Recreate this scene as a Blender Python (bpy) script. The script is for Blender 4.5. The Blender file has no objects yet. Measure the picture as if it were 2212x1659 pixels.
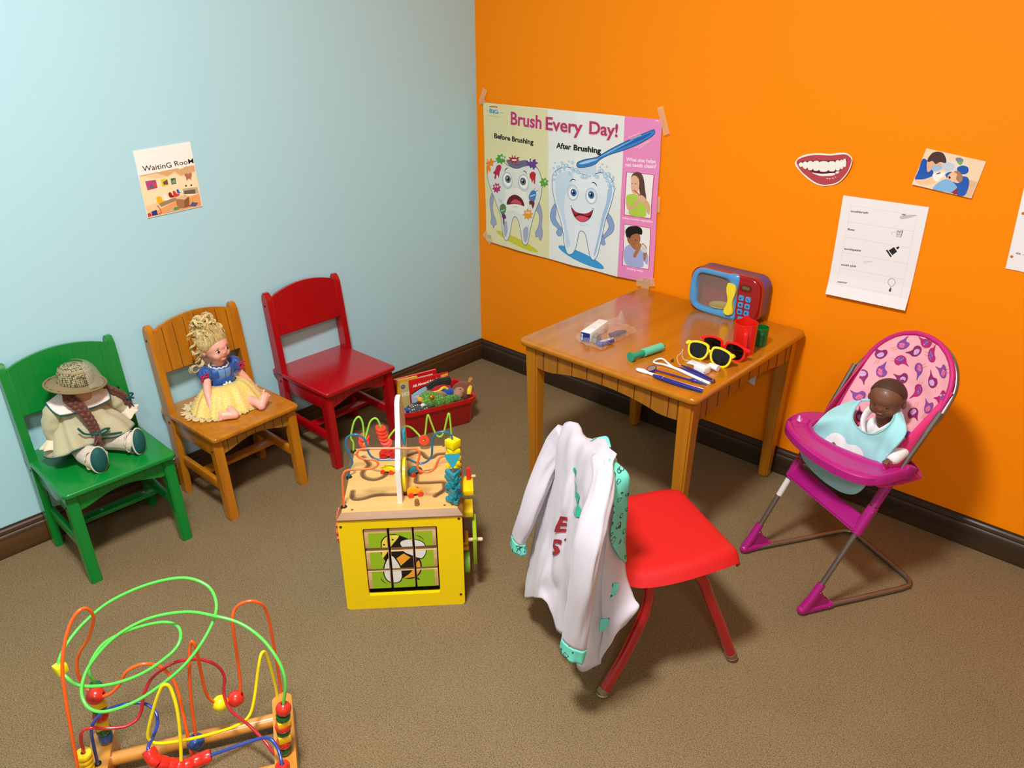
import bpy, bmesh, math, random
from mathutils import Vector, Matrix, noise
PI = math.pi
sc = bpy.context.scene
COL = sc.collection
R = math.radians
# ---------------------------------------------------------------- camera, world, lights, exposure
cam = bpy.data.cameras.new('camera'); cam_o = bpy.data.objects.new('camera', cam); COL.objects.link(cam_o)
def cam_matrix(loc, yaw, pit, rol):
    cy, sy, cp, sp = math.cos(yaw), math.sin(yaw), math.cos(pit), math.sin(pit)
    f = Vector((-sy*cp, cy*cp, -sp)); r = Vector((cy, sy, 0)); u = r.cross(f)
    cr, sr = math.cos(rol), math.sin(rol)
    r, u = cr*r+sr*u, -sr*r+cr*u
    m = Matrix((r, u, -f)).transposed().to_4x4(); m.translation = loc
    return m
cam_o.matrix_world = cam_matrix(Vector((2.1819, -2.1534, 1.3463)), .7489, .4497, -.0008)
cam.sensor_width = 36; cam.sensor_fit = 'HORIZONTAL'; cam.lens = 1662.85*36/2212; cam.clip_start = .05
sc.camera = cam_o
sc.view_settings.view_transform = 'Standard'; sc.view_settings.look = 'None'
sc.view_settings.gamma = 1; sc.view_settings.use_curve_mapping = False
sc.view_settings.exposure = 0.6
w = bpy.data.worlds.new('world'); sc.world = w; w.use_nodes = True
w.node_tree.nodes['Background'].inputs[0].default_value = (1, .96, .9, 1)
w.node_tree.nodes['Background'].inputs[1].default_value = .15
def area(name, loc, size, power, col=(1, .992, .975), rot=(0, 0, 0), spread=180):
    l = bpy.data.lights.new(name, 'AREA'); l.shape = 'DISK'; l.size = size; l.energy = power; l.color = col
    l.spread = R(spread)
    o = bpy.data.objects.new(name, l); o.location = loc; o.rotation_euler = rot; COL.objects.link(o)
    return o
area('ceiling_lamp_light', (1.5, -1.9, 2.42), .36, 48)
area('ceiling_lamp_light_rear', (3.1, -3.2, 2.42), .6, 24)

# ---------------------------------------------------------------- materials
def srgb(h):
    if isinstance(h, str):
        c = [int(h[i:i+2], 16)/255 for i in (0, 2, 4)]
    else: c = h
    return tuple(((x+.055)/1.055)**2.4 if x > .04045 else x/12.92 for x in c) + (1,)
MATS = {}
def mat(name, col, rough=.5, metal=0, coat=0, bump=0, bscale=200, var=0, vscale=8, trans=0, alpha=1, sheen=0, spec=.5, ior=1.45, sss=0):
    if name in MATS: return MATS[name]
    m = bpy.data.materials.new(name); m.use_nodes = True
    nt = m.node_tree; b = nt.nodes['Principled BSDF']; L = nt.links.new
    c = srgb(col); b.inputs['Base Color'].default_value = c
    b.inputs['Roughness'].default_value = rough; b.inputs['Metallic'].default_value = metal
    b.inputs['Coat Weight'].default_value = coat; b.inputs['Coat Roughness'].default_value = .12
    b.inputs['Transmission Weight'].default_value = trans; b.inputs['Alpha'].default_value = alpha
    b.inputs['Sheen Weight'].default_value = sheen; b.inputs['Specular IOR Level'].default_value = spec
    b.inputs['IOR'].default_value = ior
    if sss:
        b.inputs['Subsurface Weight'].default_value = sss; b.inputs['Subsurface Scale'].default_value = .01
        b.inputs['Subsurface Radius'].default_value = (1, .4, .25)
    if bump or var:
        tc = nt.nodes.new('ShaderNodeTexCoord')
    if bump:
        n = nt.nodes.new('ShaderNodeTexNoise'); n.inputs['Scale'].default_value = bscale; n.inputs['Detail'].default_value = 3
        bp = nt.nodes.new('ShaderNodeBump'); bp.inputs['Strength'].default_value = bump; bp.inputs['Distance'].default_value = .002
        L(tc.outputs['Object'], n.inputs['Vector']); L(n.outputs['Fac'], bp.inputs['Height']); L(bp.outputs[0], b.inputs['Normal'])
    if var:
        n2 = nt.nodes.new('ShaderNodeTexNoise'); n2.inputs['Scale'].default_value = vscale; n2.inputs['Detail'].default_value = 4
        mx = nt.nodes.new('ShaderNodeMixRGB'); mx.inputs[1].default_value = tuple(v*(1-var) for v in c[:3])+(1,)
        mx.inputs[2].default_value = tuple(min(1, v*(1+var)) for v in c[:3])+(1,)
        L(tc.outputs['Object'], n2.inputs['Vector']); L(n2.outputs['Fac'], mx.inputs[0]); L(mx.outputs[0], b.inputs['Base Color'])
    MATS[name] = m
    return m
def wood(name, c1, c2, rough=.35, axis=2, scale=14, coat=.3, stretch=.12):
    if name in MATS: return MATS[name]
    m = bpy.data.materials.new(name); m.use_nodes = True
    nt = m.node_tree; b = nt.nodes['Principled BSDF']; L = nt.links.new
    tc = nt.nodes.new('ShaderNodeTexCoord'); mp = nt.nodes.new('ShaderNodeMapping')
    s = [scale*4]*3; s[axis] = scale*stretch
    mp.inputs['Scale'].default_value = s
    n = nt.nodes.new('ShaderNodeTexNoise'); n.inputs['Scale'].default_value = 1; n.inputs['Detail'].default_value = 6
    n.inputs['Distortion'].default_value = .6
    r = nt.nodes.new('ShaderNodeValToRGB'); r.color_ramp.elements[0].position = .3; r.color_ramp.elements[1].position = .72
    r.color_ramp.elements[0].color = srgb(c1); r.color_ramp.elements[1].color = srgb(c2)
    L(tc.outputs['Object'], mp.inputs[0]); L(mp.outputs[0], n.inputs['Vector']); L(n.outputs['Fac'], r.inputs[0]); L(r.outputs[0], b.inputs['Base Color'])
    b.inputs['Roughness'].default_value = rough; b.inputs['Coat Weight'].default_value = coat; b.inputs['Coat Roughness'].default_value = .15
    MATS[name] = m
    return m
def print_mat(name='print', rough=.45, spec=.4):
    """flat colours carried by the mesh: printed paper, one colour per printed shape"""
    if name in MATS: return MATS[name]
    m = bpy.data.materials.new(name); m.use_nodes = True; nt = m.node_tree; b = nt.nodes['Principled BSDF']
    a = nt.nodes.new('ShaderNodeAttribute'); a.attribute_name = 'ink'
    nt.links.new(a.outputs['Color'], b.inputs['Base Color']); b.inputs['Roughness'].default_value = rough
    b.inputs['Specular IOR Level'].default_value = spec
    MATS[name] = m
    return m

# ---------------------------------------------------------------- mesh helpers
def T(x=0, y=0, z=0, rx=0, ry=0, rz=0, s=1):
    m = Matrix.Translation((x, y, z)) @ Matrix.Rotation(R(rz), 4, 'Z') @ Matrix.Rotation(R(ry), 4, 'Y') @ Matrix.Rotation(R(rx), 4, 'X')
    if s != 1:
        m = m @ (Matrix.Diagonal((*s, 1)) if isinstance(s, (tuple, list)) else Matrix.Scale(s, 4))
    return m
def frame(p0, p1):
    d = (Vector(p1)-Vector(p0)); q = d.to_track_quat('Z', 'Y')
    m = q.to_matrix().to_4x4(); m.translation = p0
    return m, d.length
def crom(pts, n=8, closed=False):
    P = [Vector(p) for p in pts]; out = []; N = len(P)
    for i in range(N if closed else N-1):
        a = P[(i-1) % N] if closed or i > 0 else P[0]*2-P[1]
        b = P[i]; c = P[(i+1) % N]
        d = P[(i+2) % N] if closed or i < N-2 else P[-1]*2-P[-2]
        for k in range(n):
            t = k/n
            out.append(.5*((2*b)+(c-a)*t+(2*a-5*b+4*c-d)*t*t+(3*b-a-3*c+d)*t**3))
    if not closed: out.append(P[-1].copy())
    return out
class M:
    def __init__(s): s.b = bmesh.new(); s.done = 0
    def mark(s, k):
        """faces added since the last mark get material slot k"""
        lay = s.b.faces.layers.int.get('mk') or s.b.faces.layers.int.new('mk')
        for f in s.b.faces:
            if f[lay] == 0: f[lay] = 1; f.material_index = k
        return s
    def _add(s, geom, mx, bev=0, seg=2, angle=None):
        vs = [g for g in geom if isinstance(g, bmesh.types.BMVert)]
        bmesh.ops.transform(s.b, matrix=mx, verts=vs)
        if bev:
            es = list({e for v in vs for e in v.link_edges})
            bmesh.ops.bevel(s.b, geom=es, offset=bev, segments=seg, affect='EDGES', profile=.5, clamp_overlap=True)
        return s
    def box(s, c, d, rot=(0, 0, 0), bev=0, seg=2, mx=None):
        g = bmesh.ops.create_cube(s.b, size=1)
        m = T(*c, *rot) @ Matrix.Diagonal((d[0], d[1], d[2], 1))
        if mx is not None: m = mx @ m
        return s._add(g['verts'], m, bev, seg)
    def cyl(s, p0, p1, r0, r1=None, n=20, cap=True, bev=0):
        m, l = frame(p0, p1); r1 = r0 if r1 is None else r1
        g = bmesh.ops.create_cone(s.b, cap_ends=cap, segments=n, radius1=r0, radius2=r1, depth=l)
        vs = g['verts']
        bmesh.ops.transform(s.b, matrix=m @ Matrix.Translation((0, 0, l/2)), verts=vs)
        if bev:
            es = [e for e in {e for v in vs for e in v.link_edges} if len(e.link_faces) == 2 and e.calc_face_angle(0) > 1]
            bmesh.ops.bevel(s.b, geom=es, offset=bev, segments=2, affect='EDGES', clamp_overlap=True)
        return s
    def ball(s, c, r, rot=(0, 0, 0), u=20, v=12, mx=None):
        r = (r, r, r) if not isinstance(r, (tuple, list)) else r
        g = bmesh.ops.create_uvsphere(s.b, u_segments=u, v_segments=v, radius=1)
        m = T(*c, *rot) @ Matrix.Diagonal((*r, 1))
        if mx is not None: m = mx @ m
        return s._add(g['verts'], m)
    def ico(s, c, r, sub=3):
        r = (r, r, r) if not isinstance(r, (tuple, list)) else r
        g = bmesh.ops.create_icosphere(s.b, subdivisions=sub, radius=1)
        return s._add(g['verts'], T(*c) @ Matrix.Diagonal((*r, 1)))
    def tube(s, pts, r, n=10, closed=False, cap=True, flat=None, tw=0):
        P = [Vector(p) for p in pts]; N = len(P)
        rr = r if isinstance(r, (list, tuple)) else [r]*N
        if len(rr) != N: rr = [rr[min(len(rr)-1, int(i*(len(rr)-1)/(N-1)+.5))] if len(rr) < 3 and False else
                               (lambda t: rr[int(t)]*(1-t % 1)+rr[min(int(t)+1, len(rr)-1)]*(t % 1))(i*(len(rr)-1)/(N-1)) for i in range(N)]
        tan = []
        for i in range(N):
            a = P[i-1] if (i > 0 or closed) else P[i]; b = P[(i+1) % N] if (i < N-1 or closed) else P[i]
            t = (b-a); tan.append(t.normalized() if t.length > 1e-9 else (tan[-1] if tan else Vector((0, 0, 1))))
        ref = Vector((0, 0, 1)) if abs(tan[0].z) < .9 else Vector((1, 0, 0))
        nrm = (ref-ref.dot(tan[0])*tan[0]).normalized(); rings = []
        for i in range(N):
            nrm = (nrm-nrm.dot(tan[i])*tan[i]).normalized(); bi = tan[i].cross(nrm)
            k = flat or 1
            a0 = tw*i/N
            rings.append([s.b.verts.new(P[i]+rr[i]*(math.cos(a0+2*PI*j/n)*nrm+math.sin(a0+2*PI*j/n)*bi*k)) for j in range(n)])
        for i in range(N if closed else N-1):
            A, B = rings[i], rings[(i+1) % N]
            for j in range(n): s.b.faces.new((A[j], A[(j+1) % n], B[(j+1) % n], B[j]))
        if cap and not closed:
            s.b.faces.new(rings[0][::-1]); s.b.faces.new(rings[-1])
        return s
    def lathe(s, prof, n=32, mx=None, cap=True, close=False):
        """prof = [(r,z)...]"""
        rings = []
        mx = mx or Matrix()
        for r, z in prof:
            rings.append([s.b.verts.new(mx @ Vector((r*math.cos(2*PI*j/n), r*math.sin(2*PI*j/n), z))) for j in range(n)])
        rng = range(len(rings) if close else len(rings)-1)
        for i in rng:
            A, B = rings[i], rings[(i+1) % len(rings)]
            for j in range(n): s.b.faces.new((A[j], A[(j+1) % n], B[(j+1) % n], B[j]))
        if cap and not close:
            s.b.faces.new(rings[0][::-1]); s.b.faces.new(rings[-1])
        return s
    def prism(s, poly, h, mx=None, bev=0, seg=2):
        """poly in xy, extruded z 0..h"""
        mx = mx or Matrix()
        a = [s.b.verts.new((p[0], p[1], 0)) for p in poly]; c = [s.b.verts.new((p[0], p[1], h)) for p in poly]; n = len(poly)
        fs = [s.b.faces.new(a[::-1]), s.b.faces.new(c)]
        for i in range(n): fs.append(s.b.faces.new((a[i], a[(i+1) % n], c[(i+1) % n], c[i])))
        vs = a+c
        if bev:
            es = [e for f in fs[:2] for e in f.edges]
            r = bmesh.ops.bevel(s.b, geom=list(set(es)), offset=bev, segments=seg, affect='EDGES', clamp_overlap=True)
            vs = list({v for f in r['faces'] for v in f.verts} | {v for v in vs if v.is_valid} | {v for f in fs if f.is_valid for v in f.verts})
        bmesh.ops.transform(s.b, matrix=mx, verts=vs)
        return s
    def slab(s, w, d, r, z0, z1, e, cx=0, cy=0, k=4):
        """board with rounded corners and softly rounded upper and lower edges"""
        L = []
        for i in range(k+1):
            a = R(90*i/k); L.append((e*(1-math.sin(a)), z0+e*(1-math.cos(a))))
        L += [(a, z0+z1-z) for a, z in L[::-1]]
        rings = [[s.b.verts.new((x, y, z)) for x, y in poly_round(w-2*a, d-2*a, max(.001, r-a), 6, cx, cy)] for a, z in L]
        n = len(rings[0]); s.b.faces.new(rings[0][::-1]); s.b.faces.new(rings[-1])
        for A, B in zip(rings, rings[1:]):
            for i in range(n): s.b.faces.new((A[i], A[(i+1) % n], B[(i+1) % n], B[i]))
        return s
    def ring(s, outer, inner, h, mx=None):
        """frame between two loops with the same vertex count"""
        mx = mx or Matrix(); n = len(outer)
        V = [[s.b.verts.new(mx @ Vector((p[0], p[1], z))) for p in L] for L, z in ((outer, 0), (outer, h), (inner, h), (inner, 0))]
        for k in range(4):
            A, B = V[k], V[(k+1) % 4]
            for i in range(n): s.b.faces.new((A[i], A[(i+1) % n], B[(i+1) % n], B[i]))
        return s
    def grid(s, fn, nu, nv, closeu=False):
        V = [[s.b.verts.new(fn(i/nu, j/nv)) for j in range(nv+1)] for i in range(nu if closeu else nu+1)]
        for i in range(nu):
            A, B = V[i], V[(i+1) % len(V)]
            for j in range(nv): s.b.faces.new((A[j], B[j], B[j+1], A[j+1]))
        return s
def poly_round(w, h, r, n=5, cx=0, cy=0):
    out = []
    for qx, qy, a in ((1, 1, 0), (-1, 1, 90), (-1, -1, 180), (1, -1, 270)):
        for k in range(n+1):
            t = R(a+90*k/n); out.append((cx+qx*(w/2-r)+r*math.cos(t), cy+qy*(h/2-r)+r*math.sin(t)))
    return out
def finish(me, smooth=40):
    if smooth:
        for p in me.polygons: p.use_smooth = True
        me.set_sharp_from_angle(angle=R(smooth))
def part(name, m, material, parent=None, label=None, smooth=40, solid=0, sub=0, remesh=0, rs=4, mx=None, off=-1):
    if isinstance(m, M):
        me = bpy.data.meshes.new(name)
        if not remesh: bmesh.ops.recalc_face_normals(m.b, faces=m.b.faces)
        m.b.to_mesh(me); m.b.free()
    else: me = m
    mats = material if isinstance(material, (list, tuple)) else [material]
    for x in mats: me.materials.append(x)
    o = bpy.data.objects.new(name, me); COL.objects.link(o)
    if remesh or solid or sub:
        if remesh:
            d = o.modifiers.new('r', 'REMESH'); d.mode = 'VOXEL'; d.voxel_size = remesh; d.use_smooth_shade = True
            if rs:
                k = o.modifiers.new('s', 'SMOOTH'); k.iterations = rs; k.factor = .5
        if solid:
            d = o.modifiers.new('t', 'SOLIDIFY'); d.thickness = solid; d.offset = off
        if sub:
            d = o.modifiers.new('u', 'SUBSURF'); d.levels = sub; d.render_levels = sub
        dg = bpy.context.evaluated_depsgraph_get(); dg.update()
        me2 = bpy.data.meshes.new_from_object(o.evaluated_get(dg), depsgraph=dg)
        o.modifiers.clear(); o.data = me2; bpy.data.meshes.remove(me); me = me2; me.name = name
        if remesh: smooth = 180
    if smooth == 180:
        for p in me.polygons: p.use_smooth = True
    else: finish(me, smooth)
    if mx is not None: me.transform(mx)
    if parent: o.parent = parent
    if label: o['label'] = label
    return o
def thing(name, label, cat, loc=(0, 0, 0), rz=0, group=None):
    o = bpy.data.objects.new(name, None); COL.objects.link(o); o.empty_display_size = .05
    o.location = loc; o.rotation_euler = (0, 0, R(rz)); o['label'] = label; o['category'] = cat
    if group: o['group'] = group
    return o
def tag(o, label, cat, group=None, loc=None, rz=None):
    o['label'] = label; o['category'] = cat
    if group: o['group'] = group
    if loc is not None: o.location = loc
    if rz is not None: o.rotation_euler = (0, 0, R(rz))
    return o
def struct(name, m, material, smooth=30):
    o = part(name, m, material, smooth=smooth); o['kind'] = 'structure'
    return o

# ---------------------------------------------------------------- flat printed artwork
class Art:
    """coloured shapes on a sheet, local x right, y up, each layer a hair above the one below"""
    def __init__(s, dz=.00006): s.b = bmesh.new(); s.ink = s.b.loops.layers.float_color.new('ink'); s.z = 0; s.dz = dz; s.laid = []
    def lay(s, pts, w=0):
        """the lowest free layer above every shape this one overlaps"""
        x0, x1 = min(p[0] for p in pts)-w, max(p[0] for p in pts)+w; y0, y1 = min(p[1] for p in pts)-w, max(p[1] for p in pts)+w
        z = 1+max([k for a, b, c, d, k in s.laid if a < x1 and b > x0 and c < y1 and d > y0], default=0)
        s.laid.append((x0, x1, y0, y1, z)); s.z = z
    def _f(s, vs, col):
        try: f = s.b.faces.new(vs)
        except ValueError: return
        c = srgb(col)
        for l in f.loops: l[s.ink] = c
        f.normal_update()
        if f.normal.z < 0: f.normal_flip()
    def poly(s, pts, col, up=1):
        s.lay(pts)
        s._f([s.b.verts.new((p[0], p[1], s.z*s.dz)) for p in pts], col)
        return s
    def blob(s, pts, col, n=5, line=None, lw=.001):
        c = [(p.x, p.y) for p in crom([(a, b, 0) for a, b in pts], n, True)]
        s.poly(c, col)
        if line: s.stroke(c, lw, line, closed=True)
        return s
    def ell(s, cx, cy, rx, ry, col, rot=0, n=24, a0=0, a1=360, line=None, lw=.001):
        c, q = math.cos(R(rot)), math.sin(R(rot)); pts = []
        full = a1-a0 >= 360
        for k in range(n if full else n+1):
            t = R(a0+(a1-a0)*k/n); x, y = rx*math.cos(t), ry*math.sin(t)
            pts.append((cx+x*c-y*q, cy+x*q+y*c))
        s.poly(pts, col)
        if line: s.stroke(pts, lw, line, closed=full)
        return s
    def rect(s, cx, cy, w, h, col, rot=0):
        c, q = math.cos(R(rot)), math.sin(R(rot))
        return s.poly([(cx+x*c-y*q, cy+x*q+y*c) for x, y in ((-w/2, -h/2), (w/2, -h/2), (w/2, h/2), (-w/2, h/2))], col)
    def stroke(s, pts, w, col, closed=False, taper=False):
        s.lay(pts, w/2); P = [Vector((p[0], p[1])) for p in pts]; N = len(P); L = []; Rr = []
        for i in range(N):
            a = P[i-1] if (i or closed) else P[i]; b = P[(i+1) % N] if (i < N-1 or closed) else P[i]
            t = (b-a).normalized() if (b-a).length > 1e-9 else Vector((1, 0)); n = Vector((-t.y, t.x))
            k = w/2*(math.sin(PI*(i+.3)/(N-.4)) if taper else 1)
            L.append(s.b.verts.new((*(P[i]+n*k), s.z*s.dz))); Rr.append(s.b.verts.new((*(P[i]-n*k), s.z*s.dz)))
        for i in range(N if closed else N-1):
            j = (i+1) % N; s._f([L[i], Rr[i], Rr[j], L[j]], col)
        return s
    def curve(s, pts, w, col, closed=False, taper=False, n=6):
        return s.stroke([(p.x, p.y) for p in crom([(a, b, 0) for a, b in pts], n, closed)], w, col, closed, taper)
    def textfit(s, body, x, y, width, cap, col, rot=0, bold=0):
        """text squeezed to a measured width, capitals `cap` tall"""
        wx, wy = width*math.cos(R(rot)), width*math.sin(R(rot)); s.lay([(x-cap*.3, y-cap*.4), (x+wx+cap*.3, y+wy-cap*.4), (x-cap*.3, y+cap*1.1), (x+wx+cap*.3, y+wy+cap*1.1)])
        c = bpy.data.curves.new('t', 'FONT'); c.body = body; c.size = 1; c.resolution_u = 3
        size = cap/.70; c.offset = bold/size
        o = bpy.data.objects.new('t', c); COL.objects.link(o)
        dg = bpy.context.evaluated_depsgraph_get(); dg.update()
        me = bpy.data.meshes.new_from_object(o.evaluated_get(dg))
        xs = [v.co.x for v in me.vertices]; x0, x1 = min(xs)+bold/size, max(xs)-bold/size
        m = Matrix.Translation((x, y, s.z*s.dz)) @ Matrix.Rotation(R(rot), 4, 'Z') @ Matrix.Diagonal((width/(x1-x0), size, 1, 1)) @ Matrix.Translation((-x0, 0, 0))
        vs = [s.b.verts.new(m @ Vector((v.co.x, v.co.y, 0))) for v in me.vertices]
        for p in me.polygons: s._f([vs[i] for i in p.vertices], col)
        bpy.data.objects.remove(o); bpy.data.curves.remove(c); bpy.data.meshes.remove(me)
        return s
    def base(s, pts, col, t=.0006):
        a = [s.b.verts.new((p[0], p[1], 0)) for p in pts]; b = [s.b.verts.new((p[0], p[1], -t)) for p in pts]; n = len(pts)
        fs = [s.b.faces.new(a), s.b.faces.new(b[::-1])]+[s.b.faces.new((b[i], b[(i+1) % n], a[(i+1) % n], a[i])) for i in range(n)]
        bmesh.ops.recalc_face_normals(s.b, faces=fs)
        for f in fs:
            for l in f.loops: l[s.ink] = srgb(col)
        return s
    def sheet(s, w, h, col, t=.0004):
        g = bmesh.ops.create_cube(s.b, size=1); bmesh.ops.transform(s.b, matrix=T(0, 0, -t/2, s=(w, h, t)), verts=g['verts'])
        for v in g['verts']:
            for l in v.link_loops: l[s.ink] = srgb(col)
        return s
    def clip(s, x0, y0, x1, y1):
        for co, no in (((x0, 0, 0), (-1, 0, 0)), ((x1, 0, 0), (1, 0, 0)), ((0, y0, 0), (0, -1, 0)), ((0, y1, 0), (0, 1, 0))):
            bmesh.ops.bisect_plane(s.b, geom=list(s.b.verts)+list(s.b.edges)+list(s.b.faces), plane_co=co, plane_no=no, clear_outer=True, dist=1e-7)
        return s
    def part(s, name, parent=None, label=None, mx=None, rough=.45, creases=None, warp=None):
        if creases:
            bmesh.ops.triangulate(s.b, faces=s.b.faces)
            for ax, v in creases:
                co = (v, 0, 0) if ax == 'x' else (0, v, 0); no = (1, 0, 0) if ax == 'x' else (0, 1, 0)
                bmesh.ops.bisect_plane(s.b, geom=list(s.b.verts)+list(s.b.edges)+list(s.b.faces), plane_co=co, plane_no=no, dist=1e-7)
        if warp:
            for v in s.b.verts: v.co.z += warp(v.co.x, v.co.y)
        me = bpy.data.meshes.new(name); s.b.to_mesh(me); s.b.free()
        me.materials.append(print_mat('printed_ink' if rough == .45 else 'printed_ink_gloss', rough))
        if mx is not None: me.transform(mx)
        o = bpy.data.objects.new(name, me); COL.objects.link(o)
        if parent: o.parent = parent
        if label: o['label'] = label
        return o
# matrices that stand a sheet on a wall: the wall at y = 0 faces -y, the wall at x = 0 faces +x
def on_back(x, z, rot=0, gap=.0015): return Matrix.Translation((x, -gap, z)) @ Matrix.Rotation(R(90), 4, 'X') @ Matrix.Rotation(R(rot), 4, 'Z')
def on_left(y, z, rot=0, gap=.0015): return Matrix.Translation((gap, y, z)) @ Matrix.Rotation(R(90), 4, 'Z') @ Matrix.Rotation(R(90), 4, 'X') @ Matrix.Rotation(R(rot), 4, 'Z')
# ================================================================ the room
def carpet():
    m = bpy.data.materials.new('carpet'); m.use_nodes = True; nt = m.node_tree; b = nt.nodes['Principled BSDF']; L = nt.links.new
    tc = nt.nodes.new('ShaderNodeTexCoord')
    def nz(s, d=3):
        n = nt.nodes.new('ShaderNodeTexNoise'); n.inputs['Scale'].default_value = s; n.inputs['Detail'].default_value = d
        L(tc.outputs['Object'], n.inputs['Vector']); return n
    a, c, d = nz(420, 3), nz(900, 2), nz(5, 3)
    r = nt.nodes.new('ShaderNodeValToRGB'); e = r.color_ramp.elements
    e[0].position = .30; e[0].color = srgb('5c4d35'); e[1].position = .70; e[1].color = srgb('9b8663')
    vo = nt.nodes.new('ShaderNodeTexVoronoi'); vo.inputs['Scale'].default_value = 300; L(tc.outputs['Object'], vo.inputs['Vector'])
    vr = nt.nodes.new('ShaderNodeValToRGB'); vr.color_ramp.elements[0].position = .10; vr.color_ramp.elements[0].color = (.30, .27, .22, 1); vr.color_ramp.elements[1].position = .34; vr.color_ramp.elements[1].color = (1.06, 1.05, 1.04, 1)
    L(vo.outputs['Distance'], vr.inputs[0])
    m1 = nt.nodes.new('ShaderNodeMixRGB'); m1.blend_type = 'MULTIPLY'; m1.inputs[0].default_value = .85; L(r.outputs[0], m1.inputs[1]); L(vr.outputs[0], m1.inputs[2])
    mx = nt.nodes.new('ShaderNodeMixRGB'); mx.blend_type = 'MULTIPLY'; mx.inputs[0].default_value = .42
    r2 = nt.nodes.new('ShaderNodeValToRGB'); r2.color_ramp.elements[0].position = .3; r2.color_ramp.elements[0].color = (.72, .70, .68, 1)
    L(a.outputs['Fac'], r.inputs[0]); L(d.outputs['Fac'], r2.inputs[0]); L(m1.outputs[0], mx.inputs[1]); L(r2.outputs[0], mx.inputs[2])
    L(mx.outputs[0], b.inputs['Base Color']); b.inputs['Roughness'].default_value = .95; b.inputs['Specular IOR Level'].default_value = .1
    bp = nt.nodes.new('ShaderNodeBump'); bp.inputs['Strength'].default_value = .3; bp.inputs['Distance'].default_value = .0015
    ad = nt.nodes.new('ShaderNodeMath'); L(a.outputs['Fac'], ad.inputs[0]); L(c.outputs['Fac'], ad.inputs[1])
    L(ad.outputs[0], bp.inputs['Height']); L(bp.outputs[0], b.inputs['Normal'])
    return m
RX, RY, RZ = 4.4, -4.6, 2.45
struct('floor', M().box((RX/2, RY/2, -.05), (RX+.4, -RY+.4, .1)), carpet())
struct('ceiling', M().box((RX/2, RY/2, RZ+.05), (RX+.4, -RY+.4, .1)), mat('ceiling_paint', 'e6e2d8', .9))
struct('wall_left', M().box((-.05, RY/2, RZ/2), (.1, -RY, RZ)), mat('blue_wall_paint', 'aedbe6', .5, bump=.08, bscale=350, spec=.35))
struct('wall_back', M().box((RX/2, .05, RZ/2), (RX, .1, RZ)), mat('orange_wall_paint', 'fd8c00', .55, bump=.06, bscale=350, spec=.2))
struct('wall_right', M().box((RX+.05, RY/2, RZ/2), (.1, -RY, RZ)), mat('cream_wall_paint', 'd9d4c8', .7))
struct('wall_front', M().box((RX/2, RY-.05, RZ/2), (RX, .1, RZ)), mat('cream_wall_paint', 'd9d4c8', .7))
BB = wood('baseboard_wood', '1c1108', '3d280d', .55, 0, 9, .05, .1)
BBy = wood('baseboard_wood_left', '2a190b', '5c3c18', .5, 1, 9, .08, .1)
prof = [(0, 0), (.014, 0), (.014, .060), (.0125, .064), (.0095, .067), (.0105, .071), (.0085, .078), (.005, .082), (.004, .087), (0, .087)]
def extr(prof, L, mx):
    m = M(); A = [m.b.verts.new(mx @ Vector((0, p[0], p[1]))) for p in prof]; B = [m.b.verts.new(mx @ Vector((L, p[0], p[1]))) for p in prof]
    n = len(prof); m.b.faces.new(A); m.b.faces.new(B[::-1])
    for i in range(n): m.b.faces.new((A[i], A[(i+1) % n], B[(i+1) % n], B[i]))
    return m
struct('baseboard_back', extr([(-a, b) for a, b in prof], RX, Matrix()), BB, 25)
struct('baseboard_left', extr(prof, -RY, Matrix.Rotation(R(-90), 4, 'Z')), BBy, 25)

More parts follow.
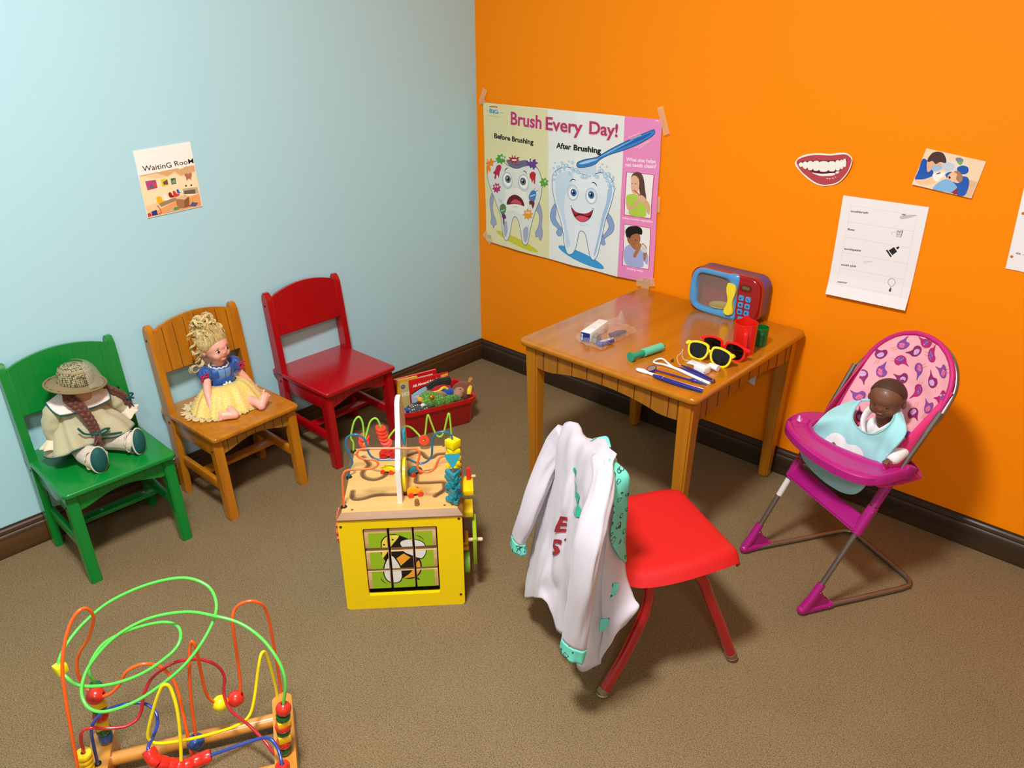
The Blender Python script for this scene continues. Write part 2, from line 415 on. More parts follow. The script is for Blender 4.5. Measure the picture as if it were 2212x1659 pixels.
# ================================================================ three small wooden chairs along the blue wall
def wooden_chair(name, label, loc, rz, m, ms, dark=None, chip='c9b79a'):
    """front is +x, width along y; m main paint, ms material of the grooves"""
    t = thing(name, label, 'chair', loc, rz)
    W = .144                                     # half width
    # seat
    s = M().slab(.301, 2*W, .014, .260, .275, .005, cx=.1475)
    part('seat', s, m, t)
    # rear posts lean back above the seat
    for sg in (-1, 1):
        q = M()
        xz = [(.030, 0), (.064, 0), (.062, .24), (.058, .30), (.032, .52), (.028, .535), (.020, .543), (.010, .543), (.003, .535), (.002, .52), (.024, .28), (.028, .24)]
        q.prism([(a, b) for a, b in xz], .021, Matrix.Translation((0, sg*(W-.0105)+.0105, 0)) @ Matrix.Rotation(R(90), 4, 'X'), bev=.003)
        p = part('rear_leg', q, m, t)
        for x, z in ((.048, .245), (.017, .50)):
            part('screw', M().cyl((x, sg*(W-.001), z), (x, sg*(W+.0012), z), .0035, n=10), mat('screw_hole', '20150d', .6), t)
    # back panel, arched top, grooved
    n = 16; hw = W-.021
    top = [(-hw+2*hw*i/n, .131+.026*math.sin(PI*i/n)**.8) for i in range(n+1)]
    q = M().prism([(hw, 0), (hw, .131)]+top[::-1][1:-1]+[(-hw, .131), (-hw, 0)], .013,
                  Matrix.Translation((.036, 0, .398)) @ Matrix.Rotation(R(-6.8), 4, 'Y') @ Matrix.Rotation(R(90), 4, 'Z') @ Matrix.Rotation(R(90), 4, 'X') , bev=.0025)
    q.mark(0); g = q
    for i in range(-3, 4):
        y = i*.034; hh = .131+.026*math.sin(PI*(y+hw)/(2*hw))**.8-.006
        g.box((0, y, hh/2), (.0008, .0014, hh-.004), mx=Matrix.Translation((.0492, 0, .400)) @ Matrix.Rotation(R(-6.8), 4, 'Y'))
    g.mark(1); part('back_panel', g, [m, ms], t)
    # front legs, splayed forward
    for sg in (-1, 1):
        q = M(); y0 = sg*(W-.006); y1 = sg*(W-.034)
        a, b = sorted((y0, y1))
        q.prism([(.250, .260), (.282, .260), (.301, 0), (.272, 0)], b-a, Matrix.Translation((0, b, 0)) @ Matrix.Rotation(R(90), 4, 'X'), bev=.003)
        part('front_leg', q, m, t)
        part('screw', M().cyl((.268, sg*(W-.007), .225), (.268, sg*(W-.0045), .225), .0032, n=10), mat('screw_hole', ''), t)
    # aprons
    n = 14; ap = [(-W+.03, .262), (-W+.03, .207)]
    for i in range(n+1):
        u = i/n; ap.append((-W+.03+(2*W-.06)*u, .207+.024*(.5-.5*math.cos(2*PI*u))**.8))
    ap += [(W-.03, .262)]
    q = M().prism([(a, b) for a, b in ap[::-1]], .012, Matrix.Translation((.262, 0, 0)) @ Matrix.Rotation(R(90), 4, 'Z') @ Matrix.Rotation(R(90), 4, 'X'), bev=.0015)
    q.mark(0); g = q
    for i in range(-3, 4):
        y = i*.0305; zb = .208+.024*(.5-.5*math.cos(2*PI*(y+W-.03)/(2*W-.06)))**.8
        g.box((.2743, y, (zb+.259)/2), (.0008, .0014, .259-zb))
    g.mark(1); part('front_apron', g, [dark or m, ms], t)
    for sg in (-1, 1):
        q = M().box((.155, sg*(W-.014), .235), (.20, .013, .052), bev=.002); part('side_apron', q, m, t)
        q = M().box((.165, sg*(W-.018), .108), (.212, .014, .030), rot=(0, 2, 0), bev=.003); part('side_stretcher', q, m, t)
    part('rear_apron', M().box((.045, 0, .235), (.012, 2*W-.04, .05), bev=.002), m, t)
    q = M().box((.150, 0, .104), (.034, 2*W-.048, .013), bev=.003)
    part('cross_stretcher', q, m, t)
    for y in (-.03, .085): part('screw_cap', M().cyl((.150, y, .110), (.150, y, .1112), .0045, n=12), mat('screw_cap', 'a9a9a4', .35, .3), t)
    return t
GR = mat('green_chair_paint', '007d2c', .33, coat=.35, spec=.5); GRd = mat('green_groove', '007528', .5)
NA = wood('honey_wood', 'a8650c', 'bf7a12', .34, 2, 10, .35, .2); NAd = mat('dark_groove', '4a2205', .7); NAa = wood('honey_wood_dull', '9a671c', 'ad7826', .5, 2, 10, .1, .2)
RE = mat('red_chair_paint', 'a50412', .28, coat=.45, spec=.5); REd = mat('red_groove', '97060f', .5)
wooden_chair('wooden_chair', 'small green painted wooden chair holding the straw-hat doll', (0.0, -1.602, 0), 0, GR, GRd)
wooden_chair('wooden_chair', 'small honey-coloured wooden chair holding the blonde doll', (0.004, -1.230, 0), 3, NA, NAd, NAa)
wooden_chair('wooden_chair', 'empty small dark red painted wooden chair by the blue wall', (-0.002, -.845, 0), 2, RE, REd)

# ================================================================ play table
def table():
    t = thing('play_table', 'honey-coloured wooden play table with grooved aprons against the orange wall', 'table', (1.086, -.322, 0))
    W, D, H = .294, .313, .5
    TW = wood('table_wood', 'a9650b', 'bc7612', .22, 1, 7, .5, .25); LW = wood('table_leg_wood', 'a8660e', 'bd7a18', .34, 2, 10, .3, .1)
    s = M().slab(2*W, 2*D, .022, H-.020, H, .008)
    part('tabletop', s, TW, t)
    for sx in (-1, 1):
        for sy in (-1, 1):
            q = M(); x, y = sx*(W-.040), sy*(D-.040)
            g = bmesh.ops.create_cube(q.b, size=1)
            for v in g['verts']:
                k = .044 if v.co.z > 0 else .031
                v.co = Vector((x+sx*(.003 if v.co.z > 0 else -.002)+v.co.x*k, y+sy*(.003 if v.co.z > 0 else -.002)+v.co.y*k, (H-.021) if v.co.z > 0 else 0))
            bmesh.ops.bevel(q.b, geom=q.b.edges[:], offset=.005, segments=2, affect='EDGES')
            part('leg', q, LW, t)
    for ax, L, off in (('x', W-.060, -(D-.024)), ('x', W-.060, D-.024), ('y', D-.060, W-.024), ('y', D-.060, -(W-.024))):
        n = 24; ap = []
        def zb(u):
            return .418+.022*max(0, math.sin(PI*min(1, max(0, (u-.13)/.74))))**.7
        pl = [(-L+2*L*i/n, zb(i/n)) for i in range(n+1)]+[(L, H-.019), (-L, H-.019)]
        if ax == 'x': mx = Matrix.Translation((0, off+.007, 0)) @ Matrix.Rotation(R(90), 4, 'X')
        else: mx = Matrix.Translation((off-.007, 0, 0)) @ Matrix.Rotation(R(90), 4, 'Z') @ Matrix.Rotation(R(90), 4, 'X')
        g = M().prism(pl, .014, mx, bev=.0015).mark(0); k = 9
        for i in range(k):
            u = -L+2*L*(i+.5)/k; z0 = zb((i+.5)/k)+.001; z1 = H-.021
            so = off+(.0073 if off > 0 else -.0073)
            if ax == 'x': g.box((u, so, (z0+z1)/2), (.0022, .0008, z1-z0))
            else: g.box((so, u, (z0+z1)/2), (.0008, .0022, z1-z0))
        g.mark(1); part('apron', g, [wood('table_apron_wood', '935a12', 'a56a1c', .45, 2, 10, .15, .2), NAd], t)
    return t
table()
# ================================================================ activity cube
def cube():
    yaw = math.degrees(math.atan2(.731, .682))
    t = thing('activity_cube', 'yellow and plywood activity cube with coloured wires, beads and a bee puzzle', 'toy cube', (.849, -1.126, 0), yaw)
    W, D, H = .147, .160, .268
    Y = mat('cube_yellow_paint', 'f2d000', .4, coat=.25); Yd = mat('cube_dull_yellow', 'd9bb10', .45, coat=.2)
    MP = wood('maple_ply', 'd6a55c', 'e2b672', .38, 0, 8, .25, .3); MPd = wood('maple_edge', '7f5528', '9f7040', .5, 0, 12, .1, .3)
    BK = mat('cube_black_inside', '120a06', .7); HO = mat('hole_black', '0e0a08', .6)
    # front panel with a window, side and back panels
    n = 6; out = [(x, z+H/2) for x, z in poly_round(2*W, H, .008, n)]; inn = [(x-.002, z+.142) for x, z in poly_round(.176, .203, .004, n)]
    q = M().ring(out, inn, .012, Matrix.Translation((0, -D+.012, 0)) @ Matrix.Rotation(R(90), 4, 'X'))
    part('front_panel', q, Y, t, smooth=30)
    part('side_panel', M().box((W-.006, .006, H/2), (.012, 2*D-.012, H), bev=.001), mat('cube_side_red', '8f1c12', .45), t, 'dark red right side panel')
    part('side_panel', M().box((-W+.006, .006, H/2), (.012, 2*D-.012, H), bev=.001), mat('cube_side_blue', '1c7a9c', .45), t)
    part('back_panel', M().box((0, D-.006, H/2), (2*W-.024, .012, H)), mat('cube_side_green', '5aa61c', .45), t)
    part('inner_backing', M().box((-.002, -D+.034, .142), (.20, .003, .23)), BK, t)
    for x, z in ((-.140, .252), (.139, .262), (.137, .032)):
        part('screw', M().cyl((x, -D+.0005, z), (x, -D-.0008, z), .0033, n=12), mat('screw_dark', '4b3320', .5, .3), t)
    # top board with chamfered edge
    q = M(); h = .015
    lo = [(-W-.001, -D-.002), (W+.002, -D-.002), (W+.002, D), (-W-.001, D)]; c = .010
    hi = [(-W+c, -D+c+.004), (W-c, -D+c+.004), (W-c, D-c), (-W+c, D-c)]
    vs = [[q.b.verts.new((x, y, z)) for x, y in L] for L, z in ((lo, H), (lo, H+.004), (hi, H+h))]
    q.b.faces.new(vs[0][::-1]); ft = q.b.faces.new(vs[2])
    for a in (0, 1):
        for i in range(4):
            f = q.b.faces.new((vs[a][i], vs[a][(i+1) % 4], vs[a+1][(i+1) % 4], vs[a+1][i]))
    lay = q.b.faces.layers.int.new('mk')
    for f in q.b.faces:
        f[lay] = 1
        if f.calc_center_median().z < H+h-.0005: f.material_index = 1
    # slots: flat winding bands, the offset darker inner band paints the shade inside
    def slot(pts, w, z=H+h+.0002, mi=2):
        P = crom([(a, b, 0) for a, b in pts], 6); L = []; Rr = []
        N = len(P)
        for i in range(N):
            tt = (P[min(i+1, N-1)]-P[max(i-1, 0)]).normalized(); nn = Vector((-tt.y, tt.x, 0))
            L.append(P[i]+nn*w/2); Rr.append(P[i]-nn*w/2)
        def cap(c, d0):
            return [c+Vector((math.cos(a)*w/2, math.sin(a)*w/2, 0)) for a in [d0+PI/2-PI*k/6 for k in range(1, 6)]]
        d1 = P[-1]-P[-2]; d0 = P[0]-P[1]
        loop = L+cap(P[-1], math.atan2(d1.y, d1.x))+Rr[::-1]+cap(P[0], math.atan2(d0.y, d0.x))
        f = q.b.faces.new([q.b.verts.new((p.x, p.y, z)) for p in loop]); f.material_index = mi; f[lay] = 1
        bmesh.ops.triangulate(q.b, faces=[f])
    SA = [(-.120, -.056), (-.119, -.078), (-.112, -.091), (-.091, -.090), (-.061, -.078), (-.015, -.078), (.012, -.078)]
    SB = [(-.112, .107), (-.093, .071), (-.095, .057), (-.105, .029), (-.097, .005), (-.074, -.007), (-.053, .002), (-.040, .022)]
    SC = [(-.02, .100), (.002, .103), (.028, .119), (.042, .117), (.058, .089), (.073, .090), (.087, .106), (.125, .108)]
    SD = [(.033, .020), (.034, -.012), (.036, -.028), (.065, -.031), (.101, -.031), (.105, -.043), (.104, -.066), (.083, -.092)]
    for S in (SA, SB, SC, SD):
        slot(S, .0145); slot([(a-.0008, b-.0028) for a, b in S], .0080, H+h+.0004, 3)
    me = part('top_board', q, [MP, MPd, mat('slot_wall_wood', '9a7548', .6), mat('slot_shadow_wood', '6b4a2a', .8)], t, smooth=20)
    zt = H+h
    for x, y in ((-.147+.012, -.103), (-.113, -.136), (.106, -.133), (.101, .146), (-.133, .119)):
        part('screw', M().cyl((x, y, zt-.001), (x, y, zt+.0006), .0032, n=12), mat('screw_brass', '8a6236', .5, .3), t)
    for x, y in ((-.134, -.122), (-.137, .009), (-.141, .140)):
        part('wire_grommet', M().lathe([(.003, zt-.002), (.0078, zt-.002), (.0078, zt+.0006), (.0066, zt+.0016), (.003, zt+.0016)], 20, T(x, y, 0), close=True), HO, t)
    part('peg', M().lathe([(.0001, zt+.017), (.004, zt+.016), (.0058, zt+.012), (.0062, zt+.007), (.0052, zt+.003), (.0064, zt)], 18, T(.040, -.127, 0)), MPd, t, 'natural wooden peg')
    # wires
    def wire(pts, r, m, nm): return part('wire', M().tube(crom(pts, 6), r, 10), m, t, nm)
    b = .009
    BL = mat('wire_teal_blue', '1f6c93', .3, coat=.4); OR = mat('wire_coral', 'f2713a', .3, coat=.4); GN = mat('wire_lime', '8fd23e', .3, coat=.4)
    blue = [(-.137, .283), (-.135, .306), (-.125, .327), (-.131, .353), (-.137, .376), (-.133, .396), (-.120, .405), (-.104, .405), (-.090, .393), (-.085, .372), (-.083, .355), (-.075, .340), (-.059, .331), (-.018, .330), (.012, .330), (.029, .321), (.045, .315), (.062, .321), (.074, .337), (.077, .365), (.080, .388), (.091, .402), (.109, .405), (.122, .398), (.128, .383), (.129, .34), (.129, .283)]
    wire([(x, b, z) for x, z in blue], .0027, BL, 'teal blue bent wire')
    orr = [(-.134, .283), (-.131, .352), (-.127, .374), (-.115, .385), (-.076, .386), (-.056, .388), (-.045, .396), (-.046, .405), (-.056, .411), (-.077, .414), (-.090, .423), (-.087, .436), (-.072, .441), (-.032, .440), (.035, .437), (.049, .431), (.053, .419), (.047, .396), (.048, .380), (.059, .372), (.075, .372), (.087, .382), (.093, .397), (.101, .410), (.114, .414), (.124, .411), (.129, .400), (.129, .364), (.129, .283)]
    wire([(x, -.122, z) for x, z in orr], .0027, OR, 'coral orange serpentine wire')
    gr = [(-.141, .14, .283), (-.139, .14, .308), (-.144, .14, .322), (-.141, .14, .340), (-.131, .14, .372), (-.118, .14, .386), (-.110, .14, .371), (-.109, .14, .341), (-.110, .138, .318), (-.110, .128, .306), (-.109, .130, .312), (-.101, .135, .336), (-.090, .14, .368), (-.077, .14, .380), (-.068, .14, .372), (-.062, .14, .345), (-.057, .136, .318), (-.050, .13, .307), (-.041, .132, .328), (-.021, .14, .348), (-.001, .14, .353), (.017, .14, .348), (.036, .136, .328), (.048, .13, .312), (.054, .14, .329), (.063, .14, .384), (.072, .14, .358), (.082, .14, .326), (.093, .14, .317), (.104, .14, .332), (.118, .14, .386), (.122, .14, .364), (.125, .14, .283)]
    wire(gr, .0027, GN, 'lime green wire with tall loops')
    RB = mat('bead_coral_red', 'e2402a', .4, coat=.3)
    def disc(c, ax, r, h, m, lab=None):
        ax = Vector(ax).normalized(); c = Vector(c)
        mx = ax.to_track_quat('Z', 'Y').to_matrix().to_4x4(); mx.translation = c
        part('bead', M().lathe([(.004, -h/2), (r-.001, -h/2), (r, -h/2+.001), (r, h/2-.001), (r-.001, h/2), (.004, h/2)], 28, mx, close=True), m, t, lab)
    disc((-.109, .139, .324), (0, -.5, 1), .0145, .007, RB); disc((-.110, .132, .314), (0, -1, .35), .0145, .007, RB)
    for i, (x, z, tl) in enumerate(((-.0635, .350, .1), (-.062, .3415, .2), (-.059, .333, .35), (-.057, .325, .6), (-.053, .317, 1.2), (-.049, .312, 2.2))):
        disc((x, .138-.002*i, z), (.25, -tl, 1), .0145, .0075, RB)
    disc((.050, .130, .314), (.1, -1, .25), .0145, .007, RB)
    # yellow square beads on the blue wire, teal triangles on the coral wire
    YB = mat('bead_yellow', 'f7e500', .4, coat=.3); TB = mat('bead_teal', '1a8c9e', .4, coat=.3)
    random.seed(3)
    def sq(z, a, h=.0115):
        part('bead', M().box((0, 0, 0), (.029, .029, h), bev=.001, mx=T(.1285, b, z, 0, 0, a)), YB, t)
    part('bead', M().box((0, 0, 0), (.029, .029, .020), bev=.001, mx=T(.1285, b, .372, 0, 0, 45)), YB, t)
    for z, a in ((.355, 20), (.3435, 62), (.332, 35), (.3205, 8), (.309, 50), (.2975, 25), (.290, 70)): sq(z-.003, a, .0105)
    def tri(c, a, h=.0115, rx=0, ry=0):
        pl = []
        for k in range(3):
            for dt in (-5, 5):
                an = R(a+120*k+dt); pl.append((.0208*math.cos(an), .0208*math.sin(an)))
        part('bead', M().prism(pl, h, T(*c, rx, ry, 0) @ T(0, 0, -h/2), bev=.0004), TB, t)
    tri((.129, -.124, .405), -90, .010, 70, 0)
    for z, a in ((.366, -88), (.3555, -70), (.345, 25), (.3345, -40), (.324, 35), (.3135, -80), (.303, 10), (.2925, 50)): tri((.129, -.122, z), a, .0095)
    # tall white arch panel with a yellow disc and a sliding teal block
    WH = mat('cube_white_paint', 'f1efe6', .35, coat=.3)
    pl = [(-.118, zt-.002), (-.122, .372), (-.114, .384), (-.062, .430), (-.045, .452), (-.025, .498), (-.005, .506), (.045, .495), (.095, .440), (.118, .372), (.112, zt-.002)]
    pl = [(p.x, p.y) for p in crom([(a, c, 0) for a, c in pl], 3)]
    part('arch_panel', M().prism(pl, .0115, Matrix.Translation((-.0065, 0, 0)) @ Matrix.Rotation(R(90), 4, 'Z') @ Matrix.Rotation(R(90), 4, 'X'), bev=.0025), WH, t, 'tall white panel')
    part('spinner_disc', M().cyl((.006, -.058, zt+.044), (.0135, -.058, zt+.044), .043, n=36, bev=.001), mat('disc_yellow', 'efdc1e', .4, coat=.3), t)
    part('slider_block', M().box((.011, -.02, .412), (.007, .022, .038), bev=.001), mat('block_teal', '2e8fb0', .45), t)
    part('slider_tube', M().cyl((.010, -.035, zt+.03), (.010, -.035, zt+.115), .003, n=12), mat('clear_plastic', 'e8f2f2', .08, trans=.9), t)
    # little cars riding the slots
    def car(x, y, a, m, mw, s=1, shape=0):
        bpy_m = T(x, y, zt, 0, 0, a, s)
        body = [(-.019, .006), (-.019, .014), (-.014, .019), (-.006, .022), (.002, .021), (.007, .015), (.017, .013), (.019, .006)] if shape == 0 else \
               [(-.020, .005), (-.017, .017), (-.010, .021), (-.002, .012), (.006, .018), (.014, .018), (.020, .012), (.020, .005)]
        c = part('toy_car', M().prism(body, .014, bpy_m @ Matrix.Translation((0, .007, 0)) @ Matrix.Rotation(R(90), 4, 'X'), bev=.0015), m, t, 'little wooden car')
        for wx in (-.011, .011):
            for wy in (-.010, .010):
                part('wheel', M().cyl(bpy_m @ Vector((wx, wy-.003*(1 if wy > 0 else -1), .006)), bpy_m @ Vector((wx, wy+.0015*(1 if wy > 0 else -1), .006)), .0062*s, n=20, bev=.0008), mw, c)
        part('slider_pin', M().cyl(bpy_m @ Vector((0, 0, .007)), bpy_m @ Vector((0, 0, -.004)), .003, n=10), mat('pin_dark', '2a1a10', .6), c)
    RW = mat('wheel_red', 'd63320', .4, coat=.3)
    car(-.040, .024, 168, mat('car_yellow', 'e6d31c', .4, coat=.3), RW, 1.0); car(-.045, .100, 185, mat('car_red', 'cf2022', .4, coat=.3), mat('wheel_dark_red', 'b81a20', .4), 1.15, 1)
    car(.030, .012, 35, mat('car_teal', '1d7884', .4, coat=.3), RW, 1.0); car(.034, -.084, 12, mat('car_orange', 'f2a21c', .4, coat=.3), RW, 1.05)
    # bee puzzle: nine turning blocks, each with its piece of the picture
    def bee():
        a = Art(.00005)
        a.rect(-.0025, .1425, .153, .168, '93b81e')
        bk, wt, yl, og = '14100c', 'e2dfdc', 'ecd64a', 'eba12a'
        a.blob([(-.051, .188), (-.048, .205), (-.034, .219), (-.017, .2215), (-.002, .216), (.014, .207), (.03, .196), (.034, .172), (.040, .146), (.044, .128), (.041, .104), (.028, .088), (.008, .084), (-.008, .09), (-.022, .10), (-.036, .125), (-.046, .148), (-.052, .168)], bk)
        a.blob([(-.0485, .188), (-.046, .203), (-.033, .2165), (-.018, .219), (-.006, .2145), (-.025, .188), (-.048, .152), (-.0495, .17)], yl, 4)
        a.poly([(.002, .163), (.018, .150), (-.007, .126), (-.016, .149)], og)
        a.blob([(.036, .140), (.0405, .126), (.038, .106), (.026, .0915), (.008, .0875), (-.002, .0885), (.012, .100), (.024, .116)], og, 4)
        a.blob([(-.007, .1935), (.000, .203), (.022, .206), (.046, .199), (.057, .184), (.0575, .163), (.048, .1455), (.036, .1455), (.018, .155), (.001, .166), (-.004, .18)], bk)
        a.blob([(-.004, .193), (.002, .201), (.022, .204), (.045, .197), (.055, .183), (.0555, .163), (.047, .148), (.038, .148), (.019, .158), (.004, .168), (.0, .182)], wt)
        a.blob([(-.022, .158), (-.006, .124), (-.0035, .097), (-.009, .079), (-.022, .073), (-.037, .076), (-.048, .09), (-.051, .113), (-.045, .138), (-.034, .155)], bk)
        a.blob([(-.024, .155), (-.0095, .124), (-.0065, .097), (-.011, .081), (-.022, .0755), (-.036, .0785), (-.0455, .091), (-.0485, .113), (-.0425, .136), (-.034, .152)], wt)
        a.ell(-.043, .1915, .0026, .0026, bk, n=14); a.ell(-.0215, .2055, .0026, .0026, bk, n=14)
        a.poly([(.030, .092), (.038, .079), (.028, .083)], bk)
        a.curve([(.032, .216), (.044, .211), (.055, .199)], .0016, bk, taper=True); a.curve([(-.058, .094), (-.055, .083), (-.044, .071)], .0018, bk, taper=True)
        return a
    cols = ((-.0885, -.034), (-.0285, .0255), (.030, .083)); rows = ((.182, .236), (.1185, .171), (.058, .112))
    BW = wood('beech_block', 'c8a272', 'dcb98a', .45, 0, 12, .1, .3)
    rod = {}
    for (z0, z1) in rows:
        for (x0, x1) in cols:
            blk = part('puzzle_block', M().box(((x0+x1)/2, -D+.016, (z0+z1)/2), (x1-x0, .022, z1-z0), bev=.0015), BW, t)
            a = bee().clip(x0+.001, z0+.001, x1-.001, z1-.001)
            a.part('block_print', blk, mx=Matrix.Translation((0, -D+.0048, 0)) @ Matrix.Rotation(R(90), 4, 'X'))
    # gear wheels on the left side, doors and blocks on the right side
    def gear(c, r, m, n=14):
        pl = []
        for k in range(n*4):
            rr = r if k % 4 in (0, 1) else r*.84
            pl.append((rr*math.cos(2*PI*k/(n*4)), rr*math.sin(2*PI*k/(n*4))))
        part('gear_wheel', M().prism(pl, .009, T(*c, 0, 90, 0), bev=.001), m, t)
    gear((-W-.0095, -.095, .212), .044, mat('gear_coral', 'e8503c', .45)); gear((-W-.0095, .02, .15), .05, mat('gear_coral', ''))
    part('shelf_block', M().box((.1625, .004, .2465), (.029, .072, .014), bev=.001), Y, t, 'yellow block'); part('shelf_block', M().box((.1605, -.052, .2165), (.027, .062, .015), bev=.001), Yd, t, 'dull yellow block')
    part('slide_stick', M().box((.166, .025, .250), (.011, .012, .075), bev=.001), mat('stick_red', 'c9261c', .45), t); part('peg', M().cyl((.170, .03, .258), (.184, .03, .258), .0045, n=14), MP, t)
    part('door_block', M().box((.176, -.085, .143), (.0095, .085, .095), rot=(12, 0, 0), bev=.001), mat('door_lime', '93b41c', .4, coat=.2), t, 'lime green door plate')
    part('peg', M().cyl((.160, -.098, .152), (.196, -.098, .152), .005, n=14, bev=.001), mat('peg_pale', 'dcc298', .5), t)
    part('ledge_block', M().box((.153, -.075, .142), (.014, .05, .008), bev=.001), mat('ledge_orange', 'e6961a', .45), t); part('ledge_block', M().box((.153, -.075, .125), (.016, .05, .009), bev=.001), mat('ledge_orange', ''), t)
    q = M().prism([(.030*math.cos(2*PI*k/10), .030*math.sin(2*PI*k/10)) for k in range(10)], .014, T(.149, -.095, .082, 0, 90, 0), bev=.002)
    part('turning_wheel', q, mat('wheel_green', '7fae33', .45), t)
    part('dark_groove_board', M().box((.149, -.06, .178), (.004, .10, .05)), mat('cube_side_brown', '6b1f14', .5), t)
cube()

# ================================================================ bead maze in the near left corner
def maze():
    t = thing('bead_maze', 'wooden bead maze with bent coloured wires in the near left corner', 'bead maze', (.975, -1.795, 0), 60.58)
    WD = wood('maze_wood', 'c07d22', 'd6953a', .35, 1, 8, .35, .3)
    for sx, far, near in ((-.168, .066, -.26), (.175, .047, -.27)):
        pl = [(a, b) for a, b in poly_round(.040, far-near, .018, 6, sx, (far+near)/2)]
        part('side_board', M().prism(pl, .050, T(0, 0, .005), bev=.005, seg=3), WD, t)
        for yy in (far-.03, near+.03): part('foot_pad', M().cyl((sx, yy, 0), (sx, yy, .0055), .011, n=18), mat('foot_black', '1a1a1a', .7), t)
    for y, z in ((0, .030), (-.125, .030)):
        part('dowel', M().cyl((-.15, y, z), (.157, y, z), .0135, n=24), wood('maze_dowel', 'cf8a35', 'dfa055', .3, 0, 8, .35, .3), t)
    G = [(-0.158, 0.023, 0.05), (-0.152, 0.023, 0.13), (-0.147, 0.023, 0.209), (-0.15, 0.023, 0.236), (-0.144, 0.04, 0.252), (-0.119, 0.06, 0.270), (-0.067, 0.06, 0.287), (-0.015, 0.05, 0.297), (0.014, 0.03, 0.297), (0.020, 0.0, 0.291), (0.003, -0.02, 0.279), (-0.048, -0.03, 0.256), (-0.104, -0.03, 0.246), (-0.155, -0.02, 0.249), (-0.180, 0.0, 0.259), (-0.189, 0.01, 0.274), (-0.187, 0.02, 0.288), (-0.171, 0.04, 0.306), (-0.143, 0.06, 0.326), (-0.098, 0.08, 0.346), (-0.029, 0.08, 0.368), (0.037, 0.06, 0.383), (0.077, 0.04, 0.372), (0.091, 0.02, 0.351), (0.087, 0, 0.328), (0.064, -0.03, 0.303), (0.028, -0.05, 0.273), (-0.016, -0.06, 0.247), (-0.064, -0.07, 0.230), (-0.111, -0.07, 0.223), (-0.138, -0.06, 0.228), (-0.151, -0.04, 0.241), (-0.149, -0.02, 0.259), (-0.132, 0, 0.281), (-0.09, 0.02, 0.310), (-0.032, 0.03, 0.328), (0.034, 0.02, 0.335), (0.085, -0.01, 0.338), (0.132, -0.03, 0.323), (0.169, -0.06, 0.298), (0.192, -0.09, 0.263), (0.197, -0.105, 0.227), (0.187, -0.108, 0.176), (0.178, -0.108, 0.1), (0.175, -0.108, 0.05)]
    O1 = [(-0.190, -0.09, 0.054), (-0.184, -0.09, 0.077), (-0.176, -0.09, 0.125), (-0.168, -0.08, 0.226), (-0.163, -0.065, 0.300), (-0.156, -0.05, 0.349), (-0.140, -0.03, 0.392), (-0.122, -0.02, 0.414), (-0.111, -0.01, 0.408), (-0.109, 0, 0.377), (-0.130, 0.01, 0.327), (-0.157, 0.02, 0.285), (-0.167, 0.02, 0.248), (-0.163, 0.018, 0.215), (-0.144, 0, 0.199), (-0.119, -0.01, 0.205), (-0.097, -0.01, 0.223), (-0.079, -0.01, 0.250), (-0.049, -0.01, 0.259), (-0.021, -0.01, 0.241), (-0.003, -0.02, 0.199), (0.001, -0.04, 0.134), (0.003, -0.06, 0.068), (0.002, -0.07, 0.035)]
    O2 = [(0.0, -0.055, 0.036), (0.009, -0.05, 0.055), (0.015, -0.05, 0.084), (0.021, -0.045, 0.17), (0.030, -0.04, 0.245), (0.038, -0.03, 0.290), (0.044, -0.03, 0.305), (0.048, -0.03, 0.287), (0.046, -0.025, 0.225), (0.045, -0.02, 0.166), (0.050, -0.015, 0.138), (0.061, -0.01, 0.121), (0.087, 0, 0.110), (0.103, 0, 0.130), (0.109, 0.01, 0.207), (0.113, 0.01, 0.292), (0.121, 0.02, 0.318), (0.142, 0.02, 0.330), (0.164, 0.02, 0.323), (0.176, 0.03, 0.286), (0.177, 0.035, 0.187), (0.176, 0.04, 0.106), (0.174, 0.045, 0.052)]
    YW = [(-0.014, -0.13, 0.042), (-0.004, -0.12, 0.105), (0.004, -0.11, 0.163), (0.008, -0.1, 0.222), (0.004, -0.09, 0.262), (-0.004, -0.09, 0.274), (-0.013, -0.09, 0.264), (-0.031, -0.09, 0.224), (-0.050, -0.09, 0.172), (-0.051, -0.09, 0.149), (-0.037, -0.09, 0.137), (-0.005, -0.08, 0.120), (0.039, -0.06, 0.097), (0.087, -0.04, 0.081), (0.113, -0.03, 0.088), (0.128, -0.02, 0.120), (0.145, 0, 0.181), (0.155, 0.01, 0.205), (0.162, 0.02, 0.187), (0.166, 0.03, 0.106), (0.166, 0.035, 0.050)]
    RD = [(-0.182, -0.05, 0.051), (-0.174, -0.05, 0.116), (-0.172, -0.05, 0.147), (-0.166, -0.05, 0.167), (-0.151, -0.05, 0.173), (-0.127, -0.05, 0.163), (-0.092, -0.05, 0.158), (-0.070, -0.04, 0.167), (-0.057, -0.03, 0.204), (-0.037, -0.02, 0.232), (0, -0.01, 0.246), (0.039, 0, 0.234), (0.069, 0, 0.211), (0.080, 0, 0.176), (0.074, -0.01, 0.141), (0.084, -0.03, 0.113), (0.114, -0.05, 0.083), (0.141, -0.08, 0.060), (0.152, -0.1, 0.053), (0.165, -0.115, 0.050)]
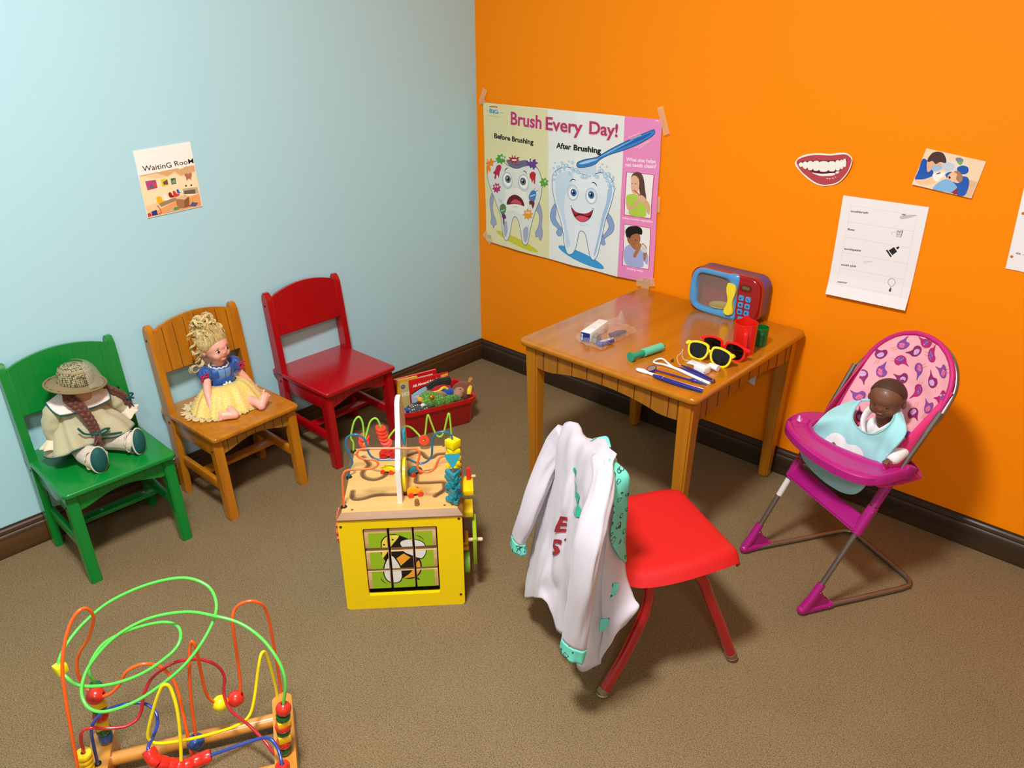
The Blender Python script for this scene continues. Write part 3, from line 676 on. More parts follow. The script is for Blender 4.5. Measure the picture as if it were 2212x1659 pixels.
    BL = [(-0.167, -0.027, 0.052), (-0.163, -0.027, 0.111), (-0.157, -0.027, 0.150), (-0.138, -0.02, 0.171), (-0.103, -0.02, 0.182), (-0.068, -0.02, 0.176), (-0.048, -0.03, 0.163), (-0.041, -0.05, 0.152), (-0.046, -0.08, 0.149), (-0.052, -0.1, 0.150), (-0.052, -0.11, 0.146), (-0.043, -0.12, 0.131), (-0.020, -0.12, 0.110), (0.001, -0.12, 0.099), (0.032, -0.11, 0.095), (0.083, -0.11, 0.103), (0.134, -0.11, 0.109), (0.155, -0.12, 0.112), (0.167, -0.14, 0.100), (0.171, -0.165, 0.086), (0.172, -0.172, 0.054)]
    for pts, c, nm, r in ((G, '5fcf52', 'lime', .0031), (O1, 'f2621a', 'orange', .0031), (O2, 'ee5a1c', 'orange2', .0031), (YW, 'f8e616', 'yellow', .0031), (RD, 'b8232e', 'red', .0031), (BL, '24439f', 'blue', .0031)):
        part('wire', M().tube(crom(pts, 8), r, 12), mat('maze_wire_'+nm, c, .25, coat=.5), t, nm.rstrip('2')+' bent wire')
    cr, cy, cg, cb = mat('maze_bead_red', 'cc2a1c', .3, coat=.5), mat('maze_bead_yellow', 'efc810', .35, coat=.4), mat('maze_bead_green', '0e5a2c', .35, coat=.4), mat('maze_bead_blue', '1f4f92', .3, coat=.5)
    def ballb(c, r, m, ax=(0, 0, 1)):
        mx = Vector(ax).normalized().to_track_quat('Z', 'Y').to_matrix().to_4x4(); mx.translation = c
        pr = [(r*math.sin(a), r*math.cos(a)) for a in [R(22)+k*R(136)/12 for k in range(13)]]
        part('bead', M().lathe([(r*.30, r*.90)]+pr+[(r*.30, -r*.90)], 26, mx, close=True), m, t)
    def cubeb(c, s, m, a, h=None): part('bead', M().box((0, 0, 0), (s, s, h or s*.8), bev=s*.06, mx=T(*c, 0, 0, a)), m, t)
    def discb(c, r, h, m, ax=(0, 0, 1), nm=None):
        mx = Vector(ax).normalized().to_track_quat('Z', 'Y').to_matrix().to_4x4(); mx.translation = c
        part('bead', M().lathe([(.0045, -h/2), (r*.9, -h/2), (r, -h*.25), (r, h*.25), (r*.9, h/2), (.0045, h/2)], 26, mx, close=True), m, t)
    # right stack on the green wire
    ballb((.186, -.108, .168), .0145, cr, (.1, 0, 1)); discb((.183, -.108, .150), .0135, .013, cg, (.1, 0, 1)); cubeb((.181, -.108, .137), .023, cy, 15, .014)
    discb((.180, -.108, .125), .0150, .012, cr); discb((.179, -.108, .112), .0130, .012, cg); cubeb((.178, -.108, .098), .023, cy, 10, .017); discb((.176, -.108, .082), .0140, .014, cr); discb((.175, -.108, .066), .014, .014, cg)
    # left stack
    ballb((-.144, .000, .199), .0165, cr, (1, -.2, .1)); discb((-.149, .023, .198), .0135, .012, cg); ballb((-.1495, .023, .181), .0135, cr)
    cubeb((-.151, .023, .162), .023, cy, 20, .022); discb((-.153, .023, .143), .0125, .013, cg); ballb((-.154, .023, .127), .0145, cr); cubeb((-.156, .023, .107), .023, cy, 12, .020); discb((-.157, .023, .089), .0135, .014, cg); discb((-.157, .023, .070), .013, .020, cb)
    # loose ones
    cubeb((-.188, .010, .272), .019, mat('maze_bead_bright_yellow', 'f2e014', .35, coat=.4), 40, .018)
    ballb((.064, -.009, .119), .0155, mat('maze_bead_bright_yellow', ''), (1, .3, -.3)); ballb((.092, 0, .112), .0165, cr, (1, 0, .5))
    ballb((.013, -.05, .076), .0165, cb, (.1, .1, 1))
    for i in range(5): discb((-.1805+.0012*i, -.05, .066+.0115*i), .0145, .0105, mat('maze_bead_yellow', ''), (.15, 0, 1))
    S = crom([(-0.052, -0.11, 0.146), (-0.043, -0.12, 0.131), (-0.020, -0.12, 0.110), (0.001, -0.12, 0.099), (0.032, -0.11, 0.095), (0.06, -0.11, 0.099)], 10)
    idx = [3, 9, 15, 21, 27, 32, 37, 42, 47]
    for i in idx[:8]:
        ax = (S[i+1]-S[i-1]); discb(S[i], .0125, .0175 if i < 25 else .0165, mat('maze_bead_scarlet', 'd9261c', .3, coat=.5), ax)
    discb((.171, -.165, .084), .0135, .013, cr, (0, .3, 1)); discb((.172, -.169, .068), .013, .013, cg)
    part('wire_cap', M().ball((-.1665, -.027, .057), (.0065, .0065, .004)), mat('cap_black', '1d1d22', .4), t)
maze()
# ================================================================ papers on the walls
def poster():
    t = thing('poster', 'large tooth-brushing poster with two cartoon teeth taped to the orange wall', 'poster', (.4365, 0, .783))
    a = Art(.00003)
    a.base([(-.388, .273), (.391, .2545), (.393, -.271), (.24, -.272), (.05, -.270), (-.16, -.262), (-.395, -.249)], 'eceade')
    a.poly([(-0.3879,0.2733),(-0.0729,0.2617),(-0.0657,-0.2636),(-0.3947,-0.2492)],'e4dfae')
    a.poly([(-0.0729,0.2617),(0.2528,0.2579),(0.2496,-0.2748),(-0.0657,-0.2636)],'eef0ec')
    a.poly([(0.2528,0.2579),(0.3913,0.2545),(0.3931,-0.2714),(0.2495,-0.2735)],'ee8fc4')
    a.poly([(-0.3554,0.2612),(-0.3123,0.261),(-0.3125,0.2577),(-0.3555,0.2578)],'c2281f')
    a.textfit('my',-0.3687,0.2416,0.0131137,0.0060,'5aa7d8',-2.62,0)
    a.textfit('BiG',-0.3545,0.2381,0.0431511,0.0143,'2f93d2',-2.79,0.0006)
    a.textfit('world',-0.3113,0.239,0.0255031,0.0057,'5aa7d8',-0.90,0)
    a.stroke([(-0.3631,0.228),(-0.2972,0.2263)],0.0007,'555533')
    a.ell(-0.2278,-0.2253,0.1116,0.0150,'cfc93a',rot=-12)
    a.ell(0.0847,-0.2331,0.1078,0.0185,'3f9fdc',rot=-12)
    a.blob([(-0.0359,-0.0565),(-0.0556,-0.0806),(-0.0625,-0.11),(-0.0498,-0.1325),(-0.0268,-0.1446),(-0.0154,-0.154),(-0.0042,-0.1435),(-0.0213,-0.1284),(-0.0356,-0.1107),(-0.0328,-0.0907)],'8fa9d8',4,'35507e',0.0015)
    a.blob([(-0.0155,-0.1452),(-0.003,-0.1522),(-0.0062,-0.1681),(-0.0209,-0.1726),(-0.0313,-0.163),(-0.0268,-0.1513)],'8fa9d8',4,'35507e',0.0013)
    a.blob([(0.1917,-0.0588),(0.2124,-0.0704),(0.2262,-0.0974),(0.2198,-0.1232),(0.1951,-0.1437),(0.18,-0.1554),(0.1719,-0.1473),(0.1919,-0.1274),(0.2038,-0.1047),(0.1953,-0.0852)],'8fa9d8',4,'35507e',0.0015)
    a.blob([(0.1796,-0.144),(0.1879,-0.1575),(0.191,-0.1698),(0.1781,-0.174),(0.1688,-0.1627),(0.1705,-0.1496)],'8fa9d8',4,'35507e',0.0013)
    a.blob([(-0.0503,0.0229),(-0.0448,0.0487),(-0.0173,0.0679),(0.0153,0.0772),(0.0528,0.0705),(0.0847,0.0594),(0.1211,0.061),(0.1615,0.071),(0.1968,0.0646),(0.2175,0.043),(0.2215,0.0077),(0.2062,-0.0426),(0.1901,-0.0818),(0.1789,-0.1251),(0.1701,-0.1689),(0.1585,-0.2139),(0.1432,-0.2348),(0.1268,-0.2237),(0.115,-0.1863),(0.1032,-0.1493),(0.0895,-0.1384),(0.0761,-0.1447),(0.0687,-0.1807),(0.0583,-0.2132),(0.0419,-0.2302),(0.0222,-0.2281),(0.0077,-0.1948),(-0.0013,-0.1475),(-0.0158,-0.1058),(-0.0342,-0.0605),(-0.0473,-0.0192)],'e8f1f8',4,'35507e',0.0022)
    a.blob([(-0.0363,0.0202),(-0.0226,0.0467),(0.0155,0.0628),(0.0478,0.0578),(0.0377,0.0197),(0.0164,-0.0077),(0.0062,-0.0683),(0.0181,-0.1315),(0.0358,-0.1947),(0.0191,-0.2063),(0.01,-0.1546),(-0.0075,-0.096),(-0.0275,-0.0511)],'cfe2f2',4)
    a.blob([(0.2078,0.038),(0.2141,0.0068),(0.1987,-0.0436),(0.1826,-0.0869),(0.169,-0.1393),(0.1505,-0.2109),(0.1425,-0.2122),(0.1588,-0.1451),(0.1721,-0.0801),(0.1904,-0.0243),(0.1962,0.0168)],'a9c9ea',4)
    a.ell(-0.0395,0.0866,0.0034,0.0025,'b5d6ee',line='5c93c4',lw=0.0007)
    a.ell(-0.0405,0.0872,0.0012,0.0009,'e9f5fc')
    a.ell(-0.0066,0.0903,0.0049,0.0037,'b5d6ee',line='5c93c4',lw=0.0007)
    a.ell(-0.0081,0.0913,0.0017,0.0013,'e9f5fc')
    a.ell(0.0247,0.0964,0.0037,0.0028,'b5d6ee',line='5c93c4',lw=0.0007)
    a.ell(0.0235,0.0971,0.0013,0.0010,'e9f5fc')
    a.ell(0.0418,0.0938,0.0059,0.0045,'b5d6ee',line='5c93c4',lw=0.0007)
    a.ell(0.04,0.095,0.0020,0.0015,'e9f5fc')
    a.ell(-0.0449,0.0674,0.0044,0.0034,'b5d6ee',line='5c93c4',lw=0.0007)
    a.ell(-0.0462,0.0683,0.0015,0.0011,'e9f5fc')
    a.ell(-0.0228,0.0716,0.0077,0.0057,'b5d6ee',line='5c93c4',lw=0.0007)
    a.ell(-0.0251,0.0731,0.0027,0.0020,'e9f5fc')
    a.ell(0.0017,0.078,0.0108,0.0082,'b5d6ee',line='5c93c4',lw=0.0007)
    a.ell(-0.0016,0.0801,0.0038,0.0029,'e9f5fc')
    a.ell(0.0152,0.0813,0.0087,0.0064,'b5d6ee',line='5c93c4',lw=0.0007)
    a.ell(0.0126,0.083,0.0030,0.0023,'e9f5fc')
    a.ell(-0.0365,0.0474,0.0096,0.0071,'b5d6ee',line='5c93c4',lw=0.0007)
    a.ell(-0.0393,0.0493,0.0033,0.0024,'e9f5fc')
    a.ell(-0.0172,0.0597,0.0083,0.0062,'b5d6ee',line='5c93c4',lw=0.0007)
    a.ell(-0.0197,0.0613,0.0029,0.0022,'e9f5fc')
    a.ell(-0.0503,0.025,0.0045,0.0034,'b5d6ee',line='5c93c4',lw=0.0007)
    a.ell(-0.0517,0.0259,0.0016,0.0012,'e9f5fc')
    a.ell(-0.0419,0.028,0.0055,0.0042,'b5d6ee',line='5c93c4',lw=0.0007)
    a.ell(-0.0436,0.0291,0.0020,0.0015,'e9f5fc')
    a.ell(0.0056,0.0668,0.0050,0.0037,'b5d6ee',line='5c93c4',lw=0.0007)
    a.ell(0.0042,0.0678,0.0017,0.0013,'e9f5fc')
    a.ell(0.0317,0.0554,0.0060,0.0045,'b5d6ee',line='5c93c4',lw=0.0007)
    a.ell(0.0299,0.0566,0.0021,0.0016,'e9f5fc')
    a.ell(0.0421,0.0736,0.0076,0.0056,'b5d6ee',line='5c93c4',lw=0.0007)
    a.ell(0.0399,0.0751,0.0026,0.0020,'e9f5fc')
    a.ell(0.0608,0.0705,0.0096,0.0072,'b5d6ee',line='5c93c4',lw=0.0007)
    a.ell(0.0579,0.0724,0.0034,0.0025,'e9f5fc')
    a.ell(0.0476,0.0659,0.0053,0.0041,'b5d6ee',line='5c93c4',lw=0.0007)
    a.ell(0.046,0.067,0.0019,0.0014,'e9f5fc')
    a.ell(0.0689,0.0639,0.0073,0.0057,'b5d6ee',line='5c93c4',lw=0.0007)
    a.ell(0.0666,0.0654,0.0026,0.0020,'e9f5fc')
    a.ell(0.0865,0.0502,0.0075,0.0057,'b5d6ee',line='5c93c4',lw=0.0007)
    a.ell(0.0843,0.0517,0.0026,0.0020,'e9f5fc')
    a.ell(0.0996,0.0516,0.0099,0.0076,'b5d6ee',line='5c93c4',lw=0.0007)
    a.ell(0.0965,0.0536,0.0035,0.0027,'e9f5fc')
    a.ell(0.116,0.0573,0.0063,0.0048,'b5d6ee',line='5c93c4',lw=0.0007)
    a.ell(0.1141,0.0585,0.0022,0.0017,'e9f5fc')
    a.ell(0.1339,0.0623,0.0072,0.0056,'b5d6ee',line='5c93c4',lw=0.0007)
    a.ell(0.1317,0.0637,0.0025,0.0020,'e9f5fc')
    a.ell(0.1468,0.0564,0.0082,0.0062,'b5d6ee',line='5c93c4',lw=0.0007)
    a.ell(0.1443,0.058,0.0029,0.0022,'e9f5fc')
    a.ell(0.1563,0.0764,0.0060,0.0048,'b5d6ee',line='5c93c4',lw=0.0007)
    a.ell(0.1544,0.0777,0.0021,0.0016,'e9f5fc')
    a.ell(0.1673,0.0775,0.0080,0.0062,'b5d6ee',line='5c93c4',lw=0.0007)
    a.ell(0.1648,0.0791,0.0028,0.0022,'e9f5fc')
    a.ell(0.1792,0.0688,0.0074,0.0059,'b5d6ee',line='5c93c4',lw=0.0007)
    a.ell(0.1769,0.0703,0.0026,0.0021,'e9f5fc')
    a.ell(0.168,0.0992,0.0035,0.0027,'b5d6ee',line='5c93c4',lw=0.0007)
    a.ell(0.1669,0.1,0.0012,0.0010,'e9f5fc')
    a.ell(0.1872,0.0931,0.0039,0.0031,'b5d6ee',line='5c93c4',lw=0.0007)
    a.ell(0.186,0.094,0.0014,0.0011,'e9f5fc')
    a.ell(0.1845,0.0614,0.0089,0.0070,'b5d6ee',line='5c93c4',lw=0.0007)
    a.ell(0.1817,0.0632,0.0032,0.0025,'e9f5fc')
    a.ell(0.1956,0.0684,0.0095,0.0074,'b5d6ee',line='5c93c4',lw=0.0007)
    a.ell(0.1927,0.0704,0.0033,0.0026,'e9f5fc')
    a.ell(0.1925,0.0483,0.0069,0.0056,'b5d6ee',line='5c93c4',lw=0.0007)
    a.ell(0.1903,0.0497,0.0025,0.0020,'e9f5fc')
    a.ell(0.2167,0.0619,0.0044,0.0035,'b5d6ee',line='5c93c4',lw=0.0007)
    a.ell(0.2153,0.0628,0.0016,0.0012,'e9f5fc')
    a.ell(0.2076,0.0439,0.0074,0.0060,'b5d6ee',line='5c93c4',lw=0.0007)
    a.ell(0.2053,0.0455,0.0026,0.0021,'e9f5fc')
    a.ell(0.2127,0.0386,0.0095,0.0074,'b5d6ee',line='5c93c4',lw=0.0007)
    a.ell(0.2098,0.0405,0.0033,0.0026,'e9f5fc')
    a.ell(0.2005,0.0341,0.0060,0.0047,'b5d6ee',line='5c93c4',lw=0.0007)
    a.ell(0.1987,0.0353,0.0021,0.0016,'e9f5fc')
    a.ell(0.2231,0.027,0.0049,0.0039,'b5d6ee',line='5c93c4',lw=0.0007)
    a.ell(0.2216,0.028,0.0017,0.0014,'e9f5fc')
    a.ell(0.2035,0.0236,0.0044,0.0036,'b5d6ee',line='5c93c4',lw=0.0007)
    a.ell(0.2021,0.0245,0.0016,0.0013,'e9f5fc')
    a.ell(0.216,0.0547,0.0049,0.0039,'b5d6ee',line='5c93c4',lw=0.0007)
    a.ell(0.2145,0.0557,0.0017,0.0014,'e9f5fc')
    a.ell(0.1584,0.0885,0.0035,0.0027,'b5d6ee',line='5c93c4',lw=0.0007)
    a.ell(0.1573,0.0892,0.0012,0.0010,'e9f5fc')
    a.ell(0.0463,-0.0076,0.0250,0.0271,'d7e6f3',line='6d93bd',lw=0.0012)
    a.ell(0.0469,-0.0101,0.0192,0.0218,'fbfdfd',line='6d93bd',lw=0.0006)
    a.ell(0.1258,-0.0104,0.0241,0.0271,'d7e6f3',line='6d93bd',lw=0.0012)
    a.ell(0.1264,-0.0128,0.0185,0.0213,'fbfdfd',line='6d93bd',lw=0.0006)
    a.ell(0.0506,-0.0071,0.0123,0.0123,'2f6cb0',line='1b2c52',lw=0.0014)
    a.ell(0.0506,-0.0071,0.0059,0.0062,'0c1626')
    a.ell(0.0462,-0.0035,0.0027,0.0029,'ffffff')
    a.ell(0.1262,-0.0067,0.0121,0.0123,'2f6cb0',line='1b2c52',lw=0.0014)
    a.ell(0.1262,-0.0067,0.0058,0.0062,'0c1626')
    a.ell(0.1219,-0.003,0.0026,0.0028,'ffffff')
    a.curve([(0.0295,0.025),(0.0401,0.0357),(0.0508,0.0384),(0.0605,0.0337)],0.0035,'1a1a26',taper=True)
    a.curve([(0.1229,0.0329),(0.1347,0.0362),(0.1451,0.0305),(0.1479,0.0227)],0.0035,'1a1a26',taper=True)
    a.blob([(0.0401,-0.0597),(0.0611,-0.074),(0.0933,-0.0761),(0.1196,-0.0684),(0.134,-0.0569),(0.1253,-0.0823),(0.1073,-0.0995),(0.0833,-0.1059),(0.0615,-0.0974),(0.0476,-0.08)],'5e0e16',4,'35507e',0.0015)
    a.blob([(0.0587,-0.0935),(0.0775,-0.0837),(0.1042,-0.0852),(0.1176,-0.0897),(0.0993,-0.1019),(0.0779,-0.1049)],'e0506a',4)
    a.blob([(0.0424,-0.0616),(0.0611,-0.0753),(0.0719,-0.0768),(0.0558,-0.0832)],'c81e26',4)
    a.blob([(0.0934,-0.0773),(0.1197,-0.0705),(0.131,-0.0606),(0.1225,-0.0764),(0.1041,-0.0818)],'c81e26',4)
    a.curve([(0.0325,-0.0586),(0.039,-0.0548),(0.0434,-0.0601)],0.002,'35507e',taper=True)
    a.curve([(0.1286,-0.0526),(0.1359,-0.0525),(0.1382,-0.0588)],0.002,'35507e',taper=True)
    a.curve([(0.0727,-0.1151),(0.0917,-0.1175),(0.1129,-0.1094)],0.0013,'7d9cc4',taper=True)
    a.poly([(0.0716,0.0824),(0.1403,0.1007),(0.1453,0.0714),(0.1288,0.0586),(0.1056,0.0586),(0.0795,0.0601)],'d3e3f0')
    a.stroke([(0.0727,0.0805),(0.0816,0.0591)],0.0004,'8fb0d0')
    a.stroke([(0.0779,0.0818),(0.0863,0.0596)],0.0004,'8fb0d0')
    a.stroke([(0.0831,0.0831),(0.091,0.06)],0.0004,'8fb0d0')
    a.stroke([(0.0883,0.0844),(0.0957,0.0605)],0.0004,'8fb0d0')
    a.stroke([(0.0935,0.0856),(0.1004,0.0609)],0.0004,'8fb0d0')
    a.stroke([(0.0986,0.0869),(0.105,0.0614)],0.0004,'8fb0d0')
    a.stroke([(0.1038,0.0882),(0.1097,0.0619)],0.0004,'8fb0d0')
    a.stroke([(0.1089,0.0895),(0.1143,0.0623)],0.0004,'8fb0d0')
    a.stroke([(0.114,0.0907),(0.1189,0.0628)],0.0004,'8fb0d0')
    a.stroke([(0.1191,0.092),(0.1236,0.0632)],0.0004,'8fb0d0')
    a.stroke([(0.1242,0.0933),(0.1282,0.0637)],0.0004,'8fb0d0')
    a.stroke([(0.1293,0.0945),(0.1328,0.0642)],0.0004,'8fb0d0')
    a.stroke([(0.1343,0.0958),(0.1374,0.0646)],0.0004,'8fb0d0')
    a.stroke([(0.1394,0.097),(0.1419,0.0651)],0.0004,'8fb0d0')
    a.blob([(0.0619,0.0916),(0.0691,0.0995),(0.0991,0.1101),(0.1397,0.1191),(0.1692,0.1345),(0.2029,0.1526),(0.2592,0.1795),(0.3136,0.203),(0.3576,0.2211),(0.3665,0.2209),(0.3651,0.2089),(0.3415,0.1928),(0.2971,0.17),(0.2464,0.1503),(0.1988,0.1342),(0.1599,0.1162),(0.1378,0.0977),(0.1049,0.0855),(0.0738,0.0806),(0.0632,0.0836)],'3b86cf',4,'1d3f86',0.0022)
    a.blob([(0.1693,0.1306),(0.2127,0.1514),(0.2825,0.1831),(0.3536,0.2136),(0.3367,0.1979),(0.283,0.1738),(0.2272,0.1518),(0.1841,0.1345)],'1e5fb4',4)
    a.blob([(0.0708,0.0932),(0.0992,0.1049),(0.1348,0.1132),(0.1499,0.1153),(0.1198,0.1028),(0.0891,0.0933)],'a8d2f0',4)
    a.blob([(0.1448,0.1168),(0.1888,0.1399),(0.2502,0.1695),(0.296,0.1896),(0.2504,0.1665),(0.1937,0.1384)],'8cc4ec',4)
    a.curve([(0.0683,0.0873),(0.1047,0.0915),(0.135,0.1053)],0.001,'1d3f86')
    a.stroke([(0.268,0.1914),(0.3132,0.2103)],0.0011,'ffffff')
    a.stroke([(0.2776,0.1872),(0.3181,0.204)],0.0011,'ffffff')
    a.stroke([(0.2976,0.1618),(0.3463,0.1876)],0.0011,'ffffff')
    a.stroke([(0.3115,0.1611),(0.3573,0.1921)],0.0011,'ffffff')
    a.blob([(-0.353,-0.0543),(-0.3686,-0.0839),(-0.3676,-0.121),(-0.3622,-0.1485),(-0.3679,-0.173),(-0.3583,-0.1812),(-0.3522,-0.1922),(-0.3451,-0.1793),(-0.335,-0.1731),(-0.3408,-0.1527),(-0.35,-0.1375),(-0.3554,-0.1101),(-0.3475,-0.0767)],'9fa6c8',4,'4a4f68',0.0015)
    a.blob([(-0.1192,-0.058),(-0.103,-0.0868),(-0.1008,-0.1219),(-0.1033,-0.1491),(-0.0986,-0.1709),(-0.1023,-0.1941),(-0.1112,-0.2037),(-0.1171,-0.1896),(-0.1291,-0.1937),(-0.132,-0.1759),(-0.1199,-0.156),(-0.1138,-0.1282),(-0.1166,-0.1063),(-0.1312,-0.086)],'9fa6c8',4,'4a4f68',0.0015)
    a.blob([(-0.3761,0.0115),(-0.3649,0.0441),(-0.3354,0.0645),(-0.2915,0.0684),(-0.2671,0.0575),(-0.2186,0.0498),(-0.1766,0.0658),(-0.1472,0.0769),(-0.1156,0.0544),(-0.1002,0.022),(-0.0981,-0.0078),(-0.1075,-0.0479),(-0.1313,-0.0949),(-0.1496,-0.1422),(-0.1591,-0.18),(-0.1688,-0.2183),(-0.1825,-0.2321),(-0.1965,-0.2227),(-0.2052,-0.1869),(-0.2155,-0.1469),(-0.2319,-0.1299),(-0.2479,-0.1468),(-0.2585,-0.1902),(-0.2721,-0.2243),(-0.2883,-0.2287),(-0.3017,-0.2013),(-0.3083,-0.1505),(-0.3291,-0.1021),(-0.353,-0.0543),(-0.3697,-0.0196)],'dfe3dc',4,'4a4f68',0.0022)
    a.blob([(-0.2824,-0.0372),(-0.2324,-0.0227),(-0.1781,-0.0298),(-0.1668,-0.0727),(-0.1916,-0.1163),(-0.2345,-0.1083),(-0.2845,-0.1057)],'f0efe4',4)
    a.blob([(-0.2959,-0.1628),(-0.2797,-0.1559),(-0.2743,-0.1878),(-0.2848,-0.2177),(-0.294,-0.2049)],'a8aec6',4)
    a.blob([(-0.1926,-0.1758),(-0.174,-0.1593),(-0.1652,-0.1809),(-0.178,-0.2198),(-0.1902,-0.2124)],'a8aec6',4)
    a.blob([(-0.2715,0.0745),(-0.2482,0.0774),(-0.2181,0.0749),(-0.1822,0.0823),(-0.1617,0.079),(-0.1707,0.0642),(-0.1945,0.0577),(-0.2186,0.0498),(-0.2488,0.0548),(-0.2639,0.0621)],'6d6a86',4,'4a4f68',0.0012)
    a.curve([(-0.2485,0.0657),(-0.2184,0.0619),(-0.1884,0.0698)],0.0025,'6e3c14',taper=True)
    a.blob([(-0.2839,0.0778),(-0.2775,0.0699),(-0.2912,0.067),(-0.2968,0.0575),(-0.3069,0.0631),(-0.3205,0.0591),(-0.3193,0.0691),(-0.3306,0.0738),(-0.3189,0.0804),(-0.3194,0.0902),(-0.306,0.0885),(-0.2955,0.0959),(-0.2905,0.0873),(-0.2769,0.0869)],'4f9f2a',3,'2c6b18',0.0007)
    a.blob([(-0.2139,0.0839),(-0.2064,0.0786),(-0.2196,0.0761),(-0.2222,0.0688),(-0.2332,0.0719),(-0.2445,0.0668),(-0.2467,0.0737),(-0.2601,0.0739),(-0.2522,0.0805),(-0.2598,0.0859),(-0.2463,0.0883),(-0.2437,0.0956),(-0.2327,0.0924),(-0.2216,0.0974),(-0.2193,0.0906),(-0.2062,0.0904)],'b8182a',3,'7a0e1c',0.0007)
    a.blob([(-0.1289,0.0719),(-0.1274,0.0634),(-0.1419,0.0641),(-0.1527,0.0569),(-0.159,0.0643),(-0.1741,0.0639),(-0.1673,0.0724),(-0.1752,0.0792),(-0.1603,0.0824),(-0.1552,0.0911),(-0.1436,0.0866),(-0.1295,0.0906),(-0.1297,0.0819),(-0.1172,0.0784)],'6b3a8c',3,'452060',0.0007)
    a.blob([(-0.3447,0.056),(-0.3438,0.047),(-0.3568,0.0473),(-0.3678,0.041),(-0.372,0.0492),(-0.3839,0.052),(-0.3751,0.0599),(-0.3759,0.0689),(-0.3629,0.0685),(-0.352,0.0747),(-0.3478,0.0666),(-0.336,0.0638)],'ee8a1c',3,'b8620c',0.0007)
    a.blob([(-0.3777,0.0474),(-0.363,0.0442),(-0.3559,0.0315),(-0.364,0.0217),(-0.3688,0.0303),(-0.3735,0.0118),(-0.3785,0.0158),(-0.3815,0.0335)],'ee8a1c',4)
    a.blob([(-0.1589,0.0759),(-0.1357,0.0695),(-0.1184,0.0592),(-0.1299,0.0616),(-0.1387,0.0522),(-0.1473,0.0642),(-0.1561,0.0655)],'6b3a8c',4)
    a.ell(-0.2984,0.0818,0.0050,0.0044,'f4f6f0')
    a.ell(-0.2972,0.0815,0.0019,0.0017,'18181c')
    a.ell(-0.2879,0.0818,0.0050,0.0044,'f4f6f0')
    a.ell(-0.2867,0.0815,0.0019,0.0017,'18181c')
    a.ell(-0.2479,0.0904,0.0049,0.0043,'f4f6f0')
    a.ell(-0.2467,0.0901,0.0018,0.0017,'18181c')
    a.ell(-0.2345,0.0924,0.0048,0.0043,'f4f6f0')
    a.ell(-0.2333,0.0921,0.0018,0.0017,'18181c')
    a.ell(-0.2207,0.0918,0.0048,0.0043,'f4f6f0')
    a.ell(-0.2195,0.0915,0.0018,0.0017,'18181c')
    a.ell(-0.1599,0.0822,0.0047,0.0042,'f4f6f0')
    a.ell(-0.1588,0.0818,0.0018,0.0017,'18181c')
    a.ell(-0.1471,0.0846,0.0047,0.0042,'f4f6f0')
    a.ell(-0.1459,0.0842,0.0017,0.0017,'18181c')
    a.ell(-0.3659,0.0663,0.0051,0.0044,'f4f6f0')
    a.ell(-0.3646,0.0659,0.0019,0.0018,'18181c')
    a.poly([(-0.2451,0.0803),(-0.2191,0.0825),(-0.2228,0.0766),(-0.241,0.0755)],'f2ece0')
    a.blob([(-0.3221,0.0502),(-0.3044,0.0541),(-0.2998,0.0435),(-0.3085,0.0271),(-0.3136,0.0066),(-0.3184,0.015),(-0.3246,0.0166),(-0.3303,0.0004),(-0.3378,0.0041),(-0.3342,0.0157),(-0.3435,0.0215),(-0.3336,0.0314)],'c21a44',4,'8a0e2c',0.0007)
    a.blob([(-0.1564,0.0355),(-0.1429,0.0454),(-0.129,0.0395),(-0.1303,0.0253),(-0.1316,0.0036),(-0.1363,0.0053),(-0.1396,0.0179),(-0.145,0.0065),(-0.149,0.0169),(-0.1548,0.0228)],'c01c30',4,'8a0e1c',0.0007)
    a.blob([(-0.3122,-0.0342),(-0.3081,-0.0426),(-0.3193,-0.0437),(-0.3239,-0.0532),(-0.3315,-0.0471),(-0.3421,-0.0521),(-0.3415,-0.0423),(-0.352,-0.0399),(-0.3435,-0.0323),(-0.3476,-0.0238),(-0.3362,-0.0228),(-0.3317,-0.0134),(-0.3241,-0.0195),(-0.3136,-0.0146),(-0.3141,-0.0242),(-0.3039,-0.0267)],'c22a6c',3,'8a1a48',0.0007)
    a.blob([(-0.0746,0.0128),(-0.0704,0.0052),(-0.0811,0.0034),(-0.0862,-0.005),(-0.0934,0.0008),(-0.1041,-0.002),(-0.1024,0.007),(-0.1105,0.012),(-0.1011,0.0173),(-0.1006,0.0262),(-0.0906,0.024),(-0.0819,0.0301),(-0.0788,0.0219),(-0.0685,0.0207)],'5aa42c',3,'33701a',0.0007)
    a.blob([(-0.1532,-0.1154),(-0.1498,-0.1245),(-0.1615,-0.125),(-0.1671,-0.1347),(-0.1743,-0.1277),(-0.1857,-0.1323),(-0.1841,-0.122),(-0.1946,-0.1187),(-0.1851,-0.1112),(-0.1885,-0.102),(-0.1768,-0.1016),(-0.1712,-0.092),(-0.164,-0.0989),(-0.1528,-0.0945),(-0.1543,-0.1046),(-0.144,-0.1079)],'f09c28',3,'c06c10',0.0007)
    a.ell(-0.334,-0.0285,0.0045,0.0041,'f4f6f0')
    a.ell(-0.3334,-0.0289,0.0020,0.0018,'18181c')
    a.ell(-0.3212,-0.0271,0.0045,0.0041,'f4f6f0')
    a.ell(-0.3206,-0.0275,0.0019,0.0018,'18181c')
    a.ell(-0.0842,0.0172,0.0040,0.0039,'f4f6f0')
    a.ell(-0.0837,0.0169,0.0017,0.0017,'18181c')
    a.ell(-0.1745,-0.1072,0.0043,0.0041,'f4f6f0')
    a.ell(-0.1739,-0.1076,0.0018,0.0018,'18181c')
    a.ell(-0.1636,-0.1067,0.0042,0.0041,'f4f6f0')
    a.ell(-0.163,-0.1071,0.0018,0.0018,'18181c')
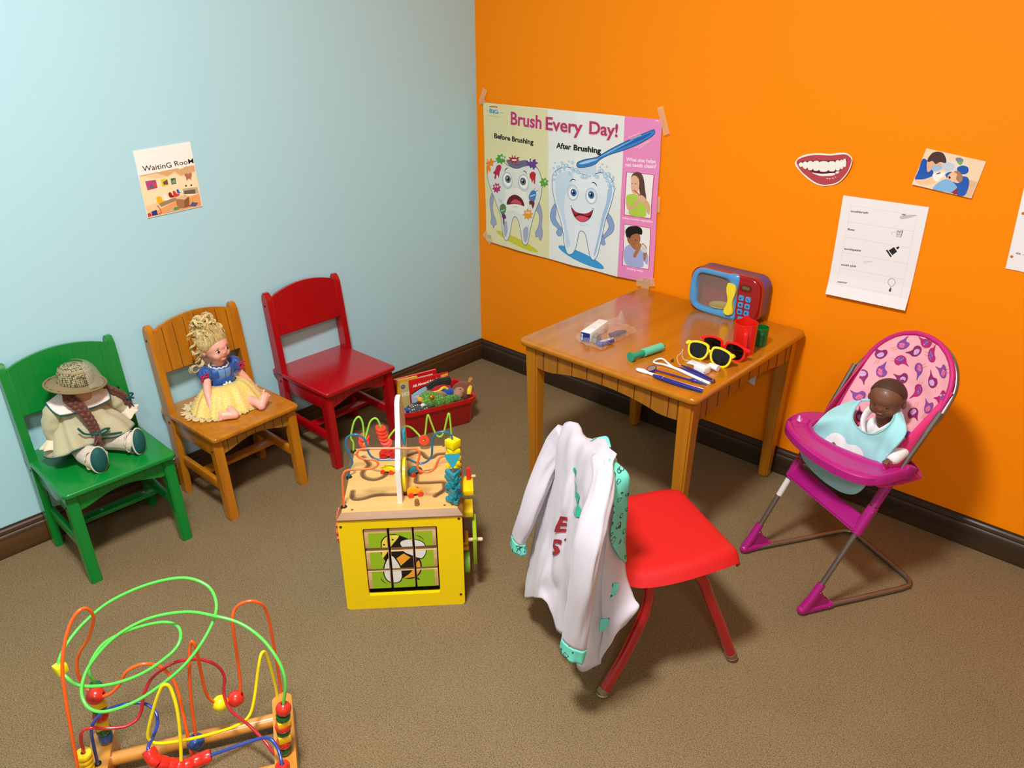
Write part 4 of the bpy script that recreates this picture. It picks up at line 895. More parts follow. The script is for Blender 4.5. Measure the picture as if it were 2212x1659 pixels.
    a.blob([(-0.3131,-0.1024),(-0.2999,-0.0902),(-0.2841,-0.0942),(-0.2815,-0.1099),(-0.2948,-0.131),(-0.3076,-0.1295),(-0.3148,-0.1165)],'4a8a5a',4,'2a4a3a',0.0008)
    a.curve([(-0.3088,-0.1088),(-0.2906,-0.0996)],0.003,'d0402a')
    a.curve([(-0.3092,-0.1204),(-0.2878,-0.1107)],0.003,'e8e0c0')
    a.blob([(-0.3031,-0.1289),(-0.2853,-0.1311),(-0.2819,-0.1446),(-0.2903,-0.1481),(-0.2929,-0.1708),(-0.298,-0.1678),(-0.2998,-0.147),(-0.3048,-0.1407)],'6a2a6a',4)
    a.curve([(-0.3094,-0.0904),(-0.3153,-0.0751),(-0.3219,-0.0805)],0.0016,'6b3020',taper=True)
    a.curve([(-0.3081,-0.088),(-0.3038,-0.0737)],0.0018,'6b3020',taper=True)
    a.blob([(-0.1573,-0.0362),(-0.1424,-0.0214),(-0.1278,-0.0263),(-0.1297,-0.044),(-0.1399,-0.065),(-0.1535,-0.0644),(-0.1617,-0.0522)],'3f7fc8',4,'26406a',0.0008)
    a.curve([(-0.1557,-0.0448),(-0.1308,-0.0353)],0.003,'e6eef6')
    a.curve([(-0.1576,-0.0561),(-0.1356,-0.0477)],0.002,'d03a3a')
    a.blob([(-0.1606,-0.0631),(-0.1369,-0.0624),(-0.1394,-0.0804),(-0.146,-0.0879),(-0.1518,-0.0731),(-0.1579,-0.0783)],'6b2a1c',4)
    a.curve([(-0.1377,-0.0209),(-0.1306,-0.0105)],0.002,'6b3020',taper=True)
    a.curve([(-0.1307,-0.0253),(-0.116,-0.0184)],0.002,'6b3020',taper=True)
    a.ell(-0.2688,0.0009,0.0266,0.0306,'cfd8e0',line='7888a0',lw=0.0012)
    a.ell(-0.2674,0.0037,0.0218,0.0252,'fafaf6',line='7888a0',lw=0.0006)
    a.ell(-0.1866,0.0012,0.0254,0.0299,'cfd8e0',line='7888a0',lw=0.0012)
    a.ell(-0.1853,0.004,0.0211,0.0246,'fafaf6',line='7888a0',lw=0.0006)
    a.ell(-0.2649,0.0067,0.0143,0.0132,'6c7480',line='23262e',lw=0.0014)
    a.ell(-0.2649,0.0067,0.0075,0.0070,'101216')
    a.ell(-0.2691,0.0102,0.0031,0.0027,'ffffff')
    a.ell(-0.1883,0.0063,0.0139,0.0132,'6c7480',line='23262e',lw=0.0014)
    a.ell(-0.1883,0.0063,0.0072,0.0070,'101216')
    a.ell(-0.1924,0.0098,0.0030,0.0026,'ffffff')
    a.curve([(-0.2846,0.0295),(-0.2749,0.0427),(-0.2625,0.0483)],0.0034,'1a1a20',taper=True)
    a.curve([(-0.19,0.0439),(-0.177,0.0421),(-0.17,0.0312)],0.0034,'1a1a20',taper=True)
    a.blob([(-0.2764,-0.0886),(-0.2644,-0.0644),(-0.2392,-0.0493),(-0.2147,-0.0496),(-0.1937,-0.0627),(-0.1862,-0.0841),(-0.2032,-0.0817),(-0.2338,-0.0811),(-0.2588,-0.0864)],'6a0c14',4,'4a4f68',0.0015)
    a.blob([(-0.2555,-0.0815),(-0.2334,-0.0652),(-0.206,-0.0695),(-0.2001,-0.0804),(-0.2276,-0.078)],'d8485c',4)
    a.curve([(-0.2498,-0.0989),(-0.2279,-0.0916),(-0.2083,-0.0959)],0.0013,'8890a8',taper=True)
    a.curve([(-0.2751,-0.0454),(-0.2862,-0.058),(-0.2846,-0.0691)],0.001,'8890a8',taper=True)
    a.textfit('What else helps',0.2656,0.1196,0.111318,0.0114,'fff6fb',1.03,0.0003)
    a.textfit('get teeth clean?',0.2622,0.102,0.117575,0.0117,'fff6fb',2.05,0.0003)
    a.poly([(0.2698,0.0847),(0.3735,0.0854),(0.3715,-0.0548),(0.2679,-0.0556)],'f4f1ec')
    a.stroke([(0.2698,0.0847),(0.3735,0.0854),(0.3715,-0.0548),(0.2679,-0.0556)],0.0028,'b81e6a',closed=True)
    a.poly([(0.268,-0.0873),(0.3712,-0.0865),(0.3742,-0.2259),(0.2692,-0.2289)],'f4f1ec')
    a.stroke([(0.268,-0.0873),(0.3712,-0.0865),(0.3742,-0.2259),(0.2692,-0.2289)],0.0028,'b81e6a',closed=True)
    a.blob([(0.274,0.0059),(0.2917,0.0158),(0.3154,0.0166),(0.3393,0.0097),(0.3636,-0.0068),(0.3675,-0.0297),(0.3563,-0.0371),(0.3508,-0.0241),(0.3502,-0.0517),(0.2882,-0.0529),(0.2892,-0.026),(0.2756,-0.0257)],'b4d44a',4)
    a.blob([(0.2929,0.08),(0.3112,0.0887),(0.3278,0.0835),(0.3383,0.0636),(0.3448,0.0336),(0.3511,0.0072),(0.3402,-0.0039),(0.3303,0.0047),(0.3214,0.0348),(0.3081,0.0604),(0.2891,0.0623)],'5d4030',4)
    a.blob([(0.2909,0.0721),(0.3049,0.0762),(0.3182,0.0653),(0.3209,0.0425),(0.3151,0.0224),(0.3036,0.0164),(0.292,0.0276),(0.2888,0.0506)],'e8b698',4)
    a.ell(0.2936,0.0504,0.0019,0.0015,'3a2018')
    a.ell(0.3063,0.0506,0.0024,0.0015,'3a2018')
    a.curve([(0.2957,0.0288),(0.3015,0.0279),(0.307,0.0309)],0.0016,'a83838')
    a.blob([(0.2756,-0.0257),(0.2748,-0.0099),(0.294,-0.0254),(0.3164,-0.0009),(0.3274,0.0122),(0.3371,0.0075),(0.3218,-0.012),(0.2945,-0.0361),(0.2826,-0.0376)],'e2ad8c',4)
    a.blob([(0.3352,0.0014),(0.3537,0.0036),(0.3656,-0.0222),(0.3659,-0.0417),(0.3574,-0.0389),(0.348,-0.0166)],'e2ad8c',4)
    a.curve([(0.3033,0.0289),(0.32,0.0191),(0.3397,0.0039)],0.0042,'e0501c')
    a.blob([(0.3159,0.0089),(0.3319,0.0166),(0.3438,0.0122),(0.3515,0.0014),(0.3404,-0.0077),(0.3259,-0.0017)],'e6b494',4)
    a.textfit('eating crunchy vegetables',0.2593,-0.0694,0.119514,0.0066,'fff6fb',0.86,0.0001)
    a.blob([(0.2724,-0.1734),(0.2961,-0.1529),(0.321,-0.1613),(0.3502,-0.1647),(0.3678,-0.1782),(0.3675,-0.2113),(0.3525,-0.2015),(0.348,-0.2232),(0.2825,-0.2244)],'a9b2e0',4)
    a.blob([(0.2826,-0.1302),(0.3034,-0.1086),(0.3277,-0.1111),(0.3346,-0.1304),(0.3277,-0.1519),(0.3165,-0.1682),(0.2987,-0.1566),(0.2859,-0.1462)],'a86a44',4)
    a.blob([(0.2749,-0.1067),(0.2903,-0.0922),(0.3215,-0.0877),(0.3387,-0.0953),(0.3384,-0.1135),(0.3182,-0.1125),(0.2993,-0.1215),(0.2925,-0.1328),(0.2812,-0.1325),(0.2746,-0.1191)],'1c1512',4)
    a.ell(0.3156,-0.1354,0.0029,0.0016,'1a1210')
    a.ell(0.2862,-0.1338,0.0040,0.0049,'9c603c')
    a.blob([(0.3155,-0.1498),(0.332,-0.143),(0.3406,-0.1498),(0.327,-0.181),(0.3181,-0.195),(0.309,-0.1903),(0.3188,-0.1658)],'b0744c',4)
    a.blob([(0.3416,-0.1415),(0.3563,-0.1473),(0.3618,-0.1587),(0.3619,-0.1833),(0.3563,-0.2008),(0.3491,-0.1855),(0.3502,-0.1647)],'b0744c',4)
    a.blob([(0.3435,-0.1494),(0.3489,-0.1444),(0.3619,-0.1607),(0.3592,-0.1714),(0.3482,-0.1712),(0.3407,-0.1663)],'d8d4da',4)
    a.textfit('drinking water',0.2869,-0.2407,0.0665217,0.0065,'fff6fb',1.46,0.0001)
    a.stroke([(0.2881,-0.264),(0.3539,-0.2629)],0.0005,'9a4a80')
    a.stroke([(-0.368,-0.2538),(-0.2128,-0.2559)],0.0006,'8a8a70')
    a.poly([(-0.3902,-0.2242),(-0.3654,-0.2234),(-0.3674,-0.2382),(-0.3894,-0.2377)],'b8b290')
    a.curve([(0.3655,0.2474),(0.3754,0.2508),(0.3813,0.2475)],0.002,'fff6fb',taper=True)
    a.textfit('Brush',-0.2449,0.2041,0.141578,0.0437,'f6d8e4',-2.87,0.0034)
    a.textfit('Every',-0.0812,0.1955,0.162736,0.0426,'f6d8e4',-1.20,0.0034)
    a.textfit('Day!',0.112,0.1949,0.114332,0.0395,'f6d8e4',-1.35,0.0034)
    a.textfit('Brush',-0.2449,0.2041,0.141578,0.0437,'b83a66',-2.87,0.0014)
    a.textfit('Every',-0.0812,0.1955,0.162736,0.0426,'b83a66',-1.20,0.0014)
    a.textfit('Day!',0.112,0.1949,0.114332,0.0395,'b83a66',-1.35,0.0014)
    a.textfit('Before',-0.3339,0.1498,0.0816081,0.0172,'17171a',-2.95,0.0009)
    a.textfit('Brushing',-0.2416,0.1451,0.101009,0.0172,'17171a',-2.67,0.0009)
    a.textfit('After',-0.0332,0.137,0.0663012,0.0180,'17171a',-0.35,0.001)
    a.textfit('Brushing',0.0474,0.1369,0.111828,0.0176,'17171a',-1.28,0.001)

    cx = [-.226, -.068, .055, .150, .255]; cy = [.115, .0, -.12]
    def warp(x, y):
        h = .0055-.0018*(abs(x+.226) < .0)  # lies a few millimetres off the wall between folds
        k = [-.395, -.226, -.068, .055, .150, .255, .395]; v = [0, .0045, -.0005, .004, .0, .003, 0]
        for i in range(6):
            if x <= k[i+1] or i == 5:
                u = (x-k[i])/(k[i+1]-k[i]); h += v[i]*(1-u)+v[i+1]*u; break
        k = [-.275, -.12, 0, .115, .275]; v = [.002, -.001, .002, -.001, .0]
        for i in range(4):
            if y <= k[i+1] or i == 3:
                u = (y-k[i])/(k[i+1]-k[i]); h += v[i]*(1-u)+v[i+1]*u; break
        return h
    a.part('poster_sheet', t, creases=[('x', v) for v in cx]+[('y', v) for v in cy], warp=warp,
           mx=Matrix.Translation((0, -.0012, 0)) @ Matrix.Rotation(R(90), 4, 'X') @ Matrix.Rotation(R(1.5), 4, 'Z'))
    TP = mat('clear_tape', 'fbd9ae', .25, alpha=.28, spec=.6)
    for x, z, w, h, r in ((-.392, .285, .022, .055, -25), (-.398, .268, .03, .018, 20), (.392, .262, .022, .085, 22), (.372, -.262, .075, .028, 12), (.375, -.268, .03, .045, -10), (-.378, -.245, .03, .05, 48), (.400, .005, .010, .05, 2)):
        part('tape', M().box((0, 0, 0), (w, h, .0003), mx=Matrix.Translation((0, -.0105, 0)) @ Matrix.Rotation(R(90), 4, 'X') @ T(x, z, 0, 0, 0, r)), TP, t)
poster()
def card():
    a = Art(.00005)
    a.base([(-.080, .0895), (.0803, .0939), (.0808, -.087), (-.081, -.0908)], 'f6f4ee', .0008)
    a.poly([(-0.0781,0.0248),(0.0786,0.03),(0.0785,-0.0856),(-0.0802,-0.0889)],'f3cf9e')
    a.poly([(-0.0781,0.0248),(0.0786,0.03),(0.0792,0.0128),(0.0359,0.0071),(0.0196,0.0218),(-0.002,0.0107),(-0.0307,0.0235),(-0.0711,0.0222)],'d9ad78')
    a.poly([(0.0325,0.0291),(0.0455,0.0295),(0.049,0.0266),(0.0332,0.0251)],'f8f0e0')
    a.blob([(-0.0803,0.0117),(-0.067,0.0201),(-0.0397,0.0113),(-0.0022,0.0099),(0.0183,0.0159),(0.0368,0.0038),(0.0772,0.0069),(0.0772,-0.05),(0.0079,-0.0474),(-0.0481,-0.0546),(-0.0833,-0.0513)],'fbe3b8',4)
    a.poly([(-0.0393,-0.0718),(0.0053,-0.0595),(0.0789,-0.0503),(0.0785,-0.0856),(-0.0802,-0.0889),(-0.0629,-0.0782)],'e9a566')
    a.poly([(-0.0656,0.0079),(-0.0367,0.007),(-0.0362,-0.0151),(-0.065,-0.0171)],'b04a78')
    a.poly([(-0.0578,-0.007),(-0.0463,-0.0043),(-0.0449,-0.0121),(-0.0574,-0.0123)],'5a6a80')
    a.poly([(-0.046,-0.0028),(-0.0378,-0.0011),(-0.0382,-0.0102),(-0.0461,-0.0104)],'d84a3c')
    a.poly([(-0.0231,0.0064),(-0.0041,0.0049),(-0.0044,-0.0135),(-0.0234,-0.0142)],'d2ce3a')
    a.poly([(-0.0183,-0.002),(-0.0053,0.0028),(-0.005,-0.0103),(-0.0176,-0.0098)],'7a4a4a')
    a.poly([(0.0048,0.0038),(0.0186,0.0036),(0.0179,-0.0125),(0.004,-0.013)],'2f6b4a')
    a.poly([(0.0073,-0.0038),(0.0151,0.0011),(0.0171,-0.0085),(0.0076,-0.0116)],'8aa090')
    a.blob([(0.047,0.0092),(0.0514,0.0108),(0.0568,0.0088),(0.063,0.0109),(0.0675,0.0084),(0.0661,0.0016),(0.063,-0.005),(0.0626,-0.0111),(0.0601,-0.0068),(0.0547,-0.0052),(0.0489,-0.009),(0.0484,0.0005),(0.046,0.0047)],'b07058',4)
    a.poly([(0.0416,-0.0203),(0.0469,-0.0208),(0.0461,-0.0248),(0.0412,-0.0243)],'1c1a1a')
    a.poly([(0.0571,-0.0213),(0.0625,-0.0218),(0.0617,-0.0258),(0.0568,-0.0253)],'1c1a1a')
    a.poly([(0.0323,-0.0289),(0.076,-0.0315),(0.0772,-0.05),(0.0315,-0.0445)],'bfae90')
    a.poly([(0.0352,-0.0349),(0.0682,-0.0365),(0.0674,-0.0483),(0.0341,-0.0441)],'6a604c')
    a.blob([(-0.0459,-0.0411),(-0.0381,-0.0378),(-0.0311,-0.0421),(-0.0305,-0.05),(-0.0223,-0.053),(-0.0281,-0.0574),(-0.0393,-0.0577),(-0.0454,-0.0527)],'f2b818',4)
    a.blob([(-0.025,-0.0362),(-0.0175,-0.0383),(-0.0145,-0.0466),(-0.0071,-0.0495),(-0.0142,-0.0526),(-0.0236,-0.0512)],'f6f0e4',4)
    a.blob([(-0.0101,-0.0349),(-0.0034,-0.0322),(-0.0002,-0.0398),(0.0048,-0.0469),(-0.008,-0.0462)],'8c2420',4)
    a.blob([(0.003,-0.0325),(0.0084,-0.0303),(0.013,-0.0389),(0.022,-0.0428),(0.0128,-0.0475),(0.0036,-0.0451)],'d83a24',4)
    a.blob([(0.0143,-0.029),(0.0202,-0.0284),(0.0219,-0.0357),(0.0261,-0.0388),(0.0162,-0.0395)],'2f6cc0',4)
    a.poly([(-0.0424,-0.0572),(0.001,-0.0493),(0.0092,-0.0492),(0.0064,-0.0582),(-0.0383,-0.0673)],'a08468')
    a.poly([(0.0076,-0.0529),(0.0342,-0.0473),(0.0464,-0.0526),(0.0451,-0.0667),(0.0406,-0.0802),(0.0252,-0.0822),(0.009,-0.0808),(0.0067,-0.0645)],'a87850')
    a.poly([(0.0076,-0.0529),(0.0261,-0.0467),(0.0465,-0.0523),(0.0316,-0.0595)],'e6bc98')
    a.poly([(0.0315,-0.0603),(0.0463,-0.0529),(0.0422,-0.0805),(0.026,-0.082)],'8a5c38')
    a.poly([(-0.0257,-0.0829),(0.0024,-0.0732),(0.0102,-0.0826),(-0.0169,-0.087)],'c8b488')
    a.blob([(-0.0033,-0.0769),(0.0068,-0.0756),(0.0102,-0.0826),(-0.0031,-0.0833)],'4aa05a',4)
    a.poly([(0.0406,-0.0802),(0.0527,-0.0704),(0.07,-0.0752),(0.0601,-0.0838)],'5a5a8c')
    a.stroke([(-0.0479,-0.0608),(-0.0423,-0.0712),(-0.0401,-0.0826),(-0.0487,-0.0856)],0.0022,'b8482c')
    a.poly([(-0.0676,-0.075),(-0.0521,-0.0725),(-0.0513,-0.0867),(-0.068,-0.0869)],'223a7c')
    a.poly([(-0.0786,-0.0784),(-0.0704,-0.0768),(-0.0696,-0.0871),(-0.0792,-0.0883)],'c8404c')

    a.textfit('WaitinG', -.0655, .0340, .0800, .0140, '171014', -.5, .00012); a.textfit('RooM', .0245, .0350, .0545, .0135, '171014', 0, .00005)
    a.clip(-.0815, -.0915, .0815, .095)
    o = a.part('wall_card', mx=Matrix.Rotation(R(90), 4, 'Z') @ Matrix.Rotation(R(90), 4, 'X') @ Matrix.Rotation(R(1), 4, 'Z'), warp=lambda x, y: .002)
    tag(o, 'white card reading Waiting Room above a small room picture on the blue wall', 'card', loc=(.0005, -1.209, .9265))
card()
def photo():
    a = Art(.00005)
    a.base([(-.0669, .0454), (.0713, .0434), (.0702, -.0455), (-.0714, -.0453)], 'f5efe6', .0006)
    a.poly([(-0.0665,0.0444),(0.0702,0.0427),(0.0693,-0.0444),(-0.0701,-0.0444)],'f4d6b4')
    a.poly([(-0.0109,0.0282),(0.0384,0.0289),(0.0404,-0.0124),(-0.0102,-0.0112)],'e8dfd6')
    a.poly([(0.0501,-0.0048),(0.0698,-0.0053),(0.0693,-0.0444),(0.0491,-0.0447)],'e4b896')
    a.blob([(-0.0217,0.0153),(-0.0097,0.0246),(0.0064,0.0216),(0.0082,0.009),(-0.0073,0.0028)],'c8cede',4)
    a.blob([(0.0048,0.0369),(0.0148,0.0404),(0.0237,0.0359),(0.0198,0.026),(0.0112,0.0292)],'7a8a9a',4)
    a.blob([(0.0112,0.0292),(0.0227,0.0318),(0.0206,0.0236)],'7ab04a',4)
    a.blob([(0.0158,0.016),(0.0254,0.0239),(0.0382,0.0224),(0.0424,0.0117),(0.0345,0.0046),(0.0214,0.0068)],'1f58b0',4)
    a.blob([(-0.0048,-0.0046),(0.0048,0.0042),(0.0176,0.0033),(0.0312,-0.0001),(0.0462,-0.0005),(0.0539,-0.0144),(0.0557,-0.0351),(0.0514,-0.0441),(0.0368,-0.0451),(0.0231,-0.0272),(0.0032,-0.0133)],'1f58b0',4)
    a.blob([(-0.0677,0.0183),(-0.056,0.0182),(-0.0374,0.0011),(-0.0321,-0.011),(-0.0363,-0.0254),(-0.0533,-0.0295),(-0.0689,-0.0318),(-0.068,-0.0086)],'1a56b4',4)
    a.blob([(-0.0552,0.0157),(-0.046,0.0191),(-0.0229,0.019),(-0.0199,0.0099),(-0.0358,0.0042),(-0.0417,-0.0052),(-0.0478,-0.0066)],'e8b28c',4)
    a.blob([(-0.0395,0.0073),(-0.0232,0.0123),(-0.0164,0.0073),(-0.0262,-0.0016),(-0.0378,-0.0016)],'9cc4e4',4)
    a.blob([(-0.0549,0.0264),(-0.0498,0.038),(-0.0388,0.0435),(-0.0256,0.0419),(-0.0145,0.03),(-0.0135,0.0211),(-0.0261,0.0209),(-0.034,0.0139),(-0.0436,0.0196),(-0.0512,0.0153),(-0.0555,0.0183)],'4c3430',4)
    a.blob([(-0.068,-0.033),(-0.0488,-0.0271),(-0.034,-0.0168),(-0.0245,-0.0065),(-0.0065,0.0003),(-0.0094,-0.0136),(-0.0202,-0.027),(-0.0325,-0.0367),(-0.0548,-0.0407)],'f2c49c',4)
    a.blob([(-0.0328,-0.0125),(-0.0206,-0.003),(-0.0058,-0.0016),(-0.0109,-0.0167),(-0.0207,-0.0257)],'f6f2ea',4)
    a.poly([(-0.0265,-0.0083),(-0.0183,-0.0024),(-0.0151,-0.0043),(-0.0225,-0.0087)],'2a5a80')
    a.blob([(0.0016,-0.0084),(0.0075,0.0036),(0.0183,0.0087),(0.0308,0.0024),(0.036,-0.0095),(0.0298,-0.0176),(0.0174,-0.0179),(0.0077,-0.0189)],'eec0a0',4)
    a.blob([(0.0118,0.0059),(0.0204,0.0097),(0.0318,0.0027),(0.0364,-0.0094),(0.0317,-0.0158),(0.0218,-0.0089),(0.0208,0.0014)],'b07c5c',4)
    a.blob([(0.0036,-0.0085),(0.007,-0.0066),(0.0098,-0.0104),(0.0069,-0.013)],'5a1210',4)
    a.blob([(-0.0212,-0.0434),(-0.0146,-0.0283),(-0.001,-0.0157),(0.0147,-0.0172),(0.0309,-0.0279),(0.0282,-0.042),(0.0086,-0.0441),(-0.0066,-0.0447)],'7fb4e0',4)
    a.poly([(0.0223,-0.0434),(0.0318,-0.029),(0.0373,-0.0423),(0.0317,-0.0451)],'9a2430')

    a.clip(-.0714, -.0453, .0713, .0454)
    o = a.part('dentist_photo', mx=Matrix.Rotation(R(90), 4, 'X') @ Matrix.Rotation(R(-6), 4, 'Z'), creases=[('y', -.02), ('y', 0)], warp=lambda x, y: .002+.04*max(0, -y)+.06*max(0, -y-.02))
    tag(o, 'small photo print of a dentist in blue treating a child on the orange wall', 'photo', loc=(1.652, -.0005, .989))
photo()
def mouth():
    a = Art(.00005)
    a.base([(p.x, p.y) for p in crom([(x, y, 0) for x, y in [(-0.0797,0.0093),(-0.0744,0.0245),(-0.058,0.0364),(-0.0318,0.0435),(-0.0084,0.0461),(0.0122,0.0469),(0.0318,0.0513),(0.0527,0.0546),(0.0663,0.0506),(0.0765,0.0415),(0.0769,0.0277),(0.0736,0.0119),(0.0676,-0.0015),(0.0563,-0.0185),(0.041,-0.0306),(0.0214,-0.0367),(0.0008,-0.0389),(-0.0215,-0.0331),(-0.0417,-0.0226),(-0.0628,-0.0077)]], 3, True)][::-1], 'f7efe4', .0008)
    a.blob([(-0.075,0.0128),(-0.0712,0.0234),(-0.0542,0.0325),(-0.0311,0.0393),(-0.0076,0.0419),(0.0129,0.0428),(0.0326,0.0469),(0.0521,0.0504),(0.0639,0.0484),(0.0746,0.0399),(0.0738,0.0259),(0.07,0.0087),(0.0602,-0.0081),(0.0483,-0.0224),(0.0266,-0.0325),(0.0032,-0.0357),(-0.019,-0.0299),(-0.0392,-0.0193),(-0.06,-0.0059)],'b84450',3)
    a.blob([(-0.0689,0.0135),(-0.0493,0.0215),(-0.0139,0.027),(0.0238,0.0313),(0.0591,0.0387),(0.0614,0.0314),(0.0576,0.0212),(0.046,0.0057),(0.0304,-0.0047),(0.0016,-0.0098),(-0.0262,-0.0061),(-0.0491,0.0027)],'5c1c28',3)
    a.blob([(-0.0685,0.0115),(-0.0627,0.0165),(-0.0555,0.013),(-0.0553,0.0084),(-0.0606,0.0037),(-0.0671,0.0064)],'f4efe6',3)
    a.blob([(-0.0574,0.0148),(-0.0513,0.0199),(-0.0438,0.0164),(-0.0424,0.0047),(-0.0479,-0),(-0.0547,0.0027)],'f4efe6',3)
    a.blob([(-0.0441,0.0178),(-0.0373,0.0229),(-0.0292,0.0195),(-0.0269,0.0031),(-0.0331,-0.0017),(-0.0405,0.0009)],'f4efe6',3)
    a.blob([(-0.0293,0.0201),(-0.0211,0.0253),(-0.0116,0.0222),(-0.0089,0.0036),(-0.0164,-0.0014),(-0.0253,0.001)],'f4efe6',3)
    a.blob([(-0.0122,0.0209),(-0.0001,0.0266),(0.0134,0.0239),(0.0163,0.0046),(0.0048,-0.0008),(-0.0081,0.0011)],'f4efe6',3)
    a.blob([(0.0128,0.0238),(0.0217,0.0291),(0.032,0.0261),(0.0349,0.0075),(0.0266,0.0025),(0.0169,0.0047)],'f4efe6',3)
    a.blob([(0.0315,0.0288),(0.0372,0.0337),(0.0443,0.0303),(0.0473,0.0113),(0.0422,0.0067),(0.0357,0.0093)],'f4efe6',3)
    a.blob([(0.0435,0.0316),(0.0473,0.0362),(0.0525,0.0326),(0.055,0.0164),(0.0518,0.0121),(0.0472,0.0149)],'f4efe6',3)
    a.blob([(0.0515,0.035),(0.055,0.0396),(0.0599,0.036),(0.062,0.0223),(0.059,0.018),(0.0547,0.0209)],'f4efe6',3)
    a.blob([(-0.0275,-0.0077),(0.0011,-0.007),(0.0326,-0.001),(0.0367,-0.0039),(0.0281,-0.0085),(0.0022,-0.0132),(-0.0131,-0.0117)],'f2ece2',3)
    a.blob([(0.0364,0.0023),(0.0446,0.0056),(0.0466,0.0024),(0.0402,-0.0021)],'f2ece2',3)
    a.ell(0.0174,-0.0179,0.0023,0.0011,'f6dcd8')
    a.ell(0.0239,-0.0176,0.0023,0.0011,'f6dcd8')
    a.ell(0.0322,-0.0148,0.0038,0.0011,'f6dcd8')
    a.ell(0.0392,-0.0113,0.0012,0.0011,'f6dcd8')

    o = a.part('smile_cutout', mx=Matrix.Rotation(R(90), 4, 'X'), creases=[('x', .03), ('x', .055)], warp=lambda x, y: .0018+.08*max(0, x-.03)+.1*max(0, x-.055))
    tag(o, 'paper cutout of red lips with a wide toothy smile on the orange wall', 'cutout', loc=(1.341, -.0005, .955))
mouth()
def sheet():
    a = Art(.00005)
    a.base([(-.1077, .1382), (.1104, .1343), (.1067, -.1404), (-.1098, -.1388)], 'f3eef0', .0006)
    a.stroke([(-0.0828,0.1142),(0.0861,0.1098),(0.0864,-0.1055),(-0.0863,-0.1048)],0.0006,'c9c2c4',closed=True)
    a.stroke([(-0.0836,0.0699),(0.0873,0.0691)],0.0005,'c4bec0')
    a.stroke([(-0.0837,0.0275),(0.0865,0.0248)],0.0005,'c4bec0')
    a.stroke([(-0.0838,-0.0156),(0.0856,-0.0177)],0.0005,'c4bec0')
    a.stroke([(-0.0845,-0.0592),(0.0855,-0.0603)],0.0005,'c4bec0')
    a.textfit('toothbrush',-0.081,0.0965,0.0458279,0.0054,'2c2a2e',2.00,0.0002)
    a.textfit('floss',-0.0813,0.0472,0.0182044,0.0056,'2c2a2e',1.26,0.0002)
    a.textfit('toothpaste',-0.0819,-0.0074,0.0450537,0.0058,'2c2a2e',2.80,0.0002)
    a.textfit('tooth pick',-0.0826,-0.0527,0.0411643,0.0058,'2c2a2e',3.20,0.0002)
    a.textfit('mirror',-0.0834,-0.102,0.0259771,0.0058,'2c2a2e',4.42,0.0002)
    a.blob([(0.0471,0.103),(0.0643,0.1076),(0.0846,0.111),(0.0754,0.1047),(0.0506,0.096)],'c9c6c8',3,'8a888c',0.0004)
    a.ell(0.0542,0.1079,0.0053,0.0014,'77757a')
    a.poly([(0.0448,0.0661),(0.0598,0.0678),(0.058,0.0488),(0.0459,0.0486)],'d8d4d6')
    a.stroke([(0.0448,0.0661),(0.0598,0.0678),(0.058,0.0488),(0.0459,0.0486)],0.0005,'6a686c',closed=True)
    a.stroke([(0.0598,0.0678),(0.0577,0.0487)],0.0012,'2c2a2e')
    a.stroke([(0.0461,0.062),(0.0593,0.0632)],0.0012,'3c3a3e')
    a.stroke([(0.0453,0.0548),(0.0556,0.0569)],0.0008,'5c5a5e')
    a.curve([(0.0437,0.0602),(0.0346,0.0583),(0.0326,0.0543),(0.0368,0.0535)],0.0006,'8a888c')
    a.poly([(0.0271,0.0085),(0.0302,0.0114),(0.0446,-0.0046),(0.0419,-0.0079)],'262428')
    a.poly([(0.0338,0.0097),(0.0455,0.0209),(0.0556,0.0104),(0.0454,-0.0015)],'262428')
    a.poly([(0.0504,0.0206),(0.057,0.0245),(0.0595,0.0212),(0.0546,0.0155)],'262428')
    a.curve([(-0.0259,-0.0327),(-0.0143,-0.0282),(-0.0018,-0.026)],0.0006,'9a989c')
    a.curve([(-0.0225,-0.0357),(-0.0124,-0.0309),(-0.0043,-0.0283)],0.0006,'9a989c')
    a.curve([(0.0552,-0.0632),(0.0637,-0.0669),(0.0662,-0.0745),(0.0592,-0.0849),(0.0498,-0.0792),(0.0482,-0.0705)],0.0009,'3a383c',closed=True)
    a.blob([(0.0572,-0.0862),(0.06,-0.0923),(0.0602,-0.0982),(0.0563,-0.0997),(0.0542,-0.0959),(0.0562,-0.09)],'4a484c',3)

    o = a.part('word_sheet', mx=Matrix.Rotation(R(90), 4, 'X') @ Matrix.Rotation(R(1.4), 4, 'Z'), creases=[('y', v) for v in (-.11, -.08, -.04)], warp=lambda x, y: .002+.03*max(0, -y-.04)+.08*max(0, -y-.08)+.12*max(0, -y-.11))
    tag(o, 'white worksheet listing toothbrush, floss, toothpaste, tooth pick and mirror', 'worksheet', loc=(1.5204, -.0005, .7636))
sheet()
def edge_sheet():
    a = Art(.00005)
    pl = [(-.108, .178), (.108, .174), (.113, -.104), (-.0895, -.1044)]
    a.base(pl, 'f4f0f2', .0006)
    for x, y in ((-.0881, .031), (-.0842, -.0735)): a.ell(x, y, .0034, .0034, 'd96a10', n=16, line='b9b0ac', lw=.0004)
    a.textfit('ADA', -.0781, -.0650, .0105, .0042, '2c2a2e', -3, .0002); a.textfit('American Dental', -.064, -.0655, .036, .0032, '6c6a6e', -3)
    o = a.part('punched_sheet', mx=Matrix.Rotation(R(90), 4, 'X') @ Matrix.Rotation(R(-1), 4, 'Z'), creases=[('x', 0)], warp=lambda x, y: .002)
    tag(o, 'white hole-punched sheet cut off by the right edge of the view', 'sheet', loc=(1.92, -.0005, .885))
edge_sheet()
